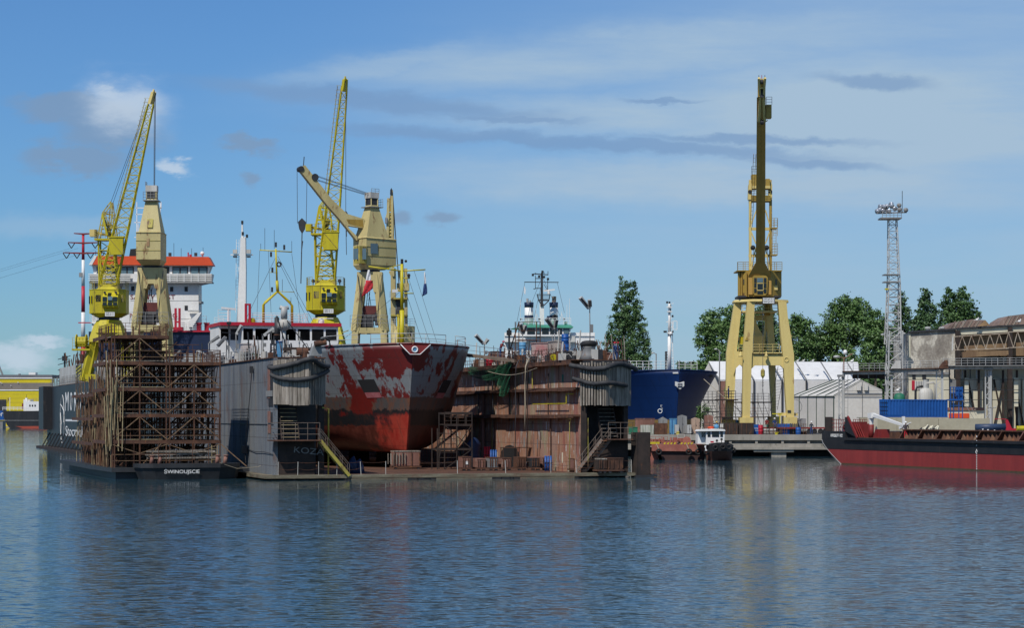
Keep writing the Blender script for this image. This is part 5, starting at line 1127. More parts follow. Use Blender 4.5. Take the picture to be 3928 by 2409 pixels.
# ------------------------------------------------------------------ beige box jib cranes
def box_crane(label, loc, ang, jib=True, zs=1.0, jt=(-9.4, 26.6), group='beige box cranes on portal legs'):
    t = thing('box_crane', label, 'crane', loc, 0, group); ca, sa = math.cos(ang), math.sin(ang)
    def r_(x, y, z): return V((x*ca-y*sa, x*sa+y*ca, z))
    for sx in (-1, 1):
        for sy in (-1, 1):
            g = G(); g.beam((sx*2.05, sy*2.0, -.1), (sx*1.8, sy*1.7, 5.9), .8, .8, .8, .8); g.beam((sx*1.8, sy*1.7, 5.8), (sx*.95, sy*.8, 13.3), .9, .8, .85, .8); g.obj('portal_leg', beige, t)
    for sy in (-1, 1): g = G(); g.beam((-1.8, sy*1.7, 5.9), (1.8, sy*1.7, 5.9), .6, .7); g.obj('cross_beam', beige, t)
    for sx in (-1, 1): g = G(); g.beam((sx*1.8, -1.7, 5.9), (sx*1.8, 1.7, 5.9), .6, .7); g.obj('cross_beam', beige, t)
    g = G(); g.prism([(-1.6, -1.35, 13.4), (1.6, -1.35, 13.4), (1.6, -1.35, 10.8), (.55, -1.35, 10.8), (.4, -1.35, 11.4), (-.3, -1.35, 11.4), (-.5, -1.35, 10.8), (-1.6, -1.35, 10.8)], (0, 2.7, 0)); g.obj('portal_head', beige, t)
    ladder(t, (.25, 0, 10.8), (.95, -.2, 6.2), .8, darksteel, step=.8, side=V((1, 0, .1))); ladder(t, (-.2, .3, 11), (-.6, 0, 6.2), .5, darksteel, step=.5)
    g = G(); g.box((-1.2, -1.3, 6.3), (.4, .2, 7.5)); g.cyl((-1.0, -.6, 7.6), (.8, -.6, 7.6), .5, 10); g.box((.7, -1.4, 6.6), (1.5, -.4, 8.2)); g.obj('winch_gear', darksteel, t); boxp(t, 'winch_cover', (-1.4, -.9, 8.0), (1.0, .4, 9.1), mat('maroon_paint', (.12, .025, .02), None, .6))
    railing(t, [(-2.4, -2.3, 6.3), (2.4, -2.3, 6.3)], 1.5, 2, .9, .03, greysteel)
    for x0, x1 in ((-1.5, -.6), (1.6, .9)): rod(t, 'hanging_cable', (x0, -1.5, 13), (x1, -2, 6.5), .05, wirem)
    g = G(); g.cyl((0, 0, 13.35), (0, 0, 13.75), 1.25, 16); g.obj('slewing_ring', darksteel, t)
    # house in slewing frame: jib towards local -x
    hs = [(-1.6, -1.5), (3.0, -1.5), (3.0, 1.5), (-1.6, 1.5)]
    g = G(); g.prism([r_(x, y, 14.3) for x, y in hs], (0, 0, 3.4)); g.add([r_(x, y, 14.3) for x, y in hs]+[r_(x*.6-.3, y*.75, 13.7) for x, y in hs], [(i, (i+1) % 4, 4+(i+1) % 4, 4+i) for i in range(4)]+[(4, 5, 6, 7)]); g.obj('machinery_house', beige, t)
    g = G(); g.add([r_(*c) for c in ((-1.7, -1.6, 17.7), (3.1, -1.6, 17.6), (3.1, 1.6, 17.6), (-1.7, 1.6, 17.7), (-1.4, -1.2, 17.95), (2.4, -1.2, 17.85), (2.4, 1.2, 17.85), (-1.4, 1.2, 17.95))], [(0, 3, 2, 1), (4, 5, 6, 7), (0, 1, 5, 4), (1, 2, 6, 5), (2, 3, 7, 6), (3, 0, 4, 7)]); g.obj('house_roof', beige, t)
    for z in (15.4, 16.6): 
        for a, b in (((-1.6, -1.53), (3.03, -1.53)), ((3.03, -1.53), (3.03, 1.53))): bar(t, 'panel_seam', r_(a[0], a[1], z), r_(b[0], b[1], z), .04, yellow_d)
    g = G(); bx = [(-1.5, -1.4), (2.0, -1.4), (2.0, 1.4), (-1.5, 1.4)]; tx = [(-.3, -.65), (.8, -.65), (.8, .65), (-.3, .65)]
    g.add([r_(x, y, 17.6) for x, y in bx]+[r_(x, y, 22.0) for x, y in tx], [(i, (i+1) % 4, 4+(i+1) % 4, 4+i) for i in range(4)]+[(3, 2, 1, 0), (4, 5, 6, 7)]); g.obj('tapered_tower', beige, t)
    for sy in (-.6, .6): bar(t, 'head_post', r_(-.25, sy, 21.8), r_(-.25, sy, 23.6), .14, beige); bar(t, 'head_post', r_(.75, sy, 21.8), r_(.75, sy, 23.6), .14, beige)
    g = G(); g.prism([r_(x, y, 22.9) for x, y in ((-.4, -.7), (.9, -.7), (.9, .7), (-.4, .7))], (0, 0, .75)); g.obj('tower_head', white_d, t); g = G(); g.prism([r_(x, y, 22.0) for x, y in ((-.3, -.6), (.8, -.6), (.8, .6), (-.3, .6))], (0, 0, .9)); g.obj('sheave_recess', darksteel, t)
    g = G(); g.prism([r_(x, y, 21.7) for x, y in ((-.8, -.95), (1.4, -.95), (1.4, .95), (-.8, .95))], (0, 0, .1)); g.obj('head_platform', greysteel, t)
    railing(t, [r_(1.35, -.9, 21.8), r_(1.35, .9, 21.8)], 1.0, 2, .5, .03, greysteel); railing(t, [r_(-.3, -.7, 23.6), r_(.9, -.7, 23.6)], .5, 1, .5, .03, greysteel)
    for k in range(2): g = G(); g.prism([r_(1.93-.62*(k), y, 18.3+k*1.6) for y in (-.35, .35)]+[r_(1.93-.35-.62*k, y, 19.4+k*1.6) for y in (.35, -.35)], r_(.05, 0, .02)); g.obj('hatch_frame', yellow_d, t)
    g = G(); g.prism([r_(3.04, y, z) for y, z in ((-.2, 15.9), (.15, 15.9), (.15, 16.9), (-.2, 16.9))], r_(.03, 0, 0)); g.obj('rust_stain_plate', mat('rusty_beige', (.30, .18, .09), (.42, .32, .15), .7, sc=2), t)
    # cab at the front-left
    g = G(); g.prism([r_(x, y, 14.4) for x, y in ((-2.7, -1.6), (-1.62, -1.6), (-1.62, -.3), (-2.7, -.3))], (0, 0, 2.2)); g.obj('operator_cab', yellow_d, t)
    for a, b in (((-2.73, -1.5), (-2.73, -.95)), ((-2.73, -.85), (-2.73, -.4)), ((-2.6, -1.63), (-1.8, -1.63))): g = G(); p0, p1 = r_(a[0], a[1], 15.3), r_(b[0], b[1], 15.3); g.beam((p0+p1)/2-V((0, 0, .4)), (p0+p1)/2+V((0, 0, 1.0)), (p1-p0).length if abs(p1.x-p0.x) > .1 else .5, .06); g.obj('cab_window', glassb, t)
    rod(t, 'cab_aerial', r_(-2.7, -1.2, 15.5), r_(-2.8, -1.2, 18.2), .03, darksteel)
    for z in (16.0,): g = G(); g.prism([r_(x, -1.54, zz) for x, zz in ((-1.0, 15.7), (.1, 15.7), (.1, 17.0), (-1.0, 17.0))], r_(0, -.05, 0)); g.obj('house_window', glassb, t)
    if jib:
        x1, z1 = jt; a2 = ang-math.radians(18); c2_, s2_ = math.cos(a2), math.sin(a2)
        def r_(x, y, z): return V((x*c2_-y*s2_, x*s2_+y*c2_, z))
        g = G(); g.prism([r_(x, -.45, z) for x, z in ((-1.6, 17.7), (-1.9, 17.4), (-4.0, 19.9), (-5.8, 21.8), (x1+.2, z1-.7), (x1, z1-.1), (x1+.7, z1+.2), (-5.2, 22.6), (-3.2, 20.8), (-.9, 20.2), (-.8, 19.0), (-3.1, 19.3), (-2.9, 18.9))], r_(0, .9, 0)); g.obj('jib_box', beige, t)
        g = G(); g.prism([r_(x, -.46, z) for x, z in ((-1.0, 19.1), (-3.0, 19.5), (-3.3, 20.1), (-1.1, 20.1))], r_(0, .02, 0)); g.obj('jib_opening', mustard, t)
        for xx, zz, rr in ((x1+.2, z1-.3, .36), (x1+2.0, z1-1.3, .46)): g = G(); g.cyl(r_(xx, -.55, zz), r_(xx, .55, zz), rr, 14); g.obj('sheave', darksteel, t)
        rod(t, 'tip_lamp', r_(x1+.6, 0, z1+.1), r_(x1+.7, 0, z1+1.3), .06, darksteel)
        for dy in (-.3, .3):
            for dz in (0, -.5): rod(t, 'luffing_rope', r_(x1+2.4, dy, z1-1.1+dz), r_(-.3, dy, 23.5+dz*.4), .03, wirem)
        a, b = r_(x1-.25, -.1, z1-.5), r_(x1+1.1, .1, z1-1.0); hb = 19.4
        rod(t, 'hoist_rope', a, (a.x+.05, a.y, hb), .035, wirem); rod(t, 'hoist_rope', b, (b.x-.1, b.y, hb), .035, wirem)
        c = (a+b)/2; g = G(); g.prism([(c.x-.5, c.y-.2, hb+.2), (c.x, c.y-.2, hb+.7), (c.x+.5, c.y-.2, hb+.2), (c.x+.35, c.y-.2, hb-.7), (c.x, c.y-.2, hb-1.3), (c.x-.35, c.y-.2, hb-.7)], (0, .4, 0)); g.obj('hook_block', darksteel, t); rod(t, 'hook_sling', (c.x, c.y, hb-1.2), (c.x-.15, c.y, hb-7.6), .07, wirem); rod(t, 'hook_sling', (c.x+.1, c.y, hb-2.2), (c.x-.1, c.y, hb-3.8), .05, wirem)
    return t
b1 = box_crane('beige box crane left of the orange roofed bridge, seen from its back', D(2.2, duv(584, u=2.2), WZ+.05), math.radians(-90), jib=False)
b2 = box_crane('beige box crane with its jib reaching up left and a hook block hanging', D(30, duv(1420, u=30), WZ+.05), math.radians(38))
t_ = bpy.data.objects.new('graffiti', None); bpy.data.objects.remove(t_)
ca, sa = math.cos(math.radians(38)), math.sin(math.radians(38)); text(b2, 'graffiti', 'NOTI', darksteel, (3.05*ca+.5*sa, 3.05*sa-.5*ca, 14.7), (-sa, ca, 0), (0, 0, 1), .42, 1.5, .02)
# third beige crane behind
b3 = Fr('deck_crane', 'slender beige crane behind the yellow foremast with its jib pointing straight up', 'crane', 1540, 1480, 322); p = b3.p; e = b3.e
g = G(); g.cyl(p(1545, 1480, 2), p(1545, 1252, 2), 47*b3.s, 20); g.obj('round_pedestal', beige, e, True); b3.rect('pedestal_door', 1573, 1579, 1270, 1290, .3, .5, darksteel); b3.rect('pedestal_sign', 1538, 1552, 1277, 1284, .1, .3, whiteflat)
for a, b, w0 in ((1504, 1508, 18), (1554, 1556, 12)): g = G(); g.beam(p(a+4, 1252, 2), p(b, 1030, 2), w0*b3.s, .8); g.obj('tower_column', beige, e)
for y in (1210, 1145): b3.rect('platform', 1498, 1562, y-3, y+3, .8, 3.2, yellow_d); railing(e, [p(1496, y-3, .8), p(1560, y-3, .8)], .9, 2, .8, .03, greysteel)
railing(e, [p(1494, 1250, 0), p(1592, 1250, 0)], 1.0, 2, .8, .03, white_d)
for x in (1522, 1537, 1552): b3.rect('ballast_block', x, x+16, 1086, 1114, 1, 3, beige)
for a, b in (((1515, 1090), (1495, 1040)), ((1540, 1086), (1530, 1040)), ((1563, 1088), (1554, 1042)), ((1512, 1145), (1560, 1200)), ((1556, 1145), (1512, 1210))): bar(e, 'tie_bar', p(*a, 2), p(*b, 2), .3, beige if a[1] < 1100 else darksteel)
g = G(); g.ball(p(1528, 1195, 2), .5, 8); g.ball(p(1546, 1194, 2), .5, 8); g.beam(p(1510, 1198, 2), p(1560, 1198, 2), .4); g.beam(p(1530, 1145, 2), p(1536, 1250, 2), .9); g.obj('slewing_gear', darksteel, e)
for a, b, w0, m in (((1484, 1000), (1490, 760), 10, beige), ((1508, 1060), (1503, 730), 9, beige), ((1532, 1110), (1505, 728), 3.5, darksteel)): bar(e, 'jib_chord', p(*a, 0), p(*b, 0), w0*b3.s, m)
b3.rect('jib_plate', 1486, 1512, 815, 990, .05, .25, cream); pr('jib_hollow', [(1486, 812), (1502, 812), (1502, 745), (1498, 745)], -.1, .0, mustard, None, b3); pr('jib_tip', [(1496, 745), (1497, 727), (1502, 720), (1507, 745)], -.3, .4, darksteel, None, b3)
for k in range(12): b3.rect('jib_rung', 1488, 1508, 820+k*14, 823+k*14, -.1, .02, yellow_d)
b3.rect('side_box', 1477, 1486, 835, 856, -.5, .4, greysteel); bar(e, 'jib_brace', p(1480, 835), p(1492, 790), .12, beige); b3.rect('lower_column', 1499, 1518, 1030, 1260, 2.9, 3.6, yellow_d)

# ------------------------------------------------------------------ tug-like white ship behind the right wing
tg = Fr('salvage_tug', 'white ship with green trimmed bridge, black mast and two blue topped funnels', 'ship', 2100, 1800, 332); p = tg.p; e = tg.e
Q = lambda n, pts, d0, d1, m: pr(n, pts, d0, d1, m, None, tg)
Q('lower_superstructure', [(1935, 1800), (1935, 1278), (2282, 1278), (2282, 1315), (2210, 1318), (2210, 1800)], 1.5, 9, white)
Q('bridge_wing', [(1935, 1276), (2282, 1276), (2280, 1316), (2215, 1316), (2160, 1310), (1935, 1312)], .6, 3.5, white); tg.rect('wing_rail', 1935, 2278, 1286, 1289, .4, .5, white)
tg.rect('wing_panel', 2160, 2206, 1290, 1312, .45, .58, white_d)
Q('wheelhouse', [(2012, 1290), (2008, 1254), (2192, 1254), (2184, 1290)], 0, 6, white); Q('green_roof_edge', [(1998, 1250), (2008, 1246), (2188, 1246), (2200, 1254), (2192, 1258), (2006, 1256)], -.4, 6.5, mat('mint_green_paint', (.10, .42, .28), None, .5, sc=.6))
for a, b in ((2022, 2052), (2057, 2075), (2079, 2105), (2110, 2136), (2140, 2156), (2162, 2184)): o = tg.rect('window', a, b, 1260, 1282, -.06, .02, darksteel); tg.rect('pane', a+2, b-2, 1262, 1280, -.09, -.05, glassb if a == 2057 or a == 2162 else glass)
railing(e, [p(2000, 1247, 0), p(2190, 1247, 0)], 1.05, 3, 1.0, .035, white)
for x in (2005, 2050, 2120, 2165): tg.rect('green_roof_box', x, x+12, 1234, 1246, 1, 2, MATS['mint_green_paint'])
for x0, x1, yb_ in ((2012, 2046, 1160), (2108, 2140, 1160)):
    g = G(); c = (x0+x1)/2; r0 = (x1-x0)/2*tg.s; g.cyl(p(c, 1250, 5), p(c, yb_+20, 5), r0, 16); g.obj('funnel', white, e, True)
    g = G(); g.cyl(p(c, yb_+20, 5), p(c, yb_, 5), r0*1.02, 16, r0*1.08); g.cyl(p(c, 1223, 5), p(c, 1210, 5), r0*1.03, 16); g.obj('blue_funnel_band', navy, e, True)
g = G(); g.cyl(p(2023, 1160, 5), p(2023, 1145, 5), .18, 8); g.cyl(p(2033, 1160, 5), p(2033, 1152, 5), .15, 8); g.obj('exhaust_pipe', lightsteel, e); g = G(); g.cyl(p(2125, 1160, 5), p(2126, 1137, 5), .32, 10); g.obj('exhaust_pipe', mat('scorched_steel', (.36, .24, .15), (.22, .18, .14), .6, sc=1), e)
tg.rect('mast_trunk', 2070, 2087, 1165, 1250, 3, 3.8, white); g = G(); g.beam(p(2078, 1175, 3), p(2079, 1045, 3), .42, .42, .30, .30); g.obj('black_mast', darksteel, e)
for a, b, w_ in (((2011, 1082), (2143, 1083), .12), ((2047, 1050), (2103, 1054), .14), ((2053, 1068), (2075, 1068), .12), ((2054, 1057), (2054, 1108), .1), ((2054, 1106), (2076, 1106), .12), ((2101, 1070), (2101, 1112), .1), ((2046, 1108), (2054, 1108), .12), ((2090, 1112), (2101, 1112), .1), ((2062, 1130), (2110, 1130), .12), ((2060, 1128), (2066, 1153), .14), ((2110, 1128), (2106, 1152), .14), ((2066, 1152), (2106, 1152), .2), ((2066, 1153), (2078, 1170), .15), ((2106, 1153), (2086, 1172), .15), ((2086, 1090), (2100, 1112), .08), ((2055, 1046), (2055, 1054), .1), ((2102, 1040), (2102, 1056), .1), ((2087, 1043), (2087, 1052), .08)): bar(e, 'mast_bar', p(*a, 3), p(*b, 3), w_, darksteel)
for y in (1136, 1142, 1148): bar(e, 'cage_bar', p(2063, y, 3), p(2108, y, 3), .06, darksteel)
for x, y in ((2081, 1042), (2068, 1060), (2087, 1062), (2102, 1070), (2078, 1055), (2044, 1054)): g = G(); g.cyl(p(x, y+5, 2.8), p(x, y-4, 2.8), .17, 6); g.obj('mast_lamp', black, e)
g = G(); g.beam(p(2085, 1116, 2.5), p(2128, 1111, 2.5), .22); g.cyl(p(2105, 1128, 2.5), p(2105, 1114, 2.5), .2, 8); g.obj('radar_scanner', white, e)
for x, y0, y1 in ((1996, 1250, 1150), (2184, 1250, 1145), (2174, 1250, 1170), (2055, 1250, 1172), (2153, 1215, 1195)): rod(e, 'whip_aerial', p(x, y0, 1), p(x+1, y1, 1), .035, white)
for a, b in (((2076, 1070), (2040, 1160)), ((2078, 1085), (2046, 1230)), ((2138, 1085), (2165, 1200)), ((2013, 1085), (1980, 1250)), ((2080, 1060), (2150, 1215))): rod(e, 'stay_wire', p(*a, 2.6), p(*b, 2.6), .025, wirem)
Q('furled_flag', [(2012, 1096), (2017, 1112), (2015, 1130), (2010, 1124), (2010, 1105)], 2.4, 2.6, whitecl); tg.rect('blue_drum', 2098, 2112, 1212, 1232, 1.5, 2.4, navy)
g = G(); g.torus(p(2128, 1216, 1), .28, .12, (0, 1, 0), 12, 6); g.cyl(p(2128, 1216, 1.1), p(2128, 1216, 1.2), .25, 12); g.obj('searchlight', darksteel, e)
for x in (1995, 2065, 2160): tg.rect('roof_lamp', x, x+8, 1222, 1228, .5, .8, darksteel)
for x, y in ((2060, 1205), (2155, 1203)): rod(e, 'aerial_leg', p(x-8, 1232, 1), p(x, y, 1), .04, white); rod(e, 'aerial_leg', p(x+8, 1232, 1), p(x, y, 1), .04, white)
Q('green_canopy', [(1958, 1262), (1975, 1257), (2000, 1260), (2000, 1264)], 2, 4, greenp); tg.rect('porthole', 2170, 2178, 1292, 1302, .4, .46, glass); tg.rect('porthole', 2060, 2072, 1290, 1296, .4, .46, glass)
Q('hull_side', [(1900, 1380), (2350, 1380), (2350, 1800), (1900, 1800)], 9, 14, navy)

# ------------------------------------------------------------------ blue ship bow behind the quay
BS = P(2606, 1415, 322); BS.z = 0; bs = thing('blue_ship', 'dark blue ship bow with a white shield emblem behind the quay', 'ship', BS, TH)
def bluehull():
    m = bpy.data.materials.new('dark_blue_hull_paint'); m.use_nodes = True; t = NT(m.node_tree); bs_ = t.n['Principled BSDF']
    oc = t.new('ShaderNodeTexCoord').outputs['Object']; s_ = t.new('ShaderNodeSeparateXYZ'); t.l.new(oc, s_.inputs[0]); z = s_.outputs[2]
    n = t.noise(t.scale(oc, (1, 1, .4)), .8, 6, .7); n2 = t.noise(oc, 2.6, 6, .75)
    c = t.mix(n, (.002, .014, .066), (.004, .026, .11)); c = t.mix(t.rng(n2, .68, .74, 0, .6), c, (.05, .03, .02))
    och = t.mix(n2, (.20, .12, .04), (.30, .20, .07)); zz = t.m('MULTIPLY_ADD', n2, .3, z)
    c = t.mix(t.rng(zz, 5.0, 5.2), och, c); pale = t.m('MULTIPLY', t.rng(s_.outputs[0], 1.8, 3.6), t.rng(t.m('ADD', z, t.m('MULTIPLY', n, 2)), 9.0, 7.0)); c = t.mix(t.m('MULTIPLY', pale, .05), c, (.12, .10, .08)); sm = t.seams(s_.outputs[1], z, 3.8, 1.8); c = t.mix(t.m('MULTIPLY', sm, .4), c, (.002, .006, .02)); drip = t.noise(t.scale(oc, (2, 2, .12)), 1.0, 5, .7); c = t.mix(t.rng(drip, .56, .72, 0, .3), c, (.012, .018, .04))
    t.put(bs_.inputs['Base Color'], c); bs_.inputs['Roughness'].default_value = .5; bs_.inputs['Specular IOR Level'].default_value = .2; return m
fb = hull(bs, 'ship_hull', bluehull(), 8.8, 70, -.5, 11.6, 2.2, 9, 26, 2.0, 1.5, 2.6, .6, zpow=1.3)
sh = [(0, 1), (.5, .82), (1, 1), (1, .45), (.5, 0), (0, .45)]
cs = V((0, -.2, 10.05)); g = G(); g.prism([(cs.x-.62+x*1.3, cs.y, cs.z-.7+y*1.15) for x, y in sh], (0, .35, 0)); g.obj('shield_emblem', whiteflat, bs)
boxp(bs, 'emblem_badge', (-.32, -.24, 9.62), (.38, -.201, 10.2), navy); text(bs, 'emblem_lettering', 'GRI', whiteflat, (-.28, -.26, 9.8), (1, 0, 0), (0, 0, 1), .22, .6, .01)
patch(bs, 'hawse_plate', fb, -1, 8.0, 10.5, 5.9, 7.2, rust_d, .08); patch(bs, 'rust_run', fb, -1, 8.4, 10.4, 5.2, 5.9, rust, .06)
for sd, a in ((-1, 6.5), (1, 4.3)): patch(bs, 'fairlead', fb, sd, a, a+.8, 10.9, 11.2, black, .08, 3)
patch(bs, 'white_fairlead', fb, -1, .1, .45, 11.1, 11.3, whiteflat, .1, 3)
text(bs, 'draught_mark', '5', whiteflat, (-2.3, 1.6, 6.3), (1, .6, 0), (0, 0, 1), .8, .45, .05); g = G(); g.torus((-2.5, 1.3, 6.2), .3, .06, (.3, 1, 0), 14, 5); g.obj('thruster_mark', whiteflat, bs)
boxp(bs, 'deck_platform', (-7.5, 9, 11.9), (6.5, 30, 12.35), white)
railing(bs, [(-7.2, 8.8, 12.3), (6.3, 8.8, 12.3)], 1.35, 2, .95, .04, white); railing(bs, [(-7.2, 24, 12.3), (-7.2, 8.8, 12.3)], 1.35, 2, 1.5, .04, white)
ms = Fr('foremast', 'x', 'mast', 2566, 1420, 330); bpy.data.objects.remove(ms.e)
me_ = bpy.data.objects.new('white_mast', None); COL.objects.link(me_); me_.parent = bs; me_.matrix_local = Matrix.Translation(BS).inverted() if False else (Matrix.Translation(BS) @ Matrix.Rotation(TH, 4, 'Z')).inverted() @ Matrix.Translation(P(2566, 1420, 330))
ms.e = me_; p = ms.p
g = G(); g.cyl(p(2568, 1425), p(2568, 1280), .30, 10, .26); g.cyl(p(2568, 1280), p(2568, 1180), .24, 10, .17); g.cyl(p(2568, 1180), p(2568, 1165), .2, 8); g.obj('mast_tube', white, me_, True)
rod(me_, 'ladder_rail', p(2583, 1418), p(2578, 1230), .06, white); 
for k in range(6): rod(me_, 'mast_step', p(2568, 1405-k*30), p(2582, 1405-k*30), .06, white)
for y in (1178, 1195, 1278): ms.rect('mast_table', 2560, 2578, y-2, y+2, -.5, .5, white)
for k in range(9): rod(me_, 'peg', p(2560, 1400-k*24), p(2568, 1400-k*24), .035, white)
ms.rect('black_floodlight', 2546, 2558, 1269, 1276, -.5, 0, black); g = G(); g.cyl(p(2573, 1280, -.9), p(2573, 1280, -.2), .22, 12, .32); g.obj('fog_horn', white, me_, True); ms.rect('black_lamp', 2579, 2584, 1269, 1276, -.4, 0, black)
for a, b in (((2582, 1232), (2597, 1232)), ((2597, 1232), (2597, 1265)), ((2597, 1265), (2582, 1263)), ((2582, 1263), (2582, 1232)), ((2555, 1235), (2585, 1240)), ((2570, 1230), (2580, 1212)), ((2556, 1177), (2568, 1177)), ((2576, 1165), (2584, 1164))): bar(me_, 'aerial_frame', p(*a), p(*b), .09, white)
for x, y in ((2568, 1161), (2571, 1172), (2571, 1188), (2580, 1213), (2559, 1160)): g = G(); g.cyl(p(x, y+4), p(x, y-4), .14, 6); g.obj('mast_lamp', black, me_)
for a, b in (((2562, 1240), (2480, 1330)), ((2582, 1268), (2655, 1400)), ((2580, 1268), (2615, 1420))): rod(bs, 'stay_wire', me_.matrix_local @ p(*a), me_.matrix_local @ p(*b), .05, wirem)
g = G()
q0 = Fr('dark_derrick', 'thin dark lattice post standing left of the white mast', 'mast', 2555, 1440, 345); 
bar(q0.e, 'post', q0.p(2555, 1440), q0.p(2555, 1348), .3, darksteel)
for k in range(8): bar(q0.e, 'rung', q0.p(2550, 1430-k*11), q0.p(2562, 1427-k*11), .12, darksteel)
# ------------------------------------------------------------------ the big portal crane on the quay
pc = Fr('portal_crane', 'big cream portal crane with a dark upright jib on the quay', 'crane', 2915, 1668, 306); p = pc.p; e = pc.e
pc.e.location.z = QZ; pc.by = 1597+(CH-QZ)*F/306; p = pc.p
def leg(pts_l, pts_r, d0, d1, m=cream, name='portal_leg'): return pr(name, pts_l+pts_r[::-1], d0, d1, m, None, pc)
leg([(2818, 1158), (2787, 1355), (2784, 1622)], [(2847, 1158), (2826, 1352), (2812, 1622)], 1.2, 2.4)
leg([(2867, 1158), (2853, 1330), (2851, 1375), (2849, 1606)], [(2895, 1158), (2892, 1250), (2886, 1330), (2884, 1375), (2877, 1606)], -.9, .5)
leg([(2985, 1158), (2993, 1250), (3004, 1362), (3019, 1600)], [(3017, 1158), (3022, 1215), (3046, 1362), (3046, 1600)], -.9, .5)
leg([(2936, 1165), (2948, 1350), (2962, 1600)], [(2962, 1165), (2975, 1350), (2977, 1600)], 6.5, 7.8)
for c0, c1, yt, yb__, r_, d0, d1 in ((2820, 2857, 1350, 1400, 22, 1.0, 1.6), (2880, 3010, 1362, 1402, 26, -.6, .2)):
    # cross beam with rounded haunches
    top = [(c0-4, yt-20), (c0+4, yt-4), (c0+16, yt)]+[(c1-16, yt), (c1-4, yt-4), (c1+4, yt-20)]
    bot = [(c1+8, yb__+40), (c1-2, yb__+14), (c1-16, yb__)]+[(c0+16, yb__), (c0+2, yb__+14), (c0-6, yb__+40)]
    pr('cross_beam', top+bot, d0, d1, cream, None, pc)
pc.rect('rear_cross_beam', 2850, 2985, 1366, 1396, 6.6, 7.4, cream); pr('side_cross_beam', [(2940, 1366), (2990, 1366), (2990, 1396), (2940, 1396)], 1, 6.5, mustard, None, pc)
g = G(); 
for x0, x1, y0, y1 in ((2896, 2925, 1240, 1350), (2925, 2932, 1210, 1240)): pass
pr('inner_funnel', [(2891, 1225), (2897, 1350), (2930, 1350), (2930, 1290), (2911, 1262), (2898, 1225)], 2.5, 4, cream, None, pc); pr('rear_leg_frame', [(2895, 1210), (2950, 1206), (2937, 1290), (2936, 1330), (2929, 1330), (2931, 1270), (2934, 1230), (2898, 1230)], 6.6, 7.2, cream, None, pc)
pc.rect('winch_house', 2891, 2928, 1288, 1350, 2.2, 4.4, cream); pc.rect('switch_cabinet', 2836, 2853, 1293, 1322, 1.8, 2.6, yellow)
pc.rect('upper_floor', 2848, 2983, 1192, 1198, .6, 5, cream); railing(e, [p(2848, 1192, .6), p(2983, 1192, .6)], 1.1, 2, 1.1, .035, cream); railing(e, [p(2848, 1192, 5), p(2983, 1192, 5)], 1.1, 2, 1.1, .035, cream)
pc.rect('mid_floor', 2887, 3000, 1352, 1356, -.9, 5, cream); railing(e, [p(2888, 1352, -1), p(2990, 1352, -1)], 1.1, 2, .9, .035, cream); railing(e, [p(2834, 1352, 1), p(2852, 1352, 1)], 1.1, 2, .5, .035, cream)
for x in (2840, 2939): g = G(); c = p(x, 1362, -1.2); g.lathe([(.32, -.25), (.22, 0), (.1, .15), (.08, .5)], c, 10); g.obj('bell_lamp', cream, e, True)
pc.rect('central_column', 2934, 2955, 1160, 1210, 2.5, 4, mustard)
g = G(); c = p(2916, 1161, 2.4); g.lathe([(4.0, -.12), (4.1, 0), (4.0, .30), (1.9, .45)], c, 8, .95); g.obj('ring_platform', cream, e); g = G(); g.cyl(p(2914, 1150, 2.4), p(2914, 1136, 2.4), 1.8, 18); g.obj('slewing_ring', darksteel, e)
pr('leg_corner_plate', [(2866, 1290), (2870, 1306), (2858, 1306)], -1.0, -.88, mustard, None, pc); g = G(); g.torus(p(3017, 1380, -.95), .30, .05, (0, 1, 0), 16, 5); g.obj('manhole_ring', cream, e); g = G(); g.torus(p(3031, 1291, -.5), .2, .09, (0, 1, 0), 12, 5); g.obj('towing_eye', cream, e)
for i in range(3): pass
pc.rect('foot_pad', 2838, 2890, 1602, 1632, -1.2, 1.0, cream); pc.rect('foot_pad', 3008, 3058, 1600, 1640, -1.2, 1.0, cream); pc.rect('foot_pad', 2772, 2820, 1610, 1640, .9, 3, cream); pc.rect('foot_pad', 2950, 2990, 1598, 1640, 6, 8.2, cream); pc.rect('leg_nameplate', 3021, 3034, 1574, 1583, -1.0, -.91, darksteel)
pc.rect('sill_beam', 2985, 3060, 1584, 1596, -.3, .4, cream); pc.rect('cable_guard', 2962, 3000, 1586, 1590, -1.4, -1.3, yellow); pc.rect('cable_guard_post', 2990, 2994, 1586, 1640, -1.4, -1.3, yellow)
# stair up the right side
a, b = p(2968, 1575, -.3), p(2998, 1405, 3.0); ladder(e, a, b, 1.0, darksteel, 'access_stair', .45, side=V((1, 0, .2)))
g = G(); g.torus(p(3048, 1560, -.7), 1.0, .035, (0, 1, 0), 20, 4); g.obj('cable_wheel', greysteel, e)
# house
g = G(); g.prism([p(x, 1138, d) for x, d in ((2830, 1.0), (2830, 5.0), (2998, 5.0), (2998, 1.0), (2958, -.3), (2872, -.3))], (0, 0, 100*pc.s)); g.obj('machinery_house', mustard, e)
pc.rect('house_roof', 2828, 3000, 1036, 1040, .0, 5.1, mustard); railing(e, [p(2829, 1037, .6), p(2829, 1037, 5)], 1.15, 3, .9, .035, mustard)
railing(e, [p(2829, 1037, .6), p(2873, 1037, -.3)], 1.15, 3, .8, .035, mustard); railing(e, [p(2958, 1037, -.3), p(3000, 1037, .6)], 1.15, 3, .8, .035, mustard); railing(e, [p(2830, 1037, 5), p(3000, 1037, 5)], 1.15, 3, 1, .035, mustard)
for a, b in ((2851, 2860), (2969, 2980)): g = G(); y_ = .32; g.box(p(a, 1092, y_-.1), p(b, 1071, y_-.02)); g.obj('house_window', glass, e)
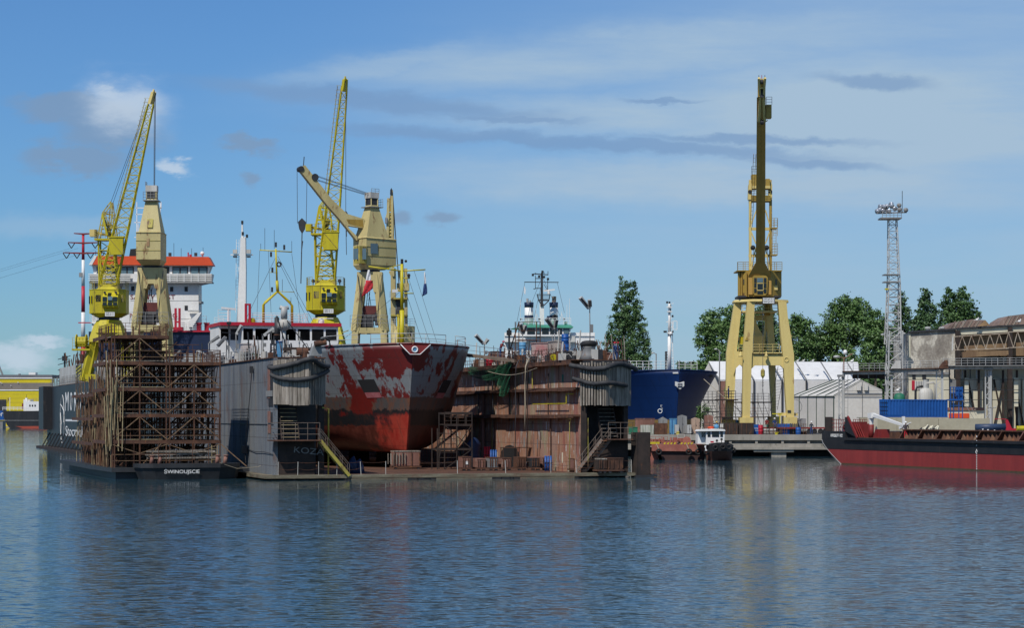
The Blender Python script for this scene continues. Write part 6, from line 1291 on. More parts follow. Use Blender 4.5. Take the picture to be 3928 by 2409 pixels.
pc.rect('pale_notice', 2970, 2983, 1095, 1112, .1, .2, cream); pc.rect('skirt', 2832, 2996, 1134, 1142, .0, 4.8, darksteel)
for x in (2838, 2846, 2864): pc.rect('panel_seam', x, x+1, 1042, 1136, .55-(x-2838)*.04, .72, brownjib)
# cab
g = G(); g.prism([p(x, y, -.9) for x, y in ((2886, 1064), (2893, 1056), (2938, 1056), (2945, 1064), (2943, 1125), (2935, 1133), (2895, 1133), (2889, 1125))], (0, 1.1, 0)); g.obj('operator_cab', mustard, e)
for x0, x1, y0, y1 in ((2904, 2927, 1066, 1083), (2893, 2902, 1066, 1083), (2930, 2940, 1066, 1083), (2905, 2927, 1088, 1112), (2893, 2902, 1086, 1102), (2930, 2940, 1086, 1104), (2893, 2902, 1107, 1122), (2905, 2927, 1117, 1128), (2930, 2940, 1108, 1124)): pc.rect('cab_window', x0, x1, y0, y1, -.96, -.9, glass if y0 != 1066 or x0 != 2904 else glassb)
pc.rect('window_frame', 2903, 2929, 1085, 1088, -1.0, -.94, cream); pc.rect('window_frame', 2903, 2905, 1085, 1114, -1.0, -.94, cream); pc.rect('window_frame', 2927, 2929, 1085, 1114, -1.0, -.94, cream); pc.rect('window_frame', 2903, 2929, 1112, 1115, -1.0, -.94, cream)
pc.rect('sign_board', 2924, 2973, 1141, 1165, -1.75, -1.65, darksteel)
for k, s_ in enumerate(('12000 kg-R-30 m', '20000 kg-R-20 m')): pc.rect('sign_panel', 2927, 2970, 1143+k*11, 1152.5+k*11, -1.78, -1.751, whiteflat); text(e, 'sign_lettering', s_, darksteel, p(2929, 1151+k*11, -1.79), (1, 0, 0), (0, 0, 1), 6.5*pc.s, 39*pc.s, .01)
# jib: base spread, long box, bent head
JD = lambda y: -.5-(1070-y)*.024
g = G()
def jsec(y, x0, x1, dd): return [p(x0, y, JD(y)), p(x1, y, JD(y)), p(x1, y, JD(y)+dd), p(x0, y, JD(y)+dd)]
secs = [jsec(1130, 2872, 2886, .9), jsec(1065, 2871, 2887, .9)]
for (xa, xb) in ((2871, 2887), (2944, 2959)):
    g.prism([p(xa, 1130, -.5), p(xb, 1130, -.5), p(xb, 1062, -.5), p(xa, 1062, -.5)], (0, .9, 0))
g.prism([p(2871, 1064, -.5), p(2959, 1064, -.5), p(2959, 1058, -.65), p(2935, 1008, -1.9), p(2899, 1008, -1.9), p(2871, 1058, -.65)], (0, 1.0, 0)); g.obj('jib_root', brownjib, e)
g = G(); A_, B_ = jsec(1010, 2899, 2935, 1.1), jsec(372, 2903, 2937, 1.1); g.add(A_+B_, [(0, 1, 2, 3), (7, 6, 5, 4), (0, 4, 5, 1), (1, 5, 6, 2), (2, 6, 7, 3), (3, 7, 4, 0)]); g.obj('jib_box', brownjib, e)
rod(e, 'jib_seam', p(2918, 1010, JD(1010)-.02), p(2920, 380, JD(380)-.02), .02, mustard)
for xa, xb in ((2911, 2913), (2934, 2934)): 
    g = G(); g.beam(p(xa, 465, JD(465)-.9), p(2916 if xa < 2920 else 2928, 376, JD(376)-.9), .32, .4, .26, .4); g.beam(p(2916 if xa < 2920 else 2928, 378, JD(376)-.9), p(2911 if xa < 2920 else 2935, 298, JD(298)-.9), .26, .4); g.obj('head_beam', cream, e)
g = G(); g.prism([p(x, y, JD(y)-.6) for x, y in ((2913, 460), (2916, 380), (2930, 380), (2932, 460), (2923, 470))], (0, .4, 0)); g.obj('head_plate', cream, e)
pr('head_top', [(2908, 300), (2936, 300), (2937, 310), (2936, 370), (2908, 370), (2908, 310)], JD(330)-.3, JD(330)+.2, mustard, None, pc); pc.rect('head_hollow', 2915, 2930, 340, 372, JD(330)-.4, JD(330)-.31, darksteel); pc.rect('head_bar', 2910, 2937, 300, 306, JD(330)-.9, JD(330)+.3, cream); pc.rect('head_bar', 2914, 2932, 334, 339, JD(330)-.9, JD(330)-.41, cream)
g = G(); g.cyl(p(2917, 468, JD(460)-.9), p(2929, 468, JD(460)-.9), .3, 10); g.cyl(p(2917, 312, JD(300)-.5), p(2927, 312, JD(300)-.5), .3, 10); g.obj('sheave', darksteel, e)
for x in (2911, 2922, 2934): rod(e, 'lightning_rod', p(x, 300, JD(300)), p(x, 287, JD(300)), .04, redp if x == 2922 else darksteel)
pc.rect('head_cabin', 2939, 2960, 400, 451, JD(400)-.2, JD(400)+1.1, mustard); railing(e, [p(2940, 400, JD(400)), p(2961, 400, JD(400))], 1.0, 2, .5, .03, darksteel); bar(e, 'cabin_brace', p(2939, 465, JD(460)), p(2945, 460, JD(460)), .1, cream)
# back tower
for x in (2877, 2955): g = G(); g.beam(p(x, 1040, 2.0), p(x, 690, 2.0), .30, .5); g.beam(p(x+2, 1040, 4.4), p(x+2, 720, 4.4), .28, .4); g.obj('tower_column', cream if x < 2900 else mustard, e)
for y in (765, 872, 975): pc.rect('tower_tie', 2872, 2960, y, y+11, 1.9, 2.2, cream)
for a, b in (((2882, 860), (2902, 805)), ((2952, 860), (2936, 805)), ((2882, 890), (2900, 935)), ((2952, 890), (2936, 935)), ((2900, 950), (2880, 1035)), ((2936, 950), (2952, 1035)), ((2880, 780), (2900, 760))): bar(e, 'tower_brace', p(*a, 1.8), p(*b, 1.8), .16, cream)
for x, y0, y1 in ((2872, 696, 765), (2950, 696, 765)): pr('tower_shoulder', [(x-2, y1), (x, y0+14), (x+7, y0-6), (x+12, y0+14), (x+12, y1)], 1.6, 2.6, cream, None, pc); g = G(); g.cyl(p(x+5, 735, 1.5), p(x+5, 735, 2.7), .28, 10); g.obj('pin_joint', darksteel, e)
pc.rect('side_panel', 2884, 2903, 668, 725, 1.2, 2.6, mustard); pc.rect('side_panel', 2938, 2953, 685, 725, 1.2, 2.6, mustard); railing(e, [p(2883, 668, 1.2), p(2903, 668, 1.2)], 1.1, 2, .5, .03, darksteel); pc.rect('tower_crosshead', 2884, 2955, 712, 722, 1.1, 1.7, cream); pc.rect('lower_crosshead', 2882, 2956, 750, 770, 1.3, 2.0, mustard)
for y0, y1 in ((835, 908), (908, 940)): pass
for (y, h) in ((872, 1.3), (975, 1.5)): pc.rect('side_platform', 2955, 2983, y, y+4, 1.5, 3.4, mustard); railing(e, [p(2958, y, 1.5), p(2983, y, 1.5)], h, 3, .45, .03, mustard); railing(e, [p(2983, y, 1.5), p(2983, y, 3.4)], h, 3, .6, .03, mustard)
ladder(e, p(2970, 976, 1.6), p(2970, 872, 1.6), .5, mustard); ladder(e, p(2975, 905, 1.6), p(2975, 840, 1.6), .5, mustard)
for x in (2888, 2941): g = G(); g.ball(p(x, 950, 1.4), .36, 8); g.obj('sheave_block', black, e)
railing(e, [p(2884, 758, 1.0), p(2956, 758, 1.0)], .9, 2, .7, .03, yellow_d)
for x0, x1 in ((2892, 2887), (2944, 2948)): rod(e, 'hoist_rope', p(x0, 950, 1.2), p(x1, 1045, 1.0), .04, wirem)
hk = G(); hk.lathe([(.1, -.5), (.3, -.2), (.3, .5), (.12, .75)], p(2926, 1436, -2.0), 8); hk.obj('hook_block', yellow_d, e); rod(e, 'hoist_rope', p(2926, 1430, -2), p(2926, 1170, -2), .035, wirem)
for k in range(8):
    g = G(); g.torus(p(2926, 1449+k*5, -2), .09, .035, (1, 0, 0) if k % 2 else (0, 1, 0), 8, 4); g.obj('chain_link', darksteel, e)
for x in (2922, 2930): rod(e, 'sling', p(2926, 1488, -2), p(x, 1530, -2), .03, wirem)
ladder(e, p(2907, 870, JD(870)+.5)+V((-.9, 0, 0)), p(2904, 590, JD(590)+.5)+V((-.3, 0, 0)), .3, brownjib, step=.6)
# ------------------------------------------------------------------ tents, sheds and works buildings
def P2(fr, name, pts, d0, d1, m): return pr(name, pts, d0, d1, m, None, fr)
h1 = Fr('long_tent_hall', 'long white tent hall behind the portal crane', 'tent hall', 2900, 1650, 375); p = h1.p
g = G(); F0 = [p(2690, 1650), p(2690, 1450), p(2722, 1390), p(2757, 1455), p(2757, 1650)]
P2(h1, 'gable_wall', [(2690, 1650), (2690, 1448), (2720, 1389), (2760, 1457), (2760, 1650)], 0, .3, tentg)
g = G(); g.add([p(2719, 1388, .0), p(3290, 1391, 6), p(3300, 1458, 0), p(2760, 1458, -3)], [(0, 1, 2, 3)]); g.add([p(2760, 1458, -3), p(3300, 1458, 0), p(3300, 1462, 0), p(2760, 1462, -3)], [(0, 1, 2, 3)]); o = g.obj('tent_roof', tentw, h1.e); o.modifiers.new('Solidify', 'SOLIDIFY').thickness = .1
h1.rect('side_wall', 2760, 3300, 1461, 1650, -2.8, -2.2, mat('streaked_tent_side', (.62, .61, .59), (.50, .49, .47), .8, sc=.35, streak=True, rust=.05, rustc=(.4, .38, .33)))
for i, x in enumerate((2760, 2892, 3000, 3093, 3190, 3290)):
    h1.rect('tent_strut', x-2, x+2.5, 1458, 1650, -3.2, -2.81, darksteel)
    a, b = p(x, 1458, -3.1), p(x-42, 1391, .2); bar(h1.e, 'roof_strap', a+V((0, 0, .08)), b+V((0, 0, .12)), .22, greysteel, .08)
h1.rect('stained_gable_panel', 2757, 2790, 1461, 1650, -3.0, -2.82, pinkrust)
h2 = Fr('ribbed_tent_hall', 'smaller grey beige tent hall with dark ribs beside the portal crane', 'tent hall', 3200, 1668, 345); p = h2.p
P2(h2, 'front_gable', [(3200, 1668), (3200, 1522), (3308, 1461), (3384, 1496), (3384, 1668)], 0, .3, tentg)
g = G(); g.add([p(3200, 1521, -.05), p(3308, 1460, -.05), p(3196, 1461, 14), p(3040, 1522, 14)], [(0, 1, 2, 3)]); o = g.obj('tent_roof', tentg, h2.e); o.modifiers.new('Solidify', 'SOLIDIFY').thickness = .1
g = G(); g.add([p(3308, 1460, -.05), p(3384, 1496, -.05), p(3290, 1500, 14), p(3196, 1461, 14)], [(0, 1, 2, 3)]); o = g.obj('tent_roof', tentg, h2.e); o.modifiers.new('Solidify', 'SOLIDIFY').thickness = .1
g = G(); g.add([p(3200, 1522, 0), p(3040, 1523, 14), p(3040, 1668, 14), p(3200, 1668, 0)], [(0, 1, 2, 3)]); o = g.obj('side_wall', tentg, h2.e); o.modifiers.new('Solidify', 'SOLIDIFY').thickness = .1
for i, x in enumerate((3198, 3165, 3132, 3099, 3066, 3043)):
    d = (3200-x)/160*14; rx = 3308-(3200-x)*.70
    bar(h2.e, 'tent_rib', p(x, 1668, d-.15), p(x, 1521, d-.15), .14, MATS['dark_green_rib'] if 'dark_green_rib' in MATS else mat('dark_green_rib', (.03, .06, .045), None, .6)); bar(h2.e, 'tent_rib', p(x, 1521, d-.1)+V((0, 0, .12)), p(rx, 1460, d)+V((0, 0, .12)), .15, MATS['dark_green_rib'])
bar(h2.e, 'eaves_rib', p(3200, 1521, -.2), p(3040, 1521, 13.8), .12, MATS['dark_green_rib']); h2.rect('vent_flap', 3287, 3303, 1473, 1498, -.4, -.05, tentg); h2.rect('vent_flap', 3316, 3330, 1473, 1498, -.4, -.05, tentg); h2.rect('gable_seam', 3307, 3309, 1465, 1668, -.06, -.01, greysteel)
for y in (1500, 1512, 1517): h2.rect('gable_cable', 3235, 3384, y, y+1, -.3, -.25, darksteel)
nv = Fr('repair_office', 'yellow gabled building with blue company lettering behind the tents', 'building', 3200, 1668, 390); p = nv.p
P2(nv, 'yellow_front', [(3135, 1668), (3135, 1416), (3196, 1396), (3212, 1395), (3282, 1416), (3282, 1668)], 0, 8, mat('pale_yellow_wall', (.60, .54, .22), (.54, .48, .19), .7, sc=.3))
g = G(); g.beam(p(3133, 1417, -.3), p(3204, 1394, -.3), .25, .3); g.beam(p(3204, 1394, -.3), p(3284, 1415, -.3), .25, .3); g.obj('roof_edge', greysteel, nv.e)
text(nv.e, 'company_lettering', 'NAVIKON REPAIR', bluep, p(3143, 1438, -.1), (1, 0, 0), (0, 0, 1), 19*nv.s, 132*nv.s, .05); text(nv.e, 'small_lettering', 'SZCZECIN - ŚWINOUJŚCIE', lblue, p(3143, 1459, -.1), (1, 0, 0), (0, 0, 1), 9*nv.s, 110*nv.s, .05)
for x in (3250, 3262, 3272): nv.rect('window', x-2, x+4, 1445, 1458, -.1, .0, lblue)
nv.rect('vent_pipe', 3192, 3205, 1410, 1412, -.6, -.5, darksteel)

ct = Fr('blue_container', 'blue corrugated shipping container with its door end to the left', 'container', 3372, 1602, 322); p = ct.p
g = G(); g.add([p(3374, 1602, 1.2), p(3407, 1602, 0), p(3635, 1602, 1.0), p(3604, 1602, 2.6), p(3372, 1532, 1.2), p(3407, 1534, 0), p(3635, 1534, 1.0), p(3604, 1533, 2.6)], [(0, 1, 5, 4), (1, 2, 6, 5), (2, 3, 7, 6), (3, 0, 4, 7), (4, 5, 6, 7), (0, 3, 2, 1)]); g.obj('container_body', bluep, ct.e)
for i in range(19):
    x = 3413+i*11.7; d = (x-3407)/228*1.0; bar(ct.e, 'corrugation', p(x, 1598, d-.03), p(x, 1538, d-.03), .19, bluep, .2)
bar(ct.e, 'top_rail', p(3407, 1535.5, -.05), p(3635, 1535.5, .95), .12, bluep); bar(ct.e, 'bottom_rail', p(3407, 1600, -.05), p(3635, 1600, .95), .14, bluep)
for x in (3379, 3386, 3393, 3400): bar(ct.e, 'lock_rod', p(x, 1599, 1.1-(x-3374)/33*1.2), p(x, 1536, 1.1-(x-3374)/33*1.2), .05, navy)
for y in (1545, 1560, 1575, 1590): bar(ct.e, 'door_hinge', p(3375, y, 1.1), p(3405, y, -.02), .05, navy)
ct.e.location.z -= .0
base_ = Fr('beige_site_wall', 'long dull beige steel wall below the blue container', 'wall', 3300, 1672, 306); p = base_.p
base_.rect('wall_panel', 3300, 3440, 1603, 1680, -.2, 1, mat('khaki_paint', (.37, .34, .25), (.31, .28, .20), .8, sc=.3, rust=.12, rustc=(.2, .17, .12))); base_.rect('wall_panel', 3441, 3600, 1604, 1680, -.25, 1, MATS['khaki_paint']); base_.rect('wall_panel', 3601, 3796, 1606, 1680, -.2, 1, MATS['khaki_paint'])
base_.rect('container_plinth', 3372, 3640, 1601.5, 1604.5, 0, 20, concrete)
# concrete works building
wb = Fr('works_building', 'old concrete works building with peeling plaster at the right', 'building', 3700, 1668, 352); p = wb.p
P2(wb, 'plaster_wall', [(3486, 1668), (3486, 1277), (3580, 1271), (3665, 1266), (3668, 1268), (3668, 1668)], 0, 14, plaster); P2(wb, 'white_corner', [(3484, 1668), (3484, 1278), (3493, 1277), (3493, 1668)], -.1, .1, creamwall)
g = G(); g.beam(p(3483, 1274, -.2), p(3672, 1263, -.2), .35, .3); g.obj('roof_edge', darksteel, wb.e)
P2(wb, 'upper_fascia', [(3668, 1270), (3668, 1262), (3928, 1246), (4100, 1238), (4100, 1266), (3928, 1270), (3668, 1286)], -.6, 10, creamwall); g = G(); g.beam(p(3668, 1261, -.8), p(4100, 1238, -.8), .3, .25); g.obj('fascia_edge', darksteel, wb.e)
P2(wb, 'upper_wall', [(3668, 1284), (3928, 1268), (4100, 1262), (4100, 1362), (3928, 1365), (3668, 1366)], .6, 9, mat('tan_brick_wall', (.26, .17, .09), (.15, .09, .05), .9, sc=.6, streak=True)); wb.rect('dark_bay', 3668, 4100, 1366, 1402, 3, 9, darksteel)
wb.rect('window_band', 3730, 3860, 1370, 1386, 2.9, 3.1, glassb); wb.rect('rear_wall', 3668, 4100, 1400, 1668, 6, 9, creamwall)
for x in (3668, 3868): wb.rect('dark_column', x, x+16, 1255 if x > 3700 else 1268, 1668, -1, 0, rust_d)
# bays of large pale doors with braces below
for x0, x1 in ((3712, 3770), (3808, 3852), (3880, 3915), (3922, 3990)): wb.rect('door_panel', x0, x1, 1452, 1668, 4.5, 4.9, creamwall)
for x0, x1 in ((3712, 3742), (3850, 3812), (3905, 3880), (3928, 3890), (3812, 3850)): bar(wb.e, 'door_brace', p(x0, 1640 if x0 > 3800 else 1450, 4.2), p(x1, 1455 if x0 > 3800 else 1600, 4.2), .22, rust_d)
for x in (3700, 3752, 3790, 3845, 3875, 3898): wb.rect('dark_post', x, x+7, 1420, 1668, 3.6, 4.0, rust_d if x != 3790 else greysteel)
wb.rect('lower_block', 3486, 3640, 1436, 1668, -1.5, 0, creamwall); wb.rect('lower_roof', 3484, 3645, 1428, 1437, -1.8, 0, greysteel)
wb.rect('red_window_frame', 3498, 3509, 1460, 1496, -1.62, -1.5, redp); wb.rect('window', 3509, 3550, 1462, 1496, -1.6, -1.5, white_d)
for x in (3515, 3524, 3533, 3542): wb.rect('window_bar', x, x+2, 1462, 1496, -1.66, -1.6, greysteel)
wb.rect('window', 3500, 3512, 1436, 1455, -1.6, -1.5, darksteel); wb.rect('window', 3538, 3552, 1434, 1455, -1.6, -1.5, darksteel); wb.rect('window', 3632, 3670, 1455, 1510, -.9, -.8, greysteel); wb.rect('window', 3634, 3668, 1545, 1565, -.9, -.8, glass); wb.rect('low_annex', 3628, 3775, 1572, 1668, -3, -.9, creamwall); wb.rect('rust_roof', 3630, 3775, 1564, 1574, -3.2, -.8, pinkrust); wb.rect('red_shutter', 3640, 3718, 1586, 1604, -3.1, -3.0, orange)
for x in (3552, 3606): g = G(); g.lathe([(.3, 0), (.3, .35), (.5, .4), (.5, .6), (.2, .7)], p(x+7, 1270, 2), 10); g.obj('roof_vent', lightsteel, wb.e)
# barrel sheds on the roof
for pts, nm in (([(3625, 1264), (3650, 1243), (3678, 1233), (3728, 1225), (3780, 1228), (3798, 1249), (3700, 1256)], 'a'), ([(3828, 1248), (3840, 1230), (3870, 1212), (3928, 1205), (4060, 1203), (4060, 1240)], 'b')):
    P2(wb, 'ribbed_roof', pts, 1.0, 9, roofm)
    for k in range(12): x = pts[0][0]+20+k*13; bar(wb.e, 'roof_rib', p(x, 1262 if nm == 'a' else 1248, .95), p(x+20, 1231 if nm == 'a' else 1212, .98), .10, concrete if k % 2 else roofm) if x < pts[-3][0]-15 else None
P2(wb, 'shed_gable', [(3752, 1252), (3780, 1228), (3798, 1249)], .9, .99, mat('tan_brick_wall', (.26, .17, .09)))
# big roof truss in front of the upper wall
tr_ = Fr('roof_truss', 'long pale lattice girder bolted along the upper wall of the works building', 'girder', 3655, 1345, 343); p = tr_.p
trm = mat('tan_steel', (.42, .36, .28), (.26, .19, .13), .7, sc=1, rust=.4)
def truss(fr, x0, x1, ya0, ya1, yb0, yb1, n, m, th=.18, d=-.2):
    for a, b in ((ya0, ya1), (yb0, yb1)): bar(fr.e, 'chord', fr.p(x0, a, d), fr.p(x1, b, d), th*1.3, m)
    for i in range(n):
        xa = x0+(x1-x0)*i/n; xm = x0+(x1-x0)*(i+.55)/n; xb = x0+(x1-x0)*(i+1)/n; T_ = lambda x: ya0+(ya1-ya0)*(x-x0)/(x1-x0); B_ = lambda x: yb0+(yb1-yb0)*(x-x0)/(x1-x0)
        bar(fr.e, 'diagonal', fr.p(xa, T_(xa), d), fr.p(xm, B_(xm), d), th, m); bar(fr.e, 'diagonal', fr.p(xm, B_(xm), d), fr.p(xb, T_(xb), d), th*.8, trm)
truss(tr_, 3655, 3868, 1292, 1278, 1343, 1336, 6, trm, .11); truss(tr_, 3868, 4080, 1274, 1264, 1334, 1326, 6, trm, .11); bar(tr_.e, 'end_post', p(3655, 1292, -.2), p(3653, 1345, -.2), .2, white_d); bar(tr_.e, 'bottom_beam', p(3690, 1362, .3), p(3866, 1350, .3), .8, mat('tan_brick_wall', (1, 1, 1)), .9)
for x in (3700, 3750, 3800, 3850): bar(tr_.e, 'lower_brace', p(x-20, 1366, 0), p(x+6, 1345, 0), .1, rust_d)
# crane runway gantry in front
gt = Fr('runway_gantry', 'grey elevated crane runway with walkway railings across the right side', 'gantry', 3400, 1668, 333); p = gt.p
def runway(x0, x1, y0, y1, yr, m=lightsteel):
    g = G(); g.beam(p(x0, y0, 0), p(x1, y1, 0), .5, .45); g.obj('girder', m, gt.e); g = G(); g.beam(p(x0, y0-7, -.4), p(x1, y1-7, -.4), 1.2, .1); g.obj('walkway', rust, gt.e)
    n = max(1, round((x1-x0)/45)); 
    for i in range(n): a, b = p(x0+(x1-x0)*i/n, y0-9+(y1-y0)*i/n, -.9), p(x0+(x1-x0)*(i+1)/n, y0-9+(y1-y0)*(i+1)/n, -.9); railing(gt.e, [a, b], 1.05, 2, .9, .035, lightsteel)
runway(3232, 3395, 1432, 1430, 0); runway(3412, 3600, 1424, 1420, 0); runway(3618, 3990, 1412, 1408, 0)
bar(gt.e, 'top_flange', p(3618, 1404, -.5), p(3990, 1402, -.5), 1.4, greysteel, .12)
def gcol(x, w_, y0, y1=1668):
    c = thing('x', None, None, (0, 0, 0)); bpy.data.objects.remove(c)
    c = bpy.data.objects.new('column', None); COL.objects.link(c); c.parent = gt.e
    a, b = w_*.30, w_
    rod(c, 'column_leg', p(x, y1, 0), p(x, y0, 0), .10, lightsteel); bar(c, 'column_leg', p(x+b, y1, 0), p(x+b, y0, 0), .30, lightsteel, .35)
    n = max(3, round((y1-y0)/22))
    for i in range(n): ya, yb_ = y1+(y0-y1)*i/n, y1+(y0-y1)*(i+1)/n; bar(c, 'lacing', p(x if i % 2 else x+b, ya, 0), p(x+b if i % 2 else x, yb_, 0), .09, lightsteel)
    boxp(c, 'cap_plate', p(x-3, y0+4, -.5), p(x+w_+4, y0-4, .5), greysteel)
for x, w_, y0 in ((3218, 16, 1442), (3400, 20, 1440), (3592, 22, 1415), (3780, 20, 1415), (3960, 20, 1412)): gcol(x, w_, y0)
bar(gt.e, 'tall_column', p(3796, 1668, .2), p(3796, 1410, .2), .4, lightsteel, .4)
ladder(gt.e, p(3246, 1640, -.3), p(3246, 1440, -.3), .5, greysteel, step=.9)
for x0, x1, y in ((3240, 3400, 1515), (3420, 3930, 1456), (3620, 3930, 1496), (3630, 3920, 1534)): bar(gt.e, 'pipe_run', p(x0, y, .5), p(x1, y, .5), .09, darksteel)
for x in (3290, 3330, 3360, 3640, 3660, 3690, 3720, 3745): gt.rect('hanger', x, x+4, 1430 if x < 3400 else 1418, 1452, .2, .4, greysteel if x % 20 else darksteel)
gt.rect('dark_hangings', 3270, 3395, 1437, 1453, .6, .7, rust_d)
for x in (3438, 3620): P2(gt, 'buffer_hood', [(x-20, 1414), (x-8, 1398), (x+2, 1384), (x+16, 1382), (x+18, 1414)], -1.2, -.5, white_d if x < 3500 else rust)
for x0, x1 in ((3700, 3716), (3890, 3906)): gt.rect('shed_door', x0, x1, 1450, 1560, .8, .9, creamwall)
# floodlight tower
ft = Fr('floodlight_tower', 'tall grey lattice floodlight tower with a crown of lamps', 'light tower', 3432, 1668, 350); p = ft.p
lattice(ft.e, 'bracing', p(3427, 1668), p(3433, 1270), 4.0*.62, 2.1, lightsteel, 10, .09, side=(1, 0, 0), chordr=.12)
lattice(ft.e, 'bracing', p(3425, 1320, -.01), p(3428, 1080, 0), 2.25, 1.75, lightsteel, 8, .08, side=(1, 0, 0), chordr=.11); lattice(ft.e, 'bracing', p(3428, 1080), p(3423, 838), 1.75, 1.25, lightsteel, 10, .055, side=(1, 0, 0), chordr=.08)
for y, x0, x1 in ((1053, 3393, 3452), (1081, 3393, 3452)): ft.rect('tower_platform', x0, x1, y-2, y+1.5, -1.2, 1.2, greysteel)
ft.rect('tower_floor', 3395, 3455, 1473, 1478, -1.3, 1.3, greysteel); ft.rect('yellow_hoist', 3395, 3408, 1106, 1112, -1.2, -.8, yellow)
ft.rect('top_platform', 3380, 3460, 833, 838, -1.6, 1.6, greysteel); bar(ft.e, 'lamp_boom', p(3366, 818, -.3), p(3478, 814, -.3), .2, greysteel); railing(ft.e, [p(3385, 834, -1.5), p(3458, 834, -1.5)], 1.2, 2, .6, .04, greysteel); railing(ft.e, [p(3385, 834, 1.5), p(3458, 834, 1.5)], 1.2, 2, .6, .04, greysteel)
lampm = flat('silver_lamp', (.55, .56, .58), .25, .6)
def proj(x, y, d, ang):
    g = G(); dr = V((math.cos(ang), -.6, -.35)).normalized(); c = p(x, y, d); g.cyl(c, c+dr*.5, .22, 10, .42); g.cyl(c+dr*.5, c+dr*.53, .42, 10); g.obj('projector_lamp', lampm, ft.e, True); rod(ft.e, 'lamp_bracket', c, c-V((0, 0, .5)), .05, greysteel)
for x, y, d, a in ((3372, 808, -.5, 3.3), (3380, 802, .2, 3.6), (3384, 790, .5, 3.2), (3392, 806, -.6, 3.5), (3397, 790, 0, 3.8), (3402, 800, .6, 3.4), (3408, 788, .1, 4.0), (3414, 806, -.6, 4.3), (3420, 786, .3, 1.6), (3424, 780, .8, 2.2), (3428, 796, .4, 1.3)): proj(x, y, d, a)
for x, y in ((3446, 786), (3448, 802), (3472, 804)): g = G(); c = p(x, y, -.6); g.cyl(c, c+V((.1, -.35, -.1)), .3, 14, .36); g.cyl(c+V((.1, -.35, -.1)), c+V((.1, -.38, -.1)), .33, 14); g.obj('round_lamp', greysteel, ft.e, True); rod(ft.e, 'lamp_bracket', c, p(x, 815, -.3), .05, greysteel)
rod(ft.e, 'aerial', p(3461, 815, 0), p(3461, 732, 0), .05, darksteel)
for x, y in ((3385, 1284), (3468, 1280)): g = G(); g.ball(p(x, y, -1), .28, 8, .6); g.beam(p(x, y, -1), p(3425, 1300, -.5), .06); g.obj('side_lamp', lightsteel, ft.e)
# tanks, blue stair tower
def tank(name, lab, x, yb_, yt, w_, Y, m, cap=True):
    f_ = Fr(name, lab, 'tank', x, yb_, Y); r = w_/2*f_.s; h = (yb_-yt)*f_.s; g = G(); g.lathe([(r, 0), (r, h*.82), (r*.8, h*.95), (r*.3, h)], (0, 0, 0), 18); g.obj('tank_shell', m, f_.e, True)
    if cap: g = G(); g.lathe([(r*.4, h*.9), (r*.4, h*1.25), (r*.5, h*1.28)], (0, 0, 0), 12); g.obj('tank_neck', lightsteel, f_.e)
    return f_
tk = tank('storage_tank', 'pale round tank standing behind the blue container', 3552, 1610, 1488, 56, 338, white_d); g = G(); g.tube([tk.p(3512, 1610), tk.p(3512, 1500), tk.p(3518, 1486), tk.p(3540, 1482)], .18, 8); g.obj('bent_pipe', darksteel, tk.e, True); g = G(); g.tube([tk.p(3552, 1480, -.3), tk.p(3552, 1470, -.3), tk.p(3582, 1468, -.3), tk.p(3586, 1475, -.3), tk.p(3586, 1560, -.3)], .16, 8); g.obj('bent_pipe', white_d, tk.e, True)
tank('green_tank', 'dark green tank behind the left end of the blue container', 3450, 1610, 1508, 44, 330, greenp, False)
bt = Fr('blue_stair_tower', 'blue steel stair tower right of the container with a grey flight of steps', 'stair tower', 3660, 1668, 326); p = bt.p
for x in (3646, 3658, 3678, 3692):
    for d in (0, 1.6): bar(bt.e, 'post', p(x, 1668, d), p(x, 1484, d), .12, bluep)
for y in (1486, 1508, 1532, 1556, 1580): bar(bt.e, 'rail', p(3644, y, -.05), p(3694, y, -.05), .09, bluep)
bt.rect('platform', 3640, 3696, 1532, 1537, -.2, 1.8, bluep); P2(bt, 'blue_box', [(3668, 1520), (3668, 1486), (3694, 1486), (3694, 1530), (3680, 1534)], .3, 1.2, bluep); ladder(bt.e, p(3652, 1660, -.1), p(3652, 1536, -.1), .4, bluep); ladder(bt.e, p(3692, 1535, -.1), p(3738, 1610, -.4), .9, greysteel, 'grey_stair', .3, side=V((0.2, 1, 0))); bar(bt.e, 'handrail', p(3692, 1508, -.2), p(3745, 1595, -.5), .06, greysteel)
bar(bt.e, 'grey_rail_post', p(3648, 1537), p(3632, 1537), .06, greysteel)

